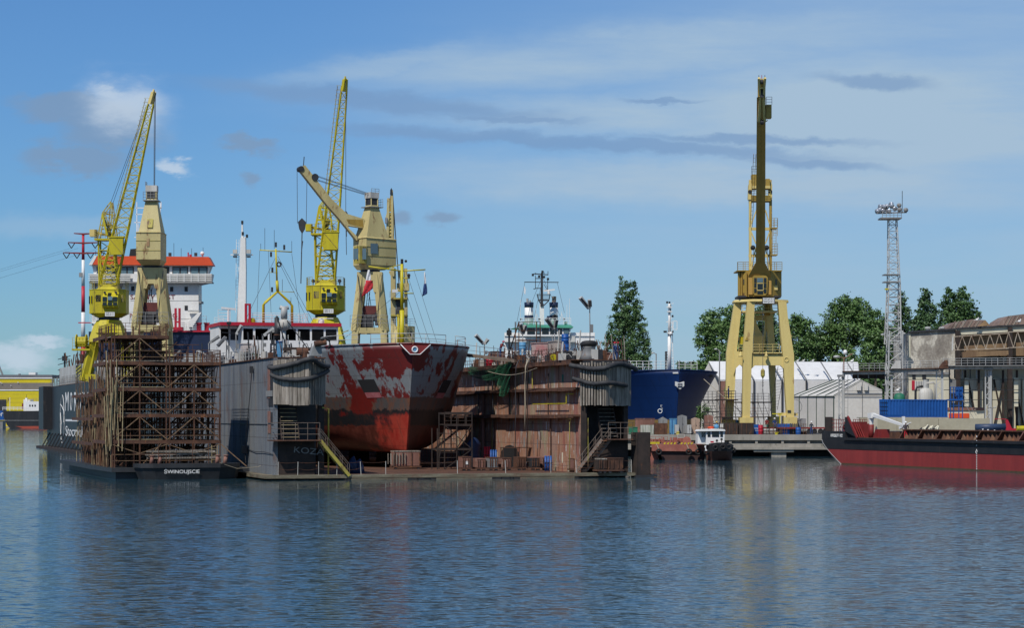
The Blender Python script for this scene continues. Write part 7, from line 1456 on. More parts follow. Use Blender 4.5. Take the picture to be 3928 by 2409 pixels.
# ------------------------------------------------------------------ trees
def tree(name, label, cat, bx, yb_, Y, blobs, m, n=5200, leaf=.42, trunk=.35, group=None):
    """blobs: (px, py, rx px, ry px); leaves sit in small clumps spread over and inside the blobs"""
    f_ = Fr(name, label, cat, bx, yb_, Y, group); rr = R; vs = []; fs = []
    tot = sum(b[2]*b[3] for b in blobs); rs_ = np.random.RandomState(int(bx)+7)
    for (x, y, rx, ry) in blobs:
        k = int(n*rx*ry/tot); c = f_.p(x, y, 0); A_ = rx*f_.s; B_ = ry*f_.s; D_ = (A_+min(A_, B_))/2
        ncl = max(8, k//34)
        for _ in range(ncl):
            dv = rs_.normal(size=3); dv /= np.linalg.norm(dv); rad = rs_.uniform(.3, 1.03)**.55
            if rs_.rand() < .16: rad = rs_.uniform(1.0, 1.26)
            cc = np.array([c.x+dv[0]*A_*rad, c.y+dv[1]*D_*rad, c.z+dv[2]*B_*rad]); cs_ = rs_.uniform(.55, 1.25)*min(A_, B_)*.20+.25
            for _ in range(34):
                q_ = cc+rs_.normal(size=3)*cs_*np.array([.62, .62, .5])
                nn = rs_.normal(size=3)+np.array([0, 0, .7])+dv*.6; nn /= np.linalg.norm(nn); t1 = np.cross(nn, rs_.normal(size=3)); t1 /= np.linalg.norm(t1); t2 = np.cross(nn, t1); s_ = leaf*rs_.uniform(.55, 1.15)
                o = len(vs); vs += [tuple(q_-t1*s_*.5), tuple(q_+t2*s_*.32), tuple(q_+t1*s_*.6), tuple(q_-t2*s_*.32)]; fs.append((o, o+1, o+2, o+3))
    g = G(); g.v = vs; g.f = fs; g.mi = [0]*len(fs); g.obj('crown', m, f_.e, fix=False)
    top = min(b[1] for b in blobs); xt = blobs[0][0]; g = G(); a = f_.p(bx, yb_); b = f_.p(xt, top+(yb_-top)*.25)
    g.tube([a, a.lerp(b, .4)+V((.2, 0, 0)), b], [trunk, trunk*.75, trunk*.25], 8)
    for bl in blobs: c = f_.p(bl[0], bl[1]+bl[3]*.3); s0 = a.lerp(b, min(.85, max(.2, (c.z/(b.z+.01))-.15))); g.tube([s0, s0.lerp(c, .5)+V((0, 0, .4)), c], [trunk*.4, trunk*.25, trunk*.08], 5)
    g.obj('trunk', barkm, f_.e, True); return f_
tree('poplar_tree', 'tall dark poplar standing alone behind the right end of the dock', 'tree', 2405, 1620, 420,
     [(2388, 1095, 11, 28), (2402, 1110, 12, 34), (2426, 1110, 13, 36), (2380, 1140, 14, 30), (2436, 1145, 13, 34), (2412, 1160, 20, 44), (2362, 1175, 13, 32), (2388, 1195, 24, 48), (2448, 1190, 15, 42), (2420, 1215, 26, 50), (2356, 1230, 17, 38), (2465, 1240, 14, 40), (2388, 1262, 32, 52), (2438, 1270, 30, 54), (2352, 1285, 18, 40), (2472, 1300, 16, 42), (2410, 1325, 40, 54), (2334, 1300, 14, 26), (2330, 1335, 20, 34), (2450, 1345, 34, 50), (2482, 1345, 14, 44), (2380, 1370, 36, 44), (2440, 1405, 40, 50), (2488, 1400, 12, 34), (2450, 1450, 40, 40)], leafA, 21000, .40, .5)
tg_ = 'trees behind the tent halls'
TREES = [
 ('broad leafed tree at the left end of the row, over the tent gable', 2740, [(2725, 1240, 48, 45), (2700, 1285, 32, 40), (2760, 1290, 50, 55), (2720, 1335, 40, 36), (2730, 1400, 58, 40), (2690, 1425, 40, 24), (2760, 1370, 50, 50)], leafB),
 ('tall tree behind the left legs of the portal crane', 2810, [(2800, 1215, 34, 40), (2830, 1260, 45, 55), (2790, 1270, 30, 45), (2850, 1330, 50, 60), (2800, 1370, 50, 50), (2870, 1240, 35, 50)], leafB),
 ('dense tree seen between the legs of the portal crane', 2930, [(2920, 1230, 50, 50), (2960, 1290, 50, 60), (2900, 1320, 50, 60), (2950, 1370, 60, 40)], leafC),
 ('rounded tree just right of the portal crane', 3050, [(3040, 1255, 45, 42), (3075, 1250, 35, 36), (3060, 1310, 58, 55), (3100, 1330, 35, 50), (3050, 1370, 60, 40)], leafB),
 ('low bushy tree in the dip between the two tall crowns', 3135, [(3128, 1290, 32, 36), (3140, 1340, 45, 50), (3170, 1380, 50, 40)], leafC),
 ('tallest broad tree above the yellow repair building', 3250, [(3235, 1175, 42, 36), (3280, 1180, 52, 40), (3215, 1225, 50, 45), (3300, 1215, 50, 45), (3250, 1250, 75, 60), (3190, 1280, 48, 55), (3220, 1330, 70, 55), (3310, 1290, 45, 60)], leafB),
 ('broad tree left of the floodlight tower', 3350, [(3360, 1235, 38, 40), (3345, 1290, 48, 55), (3385, 1290, 38, 60), (3360, 1360, 60, 55), (3300, 1380, 60, 40)], leafB),
 ('narrow poplar right behind the floodlight tower', 3462, [(3460, 1150, 16, 34), (3455, 1190, 24, 40), (3475, 1220, 26, 45), (3460, 1270, 34, 60), (3440, 1340, 40, 70), (3480, 1330, 30, 60)], leafC),
 ('pointed poplar between the tower and the widest poplar', 3550, [(3552, 1135, 18, 26), (3548, 1170, 26, 38), (3565, 1200, 30, 40), (3530, 1225, 26, 40), (3550, 1265, 50, 50), (3520, 1280, 26, 40)], leafC),
 ('wide double topped poplar above the works building', 3670, [(3640, 1135, 20, 28), (3690, 1130, 20, 26), (3635, 1180, 32, 46), (3700, 1170, 34, 45), (3665, 1200, 45, 50), (3730, 1210, 26, 34), (3640, 1250, 52, 46), (3700, 1250, 50, 46)], leafA)]
for lab, bx, bl, m in TREES: tree('poplar_tree' if 'poplar' in lab else 'broadleaf_tree', lab, 'tree', bx, 1640, 455+R.uniform(-12, 12), bl, m, int(sum(b[2]*b[3] for b in bl)*.80), .55, .45, tg_)
shr = Fr('bush', 'green bush growing on the quay beside the blue bow', 'bush', 2700, 1640, 316); g = None
tree('bush', 'low green bush below the blue ship bow', 'bush', 2695, 1650, 318, [(2700, 1580, 22, 26), (2715, 1620, 16, 22), (2790, 1505, 16, 16)], leafB, 1500, .25, .08); bpy.data.objects.remove(shr.e)

g = G(); rs_ = np.random.RandomState(5)
for i in range(9000):
    c = P(rs_.uniform(2600, 3560), rs_.uniform(1392, 1640), 490+rs_.uniform(-6, 6)); nn = rs_.normal(size=3); nn /= np.linalg.norm(nn); t1 = np.cross(nn, rs_.normal(size=3)); t1 /= np.linalg.norm(t1); t2_ = np.cross(nn, t1); o = len(g.v); q_ = np.array(c)
    g.v += [tuple(q_-t1*.9), tuple(q_+t2_*.6), tuple(q_+t1*.9), tuple(q_-t2_*.6)]; g.f.append((o, o+1, o+2, o+3)); g.mi.append(0)
tag(g.obj('undergrowth', leafC, fix=False), 'dark mass of bushes closing the gaps below the trees', 'bushes', None, 'stuff')

# ------------------------------------------------------------------ things on the quay
def qbox(name, lab, cat, x0, x1, y0, y1, m, Y=303, d=1.4, lid=None, ribs=0, m2=None, slope=0, group=None, feet=False, door=False):
    f_ = Fr(name, lab, cat, (x0+x1)/2, y1, Y, group); w_ = (x1-x0)/2*f_.s; h = (y1-y0)*f_.s; f_.e.location.z = QZ; b = 0
    if feet: b = .15; [boxp(f_.e, 'foot', (sx*w_*.8-.1, .1, 0), (sx*w_*.8+.1, d-.1, b), darksteel) for sx in (-1, 1)]
    h = P(0, y0, Y).z-QZ
    g = G(); g.prism([(-w_, 0, b), (w_, 0, b), (w_, 0, h-slope), (0, 0, h), (-w_, 0, h-slope)] if slope else [(-w_, 0, b), (w_, 0, b), (w_, 0, h), (-w_, 0, h)], (0, d, 0)); g.obj('body', m, f_.e)
    if lid: boxp(f_.e, 'lid', (-w_-.05, -.05, h-slope), (w_+.05, d+.05, h-slope+.09), lid)
    for i in range(ribs): x = -w_+2*w_*(i+.5)/ribs; bar(f_.e, 'rib', (x, -.03, b+.05), (x, -.03, h-slope-.05), .08, m2 or m)
    if door: bar(f_.e, 'door_gap', (0, -.012, b+.1), (0, -.012, h-slope-.1), .03, darksteel); boxp(f_.e, 'door_handle', (.05, -.05, h*.5), (.1, -.001, h*.5+.15), darksteel)
    return f_
qbox('tool_box', 'wide faded red steel box behind the brown and white container', 'box', 2438, 2511, 1608, 1652, pinkrust, 308, lid=pinkrust)
qbox('waste_bin', 'dirty white bin with green streaks at the quay edge left of the brown bin', 'bin', 2458, 2508, 1631, 1668, mat('stained_white', (.5, .5, .45), (.10, .14, .08), .8, sc=1.8, streak=True), ribs=5, m2=white_d)
qbox('waste_bin', 'plain brown steel bin at the quay edge right of the white streaked bin', 'bin', 2510, 2560, 1624, 1668, rust, ribs=2)
qbox('site_hut', 'small grey hut with pitched roof behind the brown bin', 'hut', 2527, 2560, 1600, 1640, greysteel, 309, slope=.35, door=True)
qbox('blue_skip', 'light blue skip with sloping lid left of the grey cabinet', 'skip', 2570, 2601, 1608, 1655, lblue, 305, lid=lblue, ribs=2, m2=bluep)
qbox('grey_cabinet', 'tall grey double door cabinet on the quay edge', 'cabinet', 2600, 2635, 1592, 1666, greysteel, 302, slope=.2, feet=True, door=True)
qbox('low_cabinet', 'low grey cabinet at the left foot of the tall grey cabinet', 'cabinet', 2590, 2604, 1630, 1666, lightsteel, 301, feet=True)
qbox('low_cabinet', 'low pale cabinet at the right foot of the tall grey cabinet', 'cabinet', 2636, 2652, 1630, 1666, lightsteel, 301, feet=True, door=True)
qbox('pink_cabinet', 'beige pink tool cabinet with pitched roof right of the grey cabinet', 'cabinet', 2653, 2685, 1602, 1666, mat('beige_pink_paint', (.42, .30, .22), (.33, .22, .16), .8, sc=1, rust=.2), 302, slope=.2, feet=True, door=True)
qbox('pink_cabinet', 'salmon coloured cabinet in front of the dark scaffold', 'cabinet', 2703, 2736, 1592, 1650, pinkrust, 308, slope=.15)
qbox('rusty_skip', 'left one of the two dark rusty skips behind the small tug', 'skip', 2779, 2832, 1623, 1668, rust_d, 302, d=2, ribs=4, m2=rust)
qbox('rusty_skip', 'right one of the two dark rusty skips behind the small tug', 'skip', 2836, 2891, 1623, 1668, rust_d, 302, d=2, ribs=3, m2=rust)
f_ = qbox('welding_cabin', 'small white cabin with dark windows behind the rusty skips', 'cabin', 2774, 2811, 1605, 1640, white, 307, lid=lightsteel)
for x in (-.45, .05): boxp(f_.e, 'window', (x, -.03, 1.1), (x+.38, -.001, 1.6), glass)
qbox('blue_bin', 'blue bin between the white cabin and the crane foot', 'bin', 2820, 2838, 1611, 1640, lblue, 308)
f_ = qbox('blue_box', 'blue steel box with white lettering left of the red drum', 'box', 2892, 2912, 1629, 1662, bluep, 304); text(f_.e, 'lettering', 'MORSKA', whiteflat, (-.3, -.03, .75), (1, 0, 0), (0, 0, 1), .16, .62, .01); text(f_.e, 'lettering', 'STOCZNIA', whiteflat, (-.3, -.03, .45), (1, 0, 0), (0, 0, 1), .14, .62, .01)
f_ = qbox('blue_trough', 'long low blue trough with white letters under the crane leg', 'trough', 2981, 3037, 1626, 1650, bluep, 304); text(f_.e, 'lettering', 'RHOGA', whiteflat, (-.1, -.03, .70), (1, 0, 0), (0, 0, 1), .26, .95, .01)
qbox('grey_switch_box', 'pale grey metal box right of the crane foot', 'cabinet', 3051, 3092, 1606, 1648, greysteel, 306, door=True)
qbox('green_container', 'dark green container roof with a white cap beside the box pile', 'container', 2413, 2446, 1641, 1668, greenp, 302, lid=greenp)
def drum(lab, x, yb_, Y, r, h, m, z=QZ, name='drum', group=None):
    f_ = Fr(name, lab, 'drum', x, yb_, Y, group); f_.e.location.z = z
    g = G(); g.lathe([(r*.96, 0), (r, .03), (r, h*.32), (r*1.05, h*.34), (r, h*.36), (r, h*.64), (r*1.05, h*.66), (r, h*.68), (r, h-.03), (r*.95, h)], (0, 0, 0), 14); g.obj('drum_shell', m, f_.e, True); boxp(f_.e, 'bung', (r*.3, -.05, h), (r*.3+.1, .05, h+.03), darksteel); return f_
drum('bright blue drum on the quay edge right of the portal crane', 3062, 1663, 300.5, .35, 1.0, bluep); drum('red drum beside the blue lettered box', 2918, 1655, 304, .33, 1.3, redp)
bl = Fr('yellow_bollard', 'small bright yellow bollard on the quay edge below the portal crane', 'bollard', 2979, 1668, 300); bl.e.location.z = QZ; g = G(); g.lathe([(.22, 0), (.2, .2), (.3, .26), (.28, .32)], (0, 0, 0), 12); g.obj('bollard_body', yellow, bl.e)
bl = Fr('yellow_bollard', 'yellow white hydrant behind the red pontoon at the quay edge', 'bollard', 2600, 1668, 300); bl.e.location.z = QZ; g = G(); g.lathe([(.3, 0), (.2, .15), (.25, .3), (.15, .45)], (0, 0, 0), 8); g.obj('bollard_body', yellow_d, bl.e)
# trailer with wheels
tr = Fr('flat_trailer', 'long red brown flat trailer with black wheels on the quay', 'trailer', 3060, 1662, 303.5); tr.e.location.z = QZ
tr.by = 1668.6; tr.rect('load_bed', 2930, 3165, 1641, 1647, 0, 2, darkred); 
for x in (3105, 3125, 3148, 3165, 2990): g = G(); c = tr.p(x, 1657, .1); g.cyl(c, c+V((0, .3, 0)), .36, 14); g.cyl(c-V((0, .02, 0)), c, .16, 10); g.obj('wheel', black, tr.e)
for x0, x1 in ((2940, 2965), (2968, 2995), (3000, 3018), (3072, 3092)):
    rk = Fr('steel_rack', 'rusty tubular rack %s on the quay edge' % {2940: 'left of the yellow bollard', 2968: 'directly behind the yellow bollard', 3000: 'right of the yellow bollard', 3072: 'right of the blue drum'}[x0], 'rack', x0, 1668, 300.8); rk.e.location.z = QZ; w_ = (x1-x0)*rk.s
    for x in (0, w_/2, w_): bar(rk.e, 'upright', (x, 0, 0), (x, 0, 1.5), .06, rust)
    for z in (.4, .9, 1.4): bar(rk.e, 'rail', (0, 0, z), (w_, 0, z), .05, rust)
# dark scaffolds under the crane
def scaf(lab, x0, x1, levels, y1, Y, m, px_step=22, gr=None, d=2.2):
    f_ = Fr('scaffold', lab, 'scaffold', (x0+x1)/2, y1, Y, gr); f_.e.location.z = QZ; f_.by = 1597+(CH-QZ)*F/Y; p = f_.p; n = round((x1-x0)/px_step); top = min(levels)-34
    for i in range(n+1):
        x = x0+(x1-x0)*i/n
        for dd in (0, d): bar(f_.e, 'upright', p(x, 1668, dd), p(x, top, dd), .07, m)
    for y in levels:
        boxp(f_.e, 'platform', p(x0-3, y+3, -.1), p(x1+3, y-1, d+.1), m)
        for k in (11, 22, 33):
            for dd in (0, d): bar(f_.e, 'rail', p(x0, y-k, dd), p(x1, y-k, dd), .05, m)
    for i in range(n):
        xa, xb = x0+(x1-x0)*i/n, x0+(x1-x0)*(i+1)/n
        for y, y2 in zip(levels, levels[1:]+[1660]): bar(f_.e, 'brace', p(xa, y, 0), p(xb, y2, 0), .05, m)
    return f_
scaf('dark scaffold block at the blue bow with a person standing on top', 2752, 2822, [1533, 1600], 1640, 305, rust_d, 18); scaf('dark leaning scaffold bay between the blue bow and the first crane leg', 2700, 2748, [1535, 1580, 1625], 1640, 309, darksteel, 16); scaf('rusty scaffold platform between the portal crane legs', 2822, 2950, [1543, 1600], 1640, 311, rust, 21)
for i in range(9): pass
for x, lab, n_ in ((2895, 'stack of timber pallets behind the blue lettered box', 5), (3075, 'low stack of pallets right of the blue drum', 3), (2640, 'stack of pallets between the grey and pink cabinets', 4)):
    t_ = thing('pallet_stack', lab, 'pallets', (P(x, 1668, 306).x, 305.5, QZ), .2)
    for k in range(n_):
        for j in range(5): bar(t_, 'board', (-.6, j*.26-.52, k*.16+.13), (.6, j*.26-.52, k*.16+.13), .13, timber, .03)
        for j in (-.5, 0, .5): bar(t_, 'bearer', (j, -.58, k*.16+.06), (j, .58, k*.16+.06), .1, timber, .09)
for x, lab, m_ in ((2766, 'white and grey gas bottles in a rack beside the white cabin', lightsteel), (3032, 'dark gas bottles standing by the crane foot', darksteel)):
    t_ = thing('gas_bottles', lab, 'gas bottles', (P(x, 1668, 304).x, 304, QZ), 0)
    for k in range(4): g = G(); g.cyl((k*.26, 0, 0), (k*.26, 0, 1.4), .115, 8); g.cyl((k*.26, 0, 1.4), (k*.26, 0, 1.55), .08, 8, .03); g.obj('bottle', m_, t_, True)
    bar(t_, 'strap', (-.15, -.13, .9), (.95, -.13, .9), .05, rust)
# street lamps
def lamp(lab, x, yt, yb_, Y, arm, m=greysteel, name='street_lamp', arm2=None):
    f_ = Fr(name, lab, 'lamp', x, yb_, Y); p = f_.p; rod(f_.e, 'lamp_post', p(x, yb_+40), p(x, yt), .1, m)
    for a in ([arm]+([arm2] if arm2 else [])):
        rod(f_.e, 'lamp_arm', p(x, yt+2), p(x+a*.55, yt-3), .06, m); g = G(); g.ball(p(x+a*.8, yt-3), abs(a)*.42*f_.s, 8, .4); g.obj('lamp_head', lightsteel, f_.e, True)
    return f_
lamp('single arm street lamp behind the blue bow, left of the white mast', 2517, 1357, 1440, 345, -16); lamp('grey lamp post before the tent gable left of the portal crane', 2760, 1343, 1640, 325, -18)
l3 = lamp('red lamp post with two raised arms at the end of the gantry', 3237, 1372, 1440, 345, -34, pinkrust); rod(l3.e, 'lamp_arm', l3.p(3237, 1375), l3.p(3270, 1357), .08, pinkrust); g = G(); g.ball(l3.p(3242, 1352), .35, 8, 1.2); g.obj('gull', white, l3.e, True)
l4 = lamp('short double lamp in front of the pale doors at the far right', 3806, 1566, 1640, 318, -14, arm2=14)
for x, y, n_ in ((3060, 1388, 'left'), (3082, 1388, 'middle'), (3118, 1388, 'right')):
    gl = Fr('gull', 'white gull on the tent roof ridge, %s one of three' % n_, 'gull', x, y+2, 373, 'gulls on the tent ridge'); g = G(); g.ball((0, 0, .25), .2, 7, .8); g.ball((.18, 0, .42), .1, 6); g.beam((-.1, 0, .25), (-.45, 0, .2), .12, .05); g.obj('body', white, gl.e, True)
for x, y, lab in ((3268, 1392, 'white gull on the gantry railing'), (3748, 1232, 'gull standing on the ribbed shed roof'), (3910, 1238, 'gull on the edge of the right shed roof'), (3444, 1503, 'gull on the dark green tank')):
    gl = Fr('gull', lab, 'gull', x, y+2, 333 if y > 1300 else 350); g = G(); g.ball((0, 0, .3), .26, 7, .8); g.ball((.2, 0, .55), .13, 6); g.beam((-.1, 0, .3), (-.55, 0, .25), .15, .06); g.obj('body', white, gl.e, True)

# ------------------------------------------------------------------ red work pontoon and small tug
rp_ = Fr('red_pontoon', 'faded red work pontoon loaded with pipework, moored left of the small tug', 'pontoon', 2610, 1765, 276); p = rp_.p; rp_.e.location.z = 0; rp_.by = 1597+CH*F/276; p = rp_.p; salmon = mat('salmon_paint', (.33, .12, .085), (.24, .075, .055), .7, sc=.7, rust=.35, rustc=(.42, .25, .19))
P2(rp_, 'pontoon_hull', [(2440, 1718), (2440, 1775), (2526, 1775), (2526, 1718)], 1.5, 8, salmon); P2(rp_, 'pontoon_hull', [(2528, 1722), (2535, 1745), (2545, 1775), (2702, 1775), (2702, 1722)], 0, 7, mat('red_brown_plate', (.055, .024, .02), (.035, .017, .015), .7, sc=.6))
for y, t in ((1713, .5), (1724, .42)): bar(rp_.e, 'rubbing_strake', p(2500, y, -.15), p(2708, y+2, -.15), .4, salmon, t)
for x in (2470, 2490, 2508): bar(rp_.e, 'frame_post', p(x, 1740, 1.3), p(x, 1718, 1.3), .15, salmon)
for k in range(26):
    x = R.uniform(2495, 2640); y = R.uniform(1678, 1702); d = R.uniform(1, 5); t = R.random()
    if t < .4: bar(rp_.e, 'pipe', p(x, y, d), p(x+R.uniform(15, 45), y+R.uniform(-5, 5), d+R.uniform(-.5, .5)), .2, salmon)
    elif t < .75: rod(rp_.e, 'vent_post', p(x, 1708, d), p(x+R.uniform(-3, 3), y-8, d), .12, salmon)
    else: g = G(); g.cyl(p(x, 1708, d), p(x, y, d), .4, 10); g.obj('hatch_drum', salmon, rp_.e)
g = G(); g.cyl(p(2634, 1692, 1), p(2634, 1692, 1.8), .55, 12); g.obj('winch_wheel', salmon, rp_.e)
rp_.rect('pontoon_deck', 2490, 2700, 1706, 1711, 0, 7, salmon)
for i in range(9): x = 2545+i*13; g = G(); g.prism([p(x, 1705, -.2), p(x+6, 1705, -.2), p(x+10, 1698, -.2), p(x+4, 1698, -.2)], (0, .1, 0)); g.obj('hazard_stripe', yellow if i != 4 else black, rp_.e)
rp_.rect('hazard_band', 2490, 2530, 1696, 1704, -.15, -.05, yellow); railing(rp_.e, [p(2492, 1706, 1), p(2560, 1706, 1)], 1.0, 2, .8, .03, salmon); railing(rp_.e, [p(2600, 1704, 3), p(2650, 1704, 3)], 1.2, 2, .8, .03, white_d)
for x, lab in ((2527, 'left end of the pontoon'), (2642, 'pontoon side'), (2678, 'pontoon side next to the tug')): t_ = Fr('fender_tyre', 'old tyre hanging on a rope at the %s' % lab, 'tyre', x, 1740, 275.5, 'tyres on the red pontoon'); g = G(); g.torus((0, -.2, .2), .30, .12, (0, 1, .1), 16, 7); g.obj('tyre', black, t_.e, True); rod(t_.e, 'rope', (0, -.15, .5), (-.3, .1, 1.2), .06, ropem)
tb_ = Fr('small_tug', 'small tug with white wheelhouse and black bow hung with tyres', 'tug', 2760, 1765, 272); tb_.e.location.z = 0; tb_.by = 1597+CH*F/272; p = tb_.p
def tugpt(x, y, d): return p(x, y, d)
g = G(); R1 = [(2702, 1712, 3), (2704, 1706, .8), (2728, 1701, -.8), (2755, 1698, -1.5), (2790, 1698, -1.6), (2806, 1704, -.8), (2814, 1708, .8), (2812, 1708, 3)]; R2 = [(2706, 1732, 3), (2706, 1732, .9), (2730, 1732, -.6), (2756, 1730, -1.3), (2788, 1730, -1.4), (2804, 1730, -.6), (2811, 1728, .8), (2811, 1728, 3)]; R3 = [(x*.92+2758*.08, 1768, d*.55+.8) for x, y, d in R2]
vs = [p(*c) for c in R1+R2+R3]; n = 8; g.add(vs, [(i, i+1, n+i+1, n+i) for i in range(n-1)]+[(0, 7, 6, 5, 4, 3, 2, 1)]); g.obj('black_bulwark', mat('tug_black', (.022, .024, .028), None, .5), tb_.e)
g = G(); g.add(vs, [(n+i, n+i+1, 2*n+i+1, 2*n+i) for i in range(n-1)]); g.obj('rusty_hull', mat('tug_rust', (.14, .06, .04), (.09, .04, .03), .7, sc=1), tb_.e)
for x, y, d in ((2711, 1735, .2), (2744, 1716, -1.3), (2773, 1714, -1.7), (2796, 1715, -1.4), (2812, 1728, .2)): g = G(); g.torus(p(x, y, d), .26, .11, (0, 1, .15), 16, 7); g.obj('tyre_fender', black, tb_.e, True)
P2(tb_, 'wheelhouse', [(2676, 1703), (2678, 1655), (2780, 1655), (2779, 1703)], .5, 3.8, white); P2(tb_, 'wheelhouse_front', [(2707, 1706), (2710, 1652), (2780, 1652), (2778, 1706)], -.2, .5, white)
P2(tb_, 'cabin_roof', [(2676, 1655), (2682, 1649), (2744, 1645), (2780, 1648), (2783, 1654)], -.5, 4, white); 
for x0, x1 in ((2714, 2725), (2731, 2758), (2763, 2773)): tb_.rect('window', x0, x1, 1656, 1676, -.27, -.2, darksteel); tb_.rect('pane', x0+1.5, x1-1.5, 1658, 1674, -.3, -.27, glass)
for x in (2692, 2699): tb_.rect('side_window', x, x+4, 1659, 1678, .44, .5, glass)
g = G(); g.torus(p(2727, 1642, 1), .35, .1, (0, .3, 1), 14, 6); g.obj('life_ring', orange, tb_.e, True); g = G(); g.ball(p(2748, 1637, 1), .35, 8, .9); g.obj('blue_cover', lblue, tb_.e, True)
for x, y in ((2750, 1691), (2768, 1686)): g = G(); g.cyl(p(x, y, -1), p(x, y, -.8), .16, 10); g.cyl(p(x, 1700, -.9), p(x, y, -.9), .05, 5); g.obj('deck_lamp', black, tb_.e)
tb_.rect('red_box', 2726, 2738, 1693, 1699, -.9, -.5, redp); railing(tb_.e, [p(2682, 1649, 3.5), p(2760, 1649, 3.5)], .9, 1, 1.2, .03, darksteel)
g = G()
for k in range(4): g.beam(p(2702+k*2, 1712-k, -.5), p(2712-k*2, 1730, -.6), .06)
g.obj('white_ropes', whitecl, tb_.e); rod(tb_.e, 'mast', p(2745, 1648, 2), p(2745, 1625, 2), .05, darksteel)
mr = Fr('mooring_rope', 'taut pale rope running from the blue bow down to the quay', 'rope', 2700, 1455, 318)
rod(mr.e, 'rope_line', mr.p(2700, 1455, 0), mr.p(2868, 1605, -13), .05, ropem)

# ------------------------------------------------------------------ black and red barge at the right
ab = thing('hopper_barge', 'long black and red barge with open rusty bulwark frames moored at the right', 'barge', (0, 0, 0)); 
AX = V((49.7-0, 252.0, 0)); BX = V((58.3-12.6+22, 217, 0))
# side plane from the stern (px 3160) to the picture edge (px 3928) and on
def AS(px_, z=0):                                         # point on the barge side for a photo column
    q1, q2 = 3185, 3928; Y1, Y2 = CH*F/(1779-HY), CH*F/(1815-HY); X1, X2 = (q1-CX)/F*Y1, (q2-CX)/F*Y2
    k = (px_-CX)/F; t = (k*Y1-X1)/((X2-X1)-k*(Y2-Y1)); return V((X1+(X2-X1)*t, Y1+(Y2-Y1)*t, z))
s0 = AS(3165); s1 = AS(3928); dA = (s1-s0).normalized(); nA = V((-dA.y, dA.x, 0)); nA = nA if nA.y > 0 else -nA
ab.location = s0; ang = math.atan2(dA.y, dA.x); ab.rotation_euler = (0, 0, ang); LB = 62; WBm = 10
inv = Matrix.Translation(s0) @ Matrix.Rotation(ang, 4, 'Z'); inv = inv.inverted()
def al(px_): return (inv @ AS(px_)).x
def az_(px_, py_): q = AS(px_); return CH+(HY-py_)*q.y/F
zr, zd_, zs = az_(3400, 1729), az_(3400, 1683), az_(3200, 1655)
x0_, x1_, x2_ = al(3154), al(3165), al(3229)
side = [(x2_, 0), (LB, 0), (LB, zr), (al(3170), zr), (al(3195), zr*.55)]
mid_ = [(al(3170), zr), (LB, zr), (LB, zd_), (al(3242), zd_), (al(3242), zs), (x0_, zs), (x0_-.0, zr+1.0), (x0_+.35, zr+.35)]
redb = mat('barge_red_paint', (.29, .040, .036), (.215, .030, .029), .55, sc=.6, streak=True, rust=.2, rustc=(.30, .085, .06))
g = G(); g.prism([(x, 0, z) for x, z in side]+[(x2_+.3, 0, -.6)][:0], (0, WBm, 0)); g.obj('red_lower_hull', redb, ab)
g = G(); g.prism([(x2_, 0, .02), (LB, 0, .02), (LB, 0, -1), (x2_+1.5, 0, -1)], (0, WBm, 0)); g.obj('underwater_hull', redb, ab)
g = G(); g.prism([(x, -.04, z) for x, z in mid_], (0, WBm+.08, 0)); g.obj('black_upper_hull', blackp, ab)
g = G(); g.prism([(al(3242), -.03, zs+.02), (al(3242), -.03, az_(3242, 1600)), (al(3252), -.03, az_(3252, 1600)), (al(3288), -.03, zd_)], (0, .25, 0)); g.obj('black_wing_plate', blackp, ab)
g = G(); g.beam((al(3252), -.02, az_(3252, 1599)), (al(3290), -.02, zd_), .15, .3); g.obj('red_plate_edge', darkred, ab)
bar(ab, 'rubbing_strake', (al(3242), -.15, zd_-.15), (LB, -.15, zd_-.15), .3, blackp, .22)
text(ab, 'barge_name', 'AARSLEFF-102', whiteflat, (al(3188), -.08, az_(3188, 1677)), (1, 0, 0), (0, 0, 1), 13*244/F, al(3234)-al(3188), .03)
for k in range(22):
    px_ = 3153+(k/21)**1.25*72; py_ = 1688+(k/21)**.95*91; q = al(px_); boxp(ab, 'draught_mark', (q+.05, -.07, az_(px_, py_)-.05), (q+.14, -.03, az_(px_, py_)+.05), whiteflat)
for k in range(13): boxp(ab, 'draught_mark', (al(3747), -.07, .12+k*.19 if k < 9 else 2.0+(k-9)*.45), (al(3747)+.1, -.02, .22+k*.19 if k < 9 else 2.16+(k-9)*.45), whiteflat)
g = G(); g.torus((al(3747)+.05, -.07, az_(3747, 1733)), .14, .03, (0, 1, 0), 14, 5); g.obj('load_line_ring', whiteflat, ab)
fl__ = [al(3432), LB]; zt = az_(3600, 1649); zb = zd_
boxp(ab, 'coaming_backplate', (fl__[0]+1.2, .95, zb), (LB, 1.1, zt-.1), mat('brown_coaming', (.15, .075, .04), (.08, .04, .025), .8, sc=1.2, streak=True, rust=.4, rustc=(.24, .19, .14))); boxp(ab, 'coaming_top', (fl__[0]+.7, .55, zt-.12), (LB, 1.2, zt), rust)
npan = 0; x = fl__[0]
while x < al(3990):
    g = G(); g.prism([(x, .45, zb), (x+.15, .45, zb), (x+1.15, .55, zt-.05), (x+.95, .55, zt-.05)], (0, .55, 0)); g.obj('bulwark_frame', pinkrust if npan % 3 == 0 else rust, ab)
    for k in range(4):
        xx = x+1.0+k*.86; g = G(); m_ = rust if (k+npan) % 3 else MATS['brown_coaming']
        g.add([(xx-.05, .94, zb), (xx+.62, .94, zb), (xx+.36, .94, zt-.15), (xx+.22, .94, zt-.15), (xx+.30, .45, zb), (xx+.30, .80, zt-.15)], [(0, 4, 5, 3), (4, 1, 2, 5), (3, 5, 2), (0, 1, 4)]); g.obj('bulwark_bracket', greysteel if npan in (7, 8) and k % 2 else m_, ab)
    x += 4.25; npan += 1
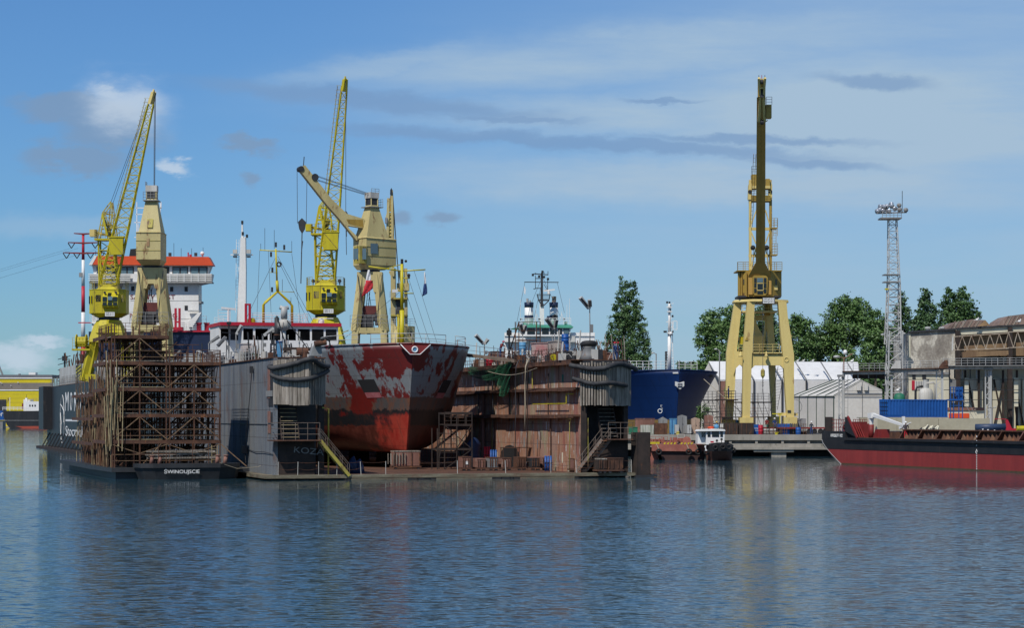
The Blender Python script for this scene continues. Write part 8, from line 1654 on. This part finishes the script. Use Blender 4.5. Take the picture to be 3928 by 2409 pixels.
boxp(ab, 'deck_edge', (al(3290), .0, zd_-.01), (LB, 1.5, zd_+.05), rust)
boxp(ab, 'weed_line', (x2_, -.02, -.1), (LB, 0.2, .14), mat('weed_stain', (.10, .055, .03), (.05, .045, .02), .9, sc=2))
# things of the stern: ramp frame, railings, davit crane
boxp(ab, 'stern_bulwark', (x0_+.1, .3, zs), (al(3180), .5, az_(3170, 1600)), rust_d); railing(ab, [(al(3170), .4, zs), (al(3240), .4, zs)], 1.35, 2, .6, .04, darkred); railing(ab, [(al(3170), 3.4, zs), (al(3240), 3.4, zs)], 1.35, 2, .6, .04, darkred)
boxp(ab, 'winch_house', (al(3192), 1.5, zs), (al(3240), 3.0, zs+1.1), darkred); g = G(); g.cyl((al(3215), .9, zs+.5), (al(3235), .9, zs+.5), .35, 10); g.obj('anchor_winch', rust_d, ab)
for xx in (3262, 3270, 3278): bar(ab, 'stair_stringer', (al(xx), .5, zd_+1.6), (al(xx+22), .5, zd_+.05), .1, darkred)
boxp(ab, 'locker', (al(3262), .8, zd_), (al(3290), 2.0, zd_+1.6), darkred); boxp(ab, 'deck_locker', (al(3342), .6, zd_), (al(3362), 1.6, zd_+1.0), darkred); g = G(); g.prism([(al(3330), .55, zd_), (al(3345), .55, zd_), (al(3347), .55, zd_+.95), (al(3340), .55, zd_+.95)], (0, 1, 0)); g.obj('raking_plate', darkred, ab)
boxp(ab, 'grey_panel', (al(3268), 1.9, zd_), (al(3300), 2.1, zd_+2.3), creamwall); boxp(ab, 'rusty_hatch_post', (al(3390), .7, zd_), (al(3400), 1.3, zd_+.75), rust); boxp(ab, 'rusty_hatch_post', (al(3402), .7, zd_), (al(3415), 1.3, zd_+.75), rust)
boxp(ab, 'blue_awning', (al(3256), 2.4, zd_+2.35), (al(3330), 4.2, zd_+2.6), bluep); g = G(); X = al(3317); g.cyl((X, .8, zd_), (X, .8, zd_+1.5), .3, 10); g.obj('crane_pedestal', darkred, ab, True)
X = al(3317); g = G(); g.cyl((X, .8, zd_+1.5), (X, .8, zd_+2.3), .22, 10, .3); g.box((X-.3, .5, zd_+2.2), (X+.6, 1.1, zd_+2.8)); a = V((X+.3, .8, zd_+2.6)); b = V((al(3445), .8, az_(3445, 1634))); g.beam(a, b, .34, .38, .24, .24); g.beam(b-V((1.2, 0, .25)), b+V((1.4, 0, .35)), .22, .3, .1, .1); g.beam(b+V((-.2, 0, -.7)), b+V((-.35, 0, 1.0)), .12, .16, .22, .3); g.obj('white_deck_crane', white, ab)
# tank and timber behind, person on the barge
bk = Fr('blue_tank', 'long dark blue horizontal tank on the quay behind the barge', 'tank', 3800, 1655, 285); g = G(); g.cyl(bk.p(3742, 1640), bk.p(3856, 1639), 13*bk.s, 20); g.obj('tank_body', mat('slate_blue_paint', (.03, .055, .11), (.025, .04, .08), .5, sc=.8), bk.e, True)
for x in (3755, 3840): bk.rect('saddle', x, x+8, 1648, 1662, -.4, .4, darksteel)
for x, y in ((3770, 1648), (3790, 1650), (3815, 1652)): g = G(); g.ball(bk.p(x, y, -.5), .12, 6, .7); g.obj('white_bird', white, bk.e)
pk = Fr('pipe_assembly', 'heap of pale painted pipe fittings in front of the beige wall', 'pipes', 3560, 1650, 297)
for i in range(9): x = 3530+i*8; rod(pk.e, 'pipe', pk.p(x, 1650-R.uniform(0, 6)), pk.p(x+R.uniform(4, 14), 1634+R.uniform(-3, 12), .3), .13, creamwall if i % 3 else darksteel)
rbx = Fr('red_fuel_frame', 'red steel wedge frame right of the dark blue tank', 'frame', 3870, 1655, 290); P2(rbx, 'wedge', [(3858, 1610), (3866, 1610), (3885, 1650), (3862, 1650)], 0, .6, redp); bar(rbx.e, 'rail', rbx.p(3815, 1608), rbx.p(3860, 1608), .08, redp); bar(rbx.e, 'sill', rbx.p(3850, 1650), rbx.p(3928, 1647), .3, redp)
ye = Fr('yellow_drums', 'yellow hose reel beside the red wedge frame', 'reel', 3912, 1650, 288); g = G(); g.cyl(ye.p(3900, 1645), ye.p(3928, 1644), .35, 12); g.obj('reel_drum', yellow, ye.e); 

# ------------------------------------------------------------------ people
def person(lab, loc, rz, h=1.76, pose='stand', top=bluecl, legs=bluecl, helm=None, name='person'):
    t = thing(name, lab, 'person', loc, rz); k = h/1.76
    if pose == 'stand': J = dict(pel=(0, 0, .95), ch=(0, -.02, 1.28), nk=(0, -.02, 1.47), hd=(0, -.05, 1.64), kl=(-.11, -.02, .5), fl=(-.13, 0, .07), tl=(-.14, -.16, .04), kr=(.12, -.05, .5), fr=(.14, .02, .07), tr=(.15, -.14, .04), el=(-.30, .0, 1.14), hl=(-.29, -.16, .92), er=(.30, .0, 1.14), hr=(.26, -.2, .95))
    elif pose == 'lean': J = dict(pel=(0, .1, .93), ch=(0, -.08, 1.22), nk=(0, -.2, 1.38), hd=(0, -.3, 1.52), kl=(-.11, .02, .5), fl=(-.13, .1, .07), tl=(-.14, -.06, .04), kr=(.12, .1, .5), fr=(.14, .12, .07), tr=(.15, -.04, .04), el=(-.26, -.3, 1.1), hl=(-.2, -.5, 1.08), er=(.26, -.3, 1.1), hr=(.2, -.5, 1.08))
    else: J = dict(pel=(0, 0, .48), ch=(0, -.08, .82), nk=(0, -.12, 1.0), hd=(0, -.18, 1.17), kl=(-.14, -.42, .52), fl=(-.15, -.44, .07), tl=(-.15, -.6, .04), kr=(.14, -.42, .52), fr=(.15, -.44, .07), tr=(.15, -.6, .04), el=(-.27, -.14, .68), hl=(-.18, -.38, .6), er=(.27, -.14, .68), hr=(.18, -.38, .6))
    J['sl'] = tuple(V(J['ch'])+V((-.19, .0, .12))); J['sr'] = tuple(V(J['ch'])+V((.19, .0, .12)))
    names = list(J); idx = {n: i for i, n in enumerate(names)}
    E = [('pel', 'ch'), ('ch', 'nk'), ('nk', 'hd'), ('pel', 'kl'), ('kl', 'fl'), ('fl', 'tl'), ('pel', 'kr'), ('kr', 'fr'), ('fr', 'tr'), ('ch', 'sl'), ('sl', 'el'), ('el', 'hl'), ('ch', 'sr'), ('sr', 'er'), ('er', 'hr')]
    rad = dict(pel=.15, ch=.17, nk=.065, hd=.105, kl=.075, kr=.075, fl=.05, fr=.05, tl=.04, tr=.04, sl=.075, sr=.075, el=.05, er=.05, hl=.04, hr=.04)
    me = bpy.data.meshes.new('body'); me.from_pydata([tuple(V(J[n])*k) for n in names], [(idx[a], idx[b]) for a, b in E], []); o = bpy.data.objects.new('body', me); COL.objects.link(o)
    md = o.modifiers.new('Skin', 'SKIN'); me.update()
    for n in names: sv = me.skin_vertices[0].data[idx[n]]; sv.radius = (rad[n]*k, rad[n]*k*(.75 if n in ('ch', 'pel') else 1)); sv.use_root = n == 'pel'
    o.modifiers.new('Sub', 'SUBSURF').levels = 1
    m2 = bpy.data.meshes.new_from_object(o.evaluated_get(bpy.context.evaluated_depsgraph_get())); bpy.data.objects.remove(o)
    for m_ in (top, legs, skinm, black): m2.materials.append(m_)
    pz = J['pel'][2]*k
    for f_ in m2.polygons:
        c = f_.center; f_.use_smooth = True
        f_.material_index = 3 if c.z < .1 else 2 if c.z > J['nk'][2]*k+.03 or (c-V(J['hl'])*k).length < .08 or (c-V(J['hr'])*k).length < .08 else 1 if c.z < pz+.02 and (pose != 'sit' or c.y < -.05 or c.z < .5) and (c.x**2 < .045 or c.z < pz-.15) else 0
    b = bpy.data.objects.new('body', m2); COL.objects.link(b); b.parent = t; hd = V(J['hd'])*k; g = G()
    g.lathe([(.155, 0), (.135, .06), (.09, .12), (.01, .145)], hd+V((0, 0, .02)), 10) if helm else g.lathe([(.12, -.02), (.125, .05), (.08, .11), (.01, .13)], hd+V((0, .02, .0)), 10)
    g.obj('helmet' if helm else 'hair', helm or black, t, True)
    g = G(); g.ball(hd+V((0, -.115, -.02)), .025, 6); g.obj('nose', skinm, t); return t
pp = P(2794, 1531, 305.5); person('person in dark clothes standing on top of the dark scaffold by the crane leg', pp, 1.2, 1.76, 'stand')
person('worker in white helmet and blue overalls standing right of the portal crane', (P(3112, 1668, 301.5).x, 301.5, QZ), .3, 1.78, 'stand', flat('dark_jacket', (.04, .05, .07), .9), bluecl, helm_w)
person('worker in yellow helmet bending behind the rusty skips', (P(2748, 1668, 303).x, 303, QZ), .8, 1.75, 'stand', bluecl, bluecl, helm_y)
person('worker with white helmet sitting on the trailer by the blue trough', (P(2970, 1668, 303.2).x, 303.2, QZ+.95), .2, 1.75, 'sit', bluecl, bluecl, helm_w)
person('worker in dark red jacket sitting beside the red drum', (P(2942, 1668, 303.2).x, 303.2, QZ+.95), -.4, 1.75, 'sit', darkred, greenp, helm_w)
q = AS(3452)+nA*.7; person('man in white helmet and red trousers on the barge by the white crane tip', (q.x, q.y, zd_+.05), ang+.9, 1.8, 'stand', flat('charcoal_jacket', (.05, .04, .05), .9), redcl, helm_w)
sb = Fr('step_box', 'x', 'x', 0, 0, 100); bpy.data.objects.remove(sb.e)
for px_, lab, mm in ((2357, 'left one of two workers in red helmets on the right wing top', bluecl), (2368, 'right one of two workers in red helmets on the right wing top', bluecl)):
    v = 5.5; u = duv(px_, v=v); person(lab, D(u, v, WZ+.08), 1.0, 1.75, 'stand', mm, bluecl, redp)
person('worker in red and dark jacket leaning over the right wing, left of the tug', D(27.6, duv(1922, u=27.6), WZ+.9), 1, 1.7, 'lean', darkred, bluecl, redp)

# ------------------------------------------------------------------ clutter on the dock wing tops
def onwing(px_, u, z=WZ+.08): v = duv(px_, u=u); return D(u, v, z), (DO.y+U.y*u+A.y*v)/F
def wthing(name, lab, cat, px_, u, group=None): L, s_ = onwing(px_, u); return thing(name, lab, cat, L, TH, group), s_
def cab(name, lab, px_, u, wpx, hpx, m, cat='cabinet', d=1.2, roof=None, door=True):
    t, s_ = wthing(name, lab, cat, px_, u); w_ = wpx*s_/2; h = hpx*s_; g = G(); g.prism([(-w_, 0, 0), (w_, 0, 0), (w_*.98, 0, h), (-w_*.98, 0, h)], (0, d, 0)); g.obj('body', m, t)
    boxp(t, 'roof_plate', (-w_-.06, -.06, h), (w_+.06, d+.06, h+.07), roof or m)
    if door: boxp(t, 'door_panel', (-w_*.7, -.03, .1), (w_*.6, -.001, h*.9), m)
    return t
cab('machinery_cabinet', 'pale grey sloping cabinet on the left wing top behind the scaffold', 740, 2.2, 46, 62, white_d, d=2); cab('machinery_cabinet', 'tall pinkish white cabinet on the left wing top right of the lamps', 948, 1.6, 34, 72, mat('pinkish_white', (.52, .46, .42), (.42, .35, .32), .7, sc=1, rust=.2))
cab('control_post', 'light blue control post on the left wing top', 1079, 2.0, 22, 66, lblue, d=.8, roof=bluep); cab('grey_locker', 'low grey locker near the scaffold end of the left wing', 815, 2.4, 26, 50, greysteel); cab('blue_locker', 'dark blue locker behind the left wing railing', 970, 3.0, 30, 38, bluep)
cab('green_locker', 'small green grey locker on top of the left wing by the cabinet', 983, 1.8, 16, 30, greenp); cab('blue_locker', 'dark blue locker just left of the tall pinkish cabinet', 905, 3.2, 20, 36, bluep); cab('grey_locker', 'narrow grey locker close to the scaffold rail', 780, 3.1, 14, 44, lightsteel); cab('grey_locker', 'grey locker beyond the pale sloping cabinet', 700, 3.0, 24, 46, greysteel)
cab('rusty_cabinet', 'brown rusty square cabinet at the far end of the right wing in view', 1916, 29.5, 46, 58, pinkrust, d=2); cab('painted_cabinet', 'tall beige cabinet with a big pink patch on the right wing', 2082, 29.2, 52, 78, mat('beige_pink_patch', (.50, .40, .34), (.45, .13, .14), .7, sc=.55), d=1.6); cab('beige_cabinet', 'tall beige grey cabinet beside the pink patched one', 2142, 29.4, 44, 80, mat('beige_grey', (.42, .35, .30), (.30, .24, .20), .7, sc=1.3, rust=.15), d=1.6)
cab('grey_cabinet', 'grey cabinet behind the railings left of the pink patched one', 1990, 29.3, 22, 52, greysteel); cab('blue_locker', 'blue locker between the drums and the tyre bollard', 2190, 29.6, 16, 36, bluep); cab('orange_box', 'small orange brown box at the right end of the right wing', 2344, 31.0, 16, 26, pinkrust, d=.6, door=False); cab('grey_cabinet', 'dark grey box near the right end of the right wing', 2322, 31.0, 16, 20, greysteel, d=.6)
for px_, u, m, k, lab in ((2168, 28.6, bluep, 2, 'blue drums'), (2004, 28.8, lblue, 2, 'light blue drums')):
    for j in range(k):
        L, s_ = onwing(px_, u); f_ = drum('%s on the right wing, %s of a stack of two' % (lab[:-1], 'lower' if j == 0 else 'upper'), px_, 1300, 200, .34, .9, m); f_.e.location = L+V((0, 0, .7+j*.92 if px_ > 2100 else j*.92+.4)); f_.e['group'] = 'drums on the right wing'
t, s_ = wthing('yellow_rack', 'yellow upright rack carrying the blue drums on the right wing', 'rack', 2168, 28.4)
for x in (-.4, -.13, .13, .4): bar(t, 'upright', (x, -.1, 0), (x, -.1, .75), .12, yellow)
boxp(t, 'shelf', (-.5, -.1, .62), (.5, .7, .69), yellow); t, s_ = wthing('drum_pedestal', 'dark pedestal below the light blue drums', 'pedestal', 2004, 28.8); boxp(t, 'plinth', (-.4, -.3, 0), (.4, .4, .38), darksteel); bar(t, 'plinth_rib', (0, -.33, .02), (0, -.33, .36), .08, rust)
f_ = drum('bright red drum behind the green net on the right wing', 1880, 1300, 200, .42, .85, redp); f_.e.location = onwing(1880, 27.2)[0]
t, s_ = wthing('hose_reel', 'small yellow disc reel in front of the pink patched cabinet', 'reel', 2124, 27.2); g = G(); g.cyl((0, 0, .35), (0, .12, .35), .3, 14); g.obj('disc', yellow, t); bar(t, 'stand', (0, .06, 0), (0, .06, .35), .1, darksteel)
for px_, lab in ((1262, 'left'), ): pass
def bollard_tyre(lab, px_, u, sc_=1.0):
    t, s_ = wthing('mooring_bollard', lab, 'bollard', px_, u); g = G(); g.lathe([(1.1*sc_, 0), (.85*sc_, .6*sc_), (.72*sc_, 1.4*sc_), (.8*sc_, 1.5*sc_)], (0, 0, 0), 12); g.obj('post', greysteel, t, True); return t
t = bollard_tyre('grey bollard with a big black tyre on top near the right fender', 2258, 29.0, .8); tt = thing('tyre', 'big worn black tyre lying on top of the grey bollard', 'tyre', t.location+V((0, 0, 1.15)), TH); g = G(); g.torus((0, 0, .27), .50, .27, (0, 0.12, 1), 22, 10); g.obj('tread', black, tt, True); g = G(); g.torus((0, 0, .27), .28, .08, (0, .12, 1), 18, 6); g.obj('rim', darksteel, tt, True)
t, s_ = wthing('winch', 'rusty winch with a curved black guard on the left wing near the fender', 'winch', 1218, 2.9); g = G(); g.prism([(-.6, 0, 0), (.4, 0, 0), (.35, 0, .8), (-.1, 0, 1.0), (-.4, 0, .7)], (0, .8, 0)); g.obj('side_plate', greysteel, t); g = G(); g.cyl((-.3, -.2, 1.0), (.7, -.2, 1.15), .24, 12); g.obj('drum', rust, t); g = G(); g.tube([(.2, -.3, 1.35), (.6, -.3, 1.5), (.95, -.3, 1.3), (1.0, -.3, .9), (.85, -.3, .6)], .11, 6); g.obj('curved_guard', black, t, True)
t, s_ = wthing('deck_winch', 'flat rusty winch on the left wing before the red ship', 'winch', 1145, 2.6)
for z in (.35, .75): bar(t, 'beam', (-1.3, 0, z), (1.2, 0, z), .3, rust_d); bar(t, 'beam', (-1.2, .8, z), (1.3, .8, z), .25, rust)
g = G(); g.cyl((-.2, 0, .5), (.8, 0, .5), .4, 12); g.obj('rope_drum', rust, t); bar(t, 'boom', (-1.0, 0, .7), (-1.9, 0, 3.6), .1, darksteel); bar(t, 'boom', (.9, 0, .7), (-1.0, 0, 3.2), .08, darksteel)
t, s_ = wthing('ventilator', 'silver ribbed onion shaped ventilator on a pipe above the left wing', 'ventilator', 1090, 2.4); g = G(); g.cyl((0, 0, 0), (0, 0, 2.5), .16, 10); g.obj('pipe', lightsteel, t, True); prof = [(.12, 2.5), (.5, 2.75), (.62, 3.05), (.5, 3.4), (.2, 3.6)]; g = G(); g.lathe(prof, (0, 0, 0), 14); g.obj('onion_body', white_d, t, True); g = G(); g.cyl((0, 0, 3.6), (0, 0, 4.7), .3, 12); g.obj('upper_pipe', lightsteel, t, True)
for sx in (-1, 1): g = G(); g.cyl((0, 0, 4.5), (sx*.38, 0, 4.62), .13, 10, .2); g.obj('horn', lightsteel, t, True)
for k in range(10): a_ = k*math.pi/5; bar(t, 'rib', (.62*math.cos(a_), .62*math.sin(a_), 2.8), (.62*math.cos(a_), .62*math.sin(a_), 3.3), .04, greysteel)
t, s_ = wthing('exhaust_pipe', 'dark upright pipe just left of the onion ventilator', 'pipe', 1062, 2.2); g = G(); g.cyl((0, 0, 0), (0, 0, 3.9), .13, 8); g.cyl((0, 0, 1.8), (0, 0, 3.8), .22, 10); g.obj('pipe', darksteel, t, True); g = G(); g.cyl((0, 0, 2.2), (0, 0, 2.3), .28, 10); g.obj('flange', rust, t)
# flood lamps on goose-neck posts
def flood(lab, px_, u, hpx, dirs, m=greysteel):
    t, s_ = wthing('flood_lamp', lab, 'lamp', px_, u, 'flood lamps on the dock walls'); h = hpx*s_; g = G(); g.tube([(0, 0, 0), (.03, 0, h*.6), (.0, 0, h)], .05, 6); g.obj('post', m, t, True)
    for sx, up in dirs: g = G(); a = V((0, 0, h)); b = a+V((sx*1.1, -.2, up)); g.beam(a+V((sx*.1, 0, 0)), b, .22, .26, .30, .34); g.obj('lamp_housing', lightsteel if R.random() < .4 else greysteel, t); bar(t, 'lamp_glass', a.lerp(b, .3)+V((0, -.22, -.1)), b+V((0, -.2, -.1)), .3, darksteel, .08)
    bar(t, 'ballast_box', (.15, -.1, h*.55), (.15, -.1, h*.7), .25, m); return t
flood('twin headed flood lamp leaning right, near the onion ventilator', 1008, 1.4, 96, [(.9, .65)]); flood('black flood lamp head pointing right beside the onion ventilator', 1040, 1.8, 110, [(.8, .25)], darksteel); flood('left flood lamp of the pair behind the scaffold rail', 660, 2.2, 60, [(-1, -.7), (.9, .8)]); flood('flood lamp above the pale sloping cabinet', 800, 1.8, 96, [(1.0, .7)])
flood('flood lamp at the left of the pinkish cabinet, head drooping left', 868, 1.6, 110, [(-.8, -.9)]); flood('flood lamp with drooping head next to the radar', 905, 2.6, 120, [(.5, .9)]); flood('flood lamp at the far left on the left wing', 625, 3.0, 50, [(-.9, -.6)]); flood('flood lamp close behind the grey locker', 755, 3.4, 80, [(.9, -.5)])
flood('lone flood lamp with twin head just right of the red ship bow', 1858, 28.0, 88, [(-.9, .9), (.3, .5)]); flood('twin flood lamp above the beige cabinet on the right wing', 2127, 29.8, 130, [(-.8, 1.0), (.1, .9)]); flood('tall lone flood lamp right of the tug bridge', 2262, 31.3, 205, [(-.9, 1.0), (-.1, .8)]); flood('flood lamp on the left part of the right wing before the tug bridge', 2005, 29.6, 120, [(-.3, 1.0), (.2, .9)])
t, s_ = wthing('light_stairs', 'rusty stair frame with platform on the right wing before the tug bridge', 'stair frame', 2035, 29.9)
for x in (-1.2, 1.0): bar(t, 'post', (x, 0, 0), (x, 0, 4.3), .08, rust); bar(t, 'post', (x, 1.2, 0), (x, 1.2, 4.3), .08, rust)
boxp(t, 'platform', (-1.2, 0, 2.4), (1.0, 1.2, 2.5), rust); bar(t, 'rail', (-1.2, 0, 4.2), (1.0, 0, 4.3), .06, rust); bar(t, 'rail', (-1.2, 0, 3.4), (1.0, 0, 3.4), .06, rust); bar(t, 'stringer', (-1.2, 0, 4.2), (-2.6, 0, 0), .1, rust)
t, s_ = wthing('signal_post', 'black post with a box lamp at the right wing, left of the stair frame', 'post', 1953, 27.6); bar(t, 'post', (0, 0, 0), (0, 0, 3.6), .16, darksteel); boxp(t, 'lamp_box', (-.2, -.2, 2.9), (.2, .2, 3.4), black)
t, s_ = wthing('cable_mast', 'thin leaning mast with cables at the left edge of the left wing top', 'mast', 878, 2.8); bar(t, 'mast', (0, 0, 0), (0, 0, 4.3), .12, darksteel); boxp(t, 'lamp', (-.2, -.2, 4.3), (.2, .2, 4.6), black); bar(t, 'arm', (-.7, 0, 3.5), (.7, 0, 3.4), .06, darksteel)
# small loose fittings: posts, valves, cable loops along both wings
for side_, (pa, pb), (ua, ub) in (('left', (600, 1235), (.3, 4.0)), ('right', (1815, 2420), (26.9, 31.5))):
    g = G(); g2 = G(); g3 = G()
    for i in range(330):
        px_ = R.uniform(pa, pb); u = R.uniform(ua, ub); v = duv(px_, u=u)
        if v < 1.0 or v > 120: continue
        h = R.uniform(.3, 1.8) if R.random() < .85 else R.uniform(1.8, 3); G_ = (g, g2, g3)[i % 3]; t = R.random(); z = WZ+.08
        if t < .45: G_.cyl((u, v, z), (u+R.uniform(-.25, .25), v+R.uniform(-.3, .3), z+h), R.choice((.03, .04, .07)), 5)
        elif t < .65: w_ = R.uniform(.12, .45); G_.box((u-w_, v-w_, z), (u+w_, v+w_, z+R.uniform(.2, 1.0)))
        elif t < .8: G_.tube([(u, v, z), (u+.1, v, z+h*.6), (u+.5, v+.3, z+h*.7), (u+.8, v+.3, z+h*.3), (u+1.1, v, z+h*.5)], .04, 4)
        else: G_.cyl((u, v, z), (u, v, z+R.uniform(.3, .9)), R.uniform(.1, .3), 9)
    for G_, nm, m in ((g, 'deck_fittings', white_d), (g2, 'rusty_deck_fittings', rust), (g3, 'dark_deck_fittings', darksteel)): G_.obj(nm, m, dock, kind='stuff')
for px_, u, h, lab in ((2322, 31.2, 3.4, 0), (2330, 31.5, 2.4, 0), (2352, 31.0, 3.2, 0), (2374, 30.8, 2.6, 0), (2390, 31.2, 2.5, 0), (2310, 30.6, 2.4, 0), (2397, 30.9, 2.9, 0), (2365, 31.4, 2.0, 0)): v = duv(px_, u=u); bar(dock, 'corner_post', (u, v, WZ), (u+R.uniform(-.3, .3), v+.4, WZ+h*.75), .06, R.choice((white_d, rust, greysteel, timber)))
g = G()
for px_ in range(1828, 2235, 26): v = duv(px_, u=26.7); g.tube([(26.7, v-1.7*k/6+0, WZ+1.1-.35*math.sin(math.pi*k/6)) for k in range(7)], .022, 4)
g.obj('swag_chains', darksteel, dock, kind='stuff')
t, s_ = wthing('steel_bench', 'heap of nets and boards on the right corner of the right wing', 'heap', 2300, 30.8)
for i in range(12): bar(t, 'board', (R.uniform(-.8, .8), R.uniform(-.3, .3), R.uniform(0, .3)), (R.uniform(-.6, 1.2), R.uniform(-.3, .3), R.uniform(1.0, 2.0)), .1, R.choice((timber, rust, white_d)), .05)
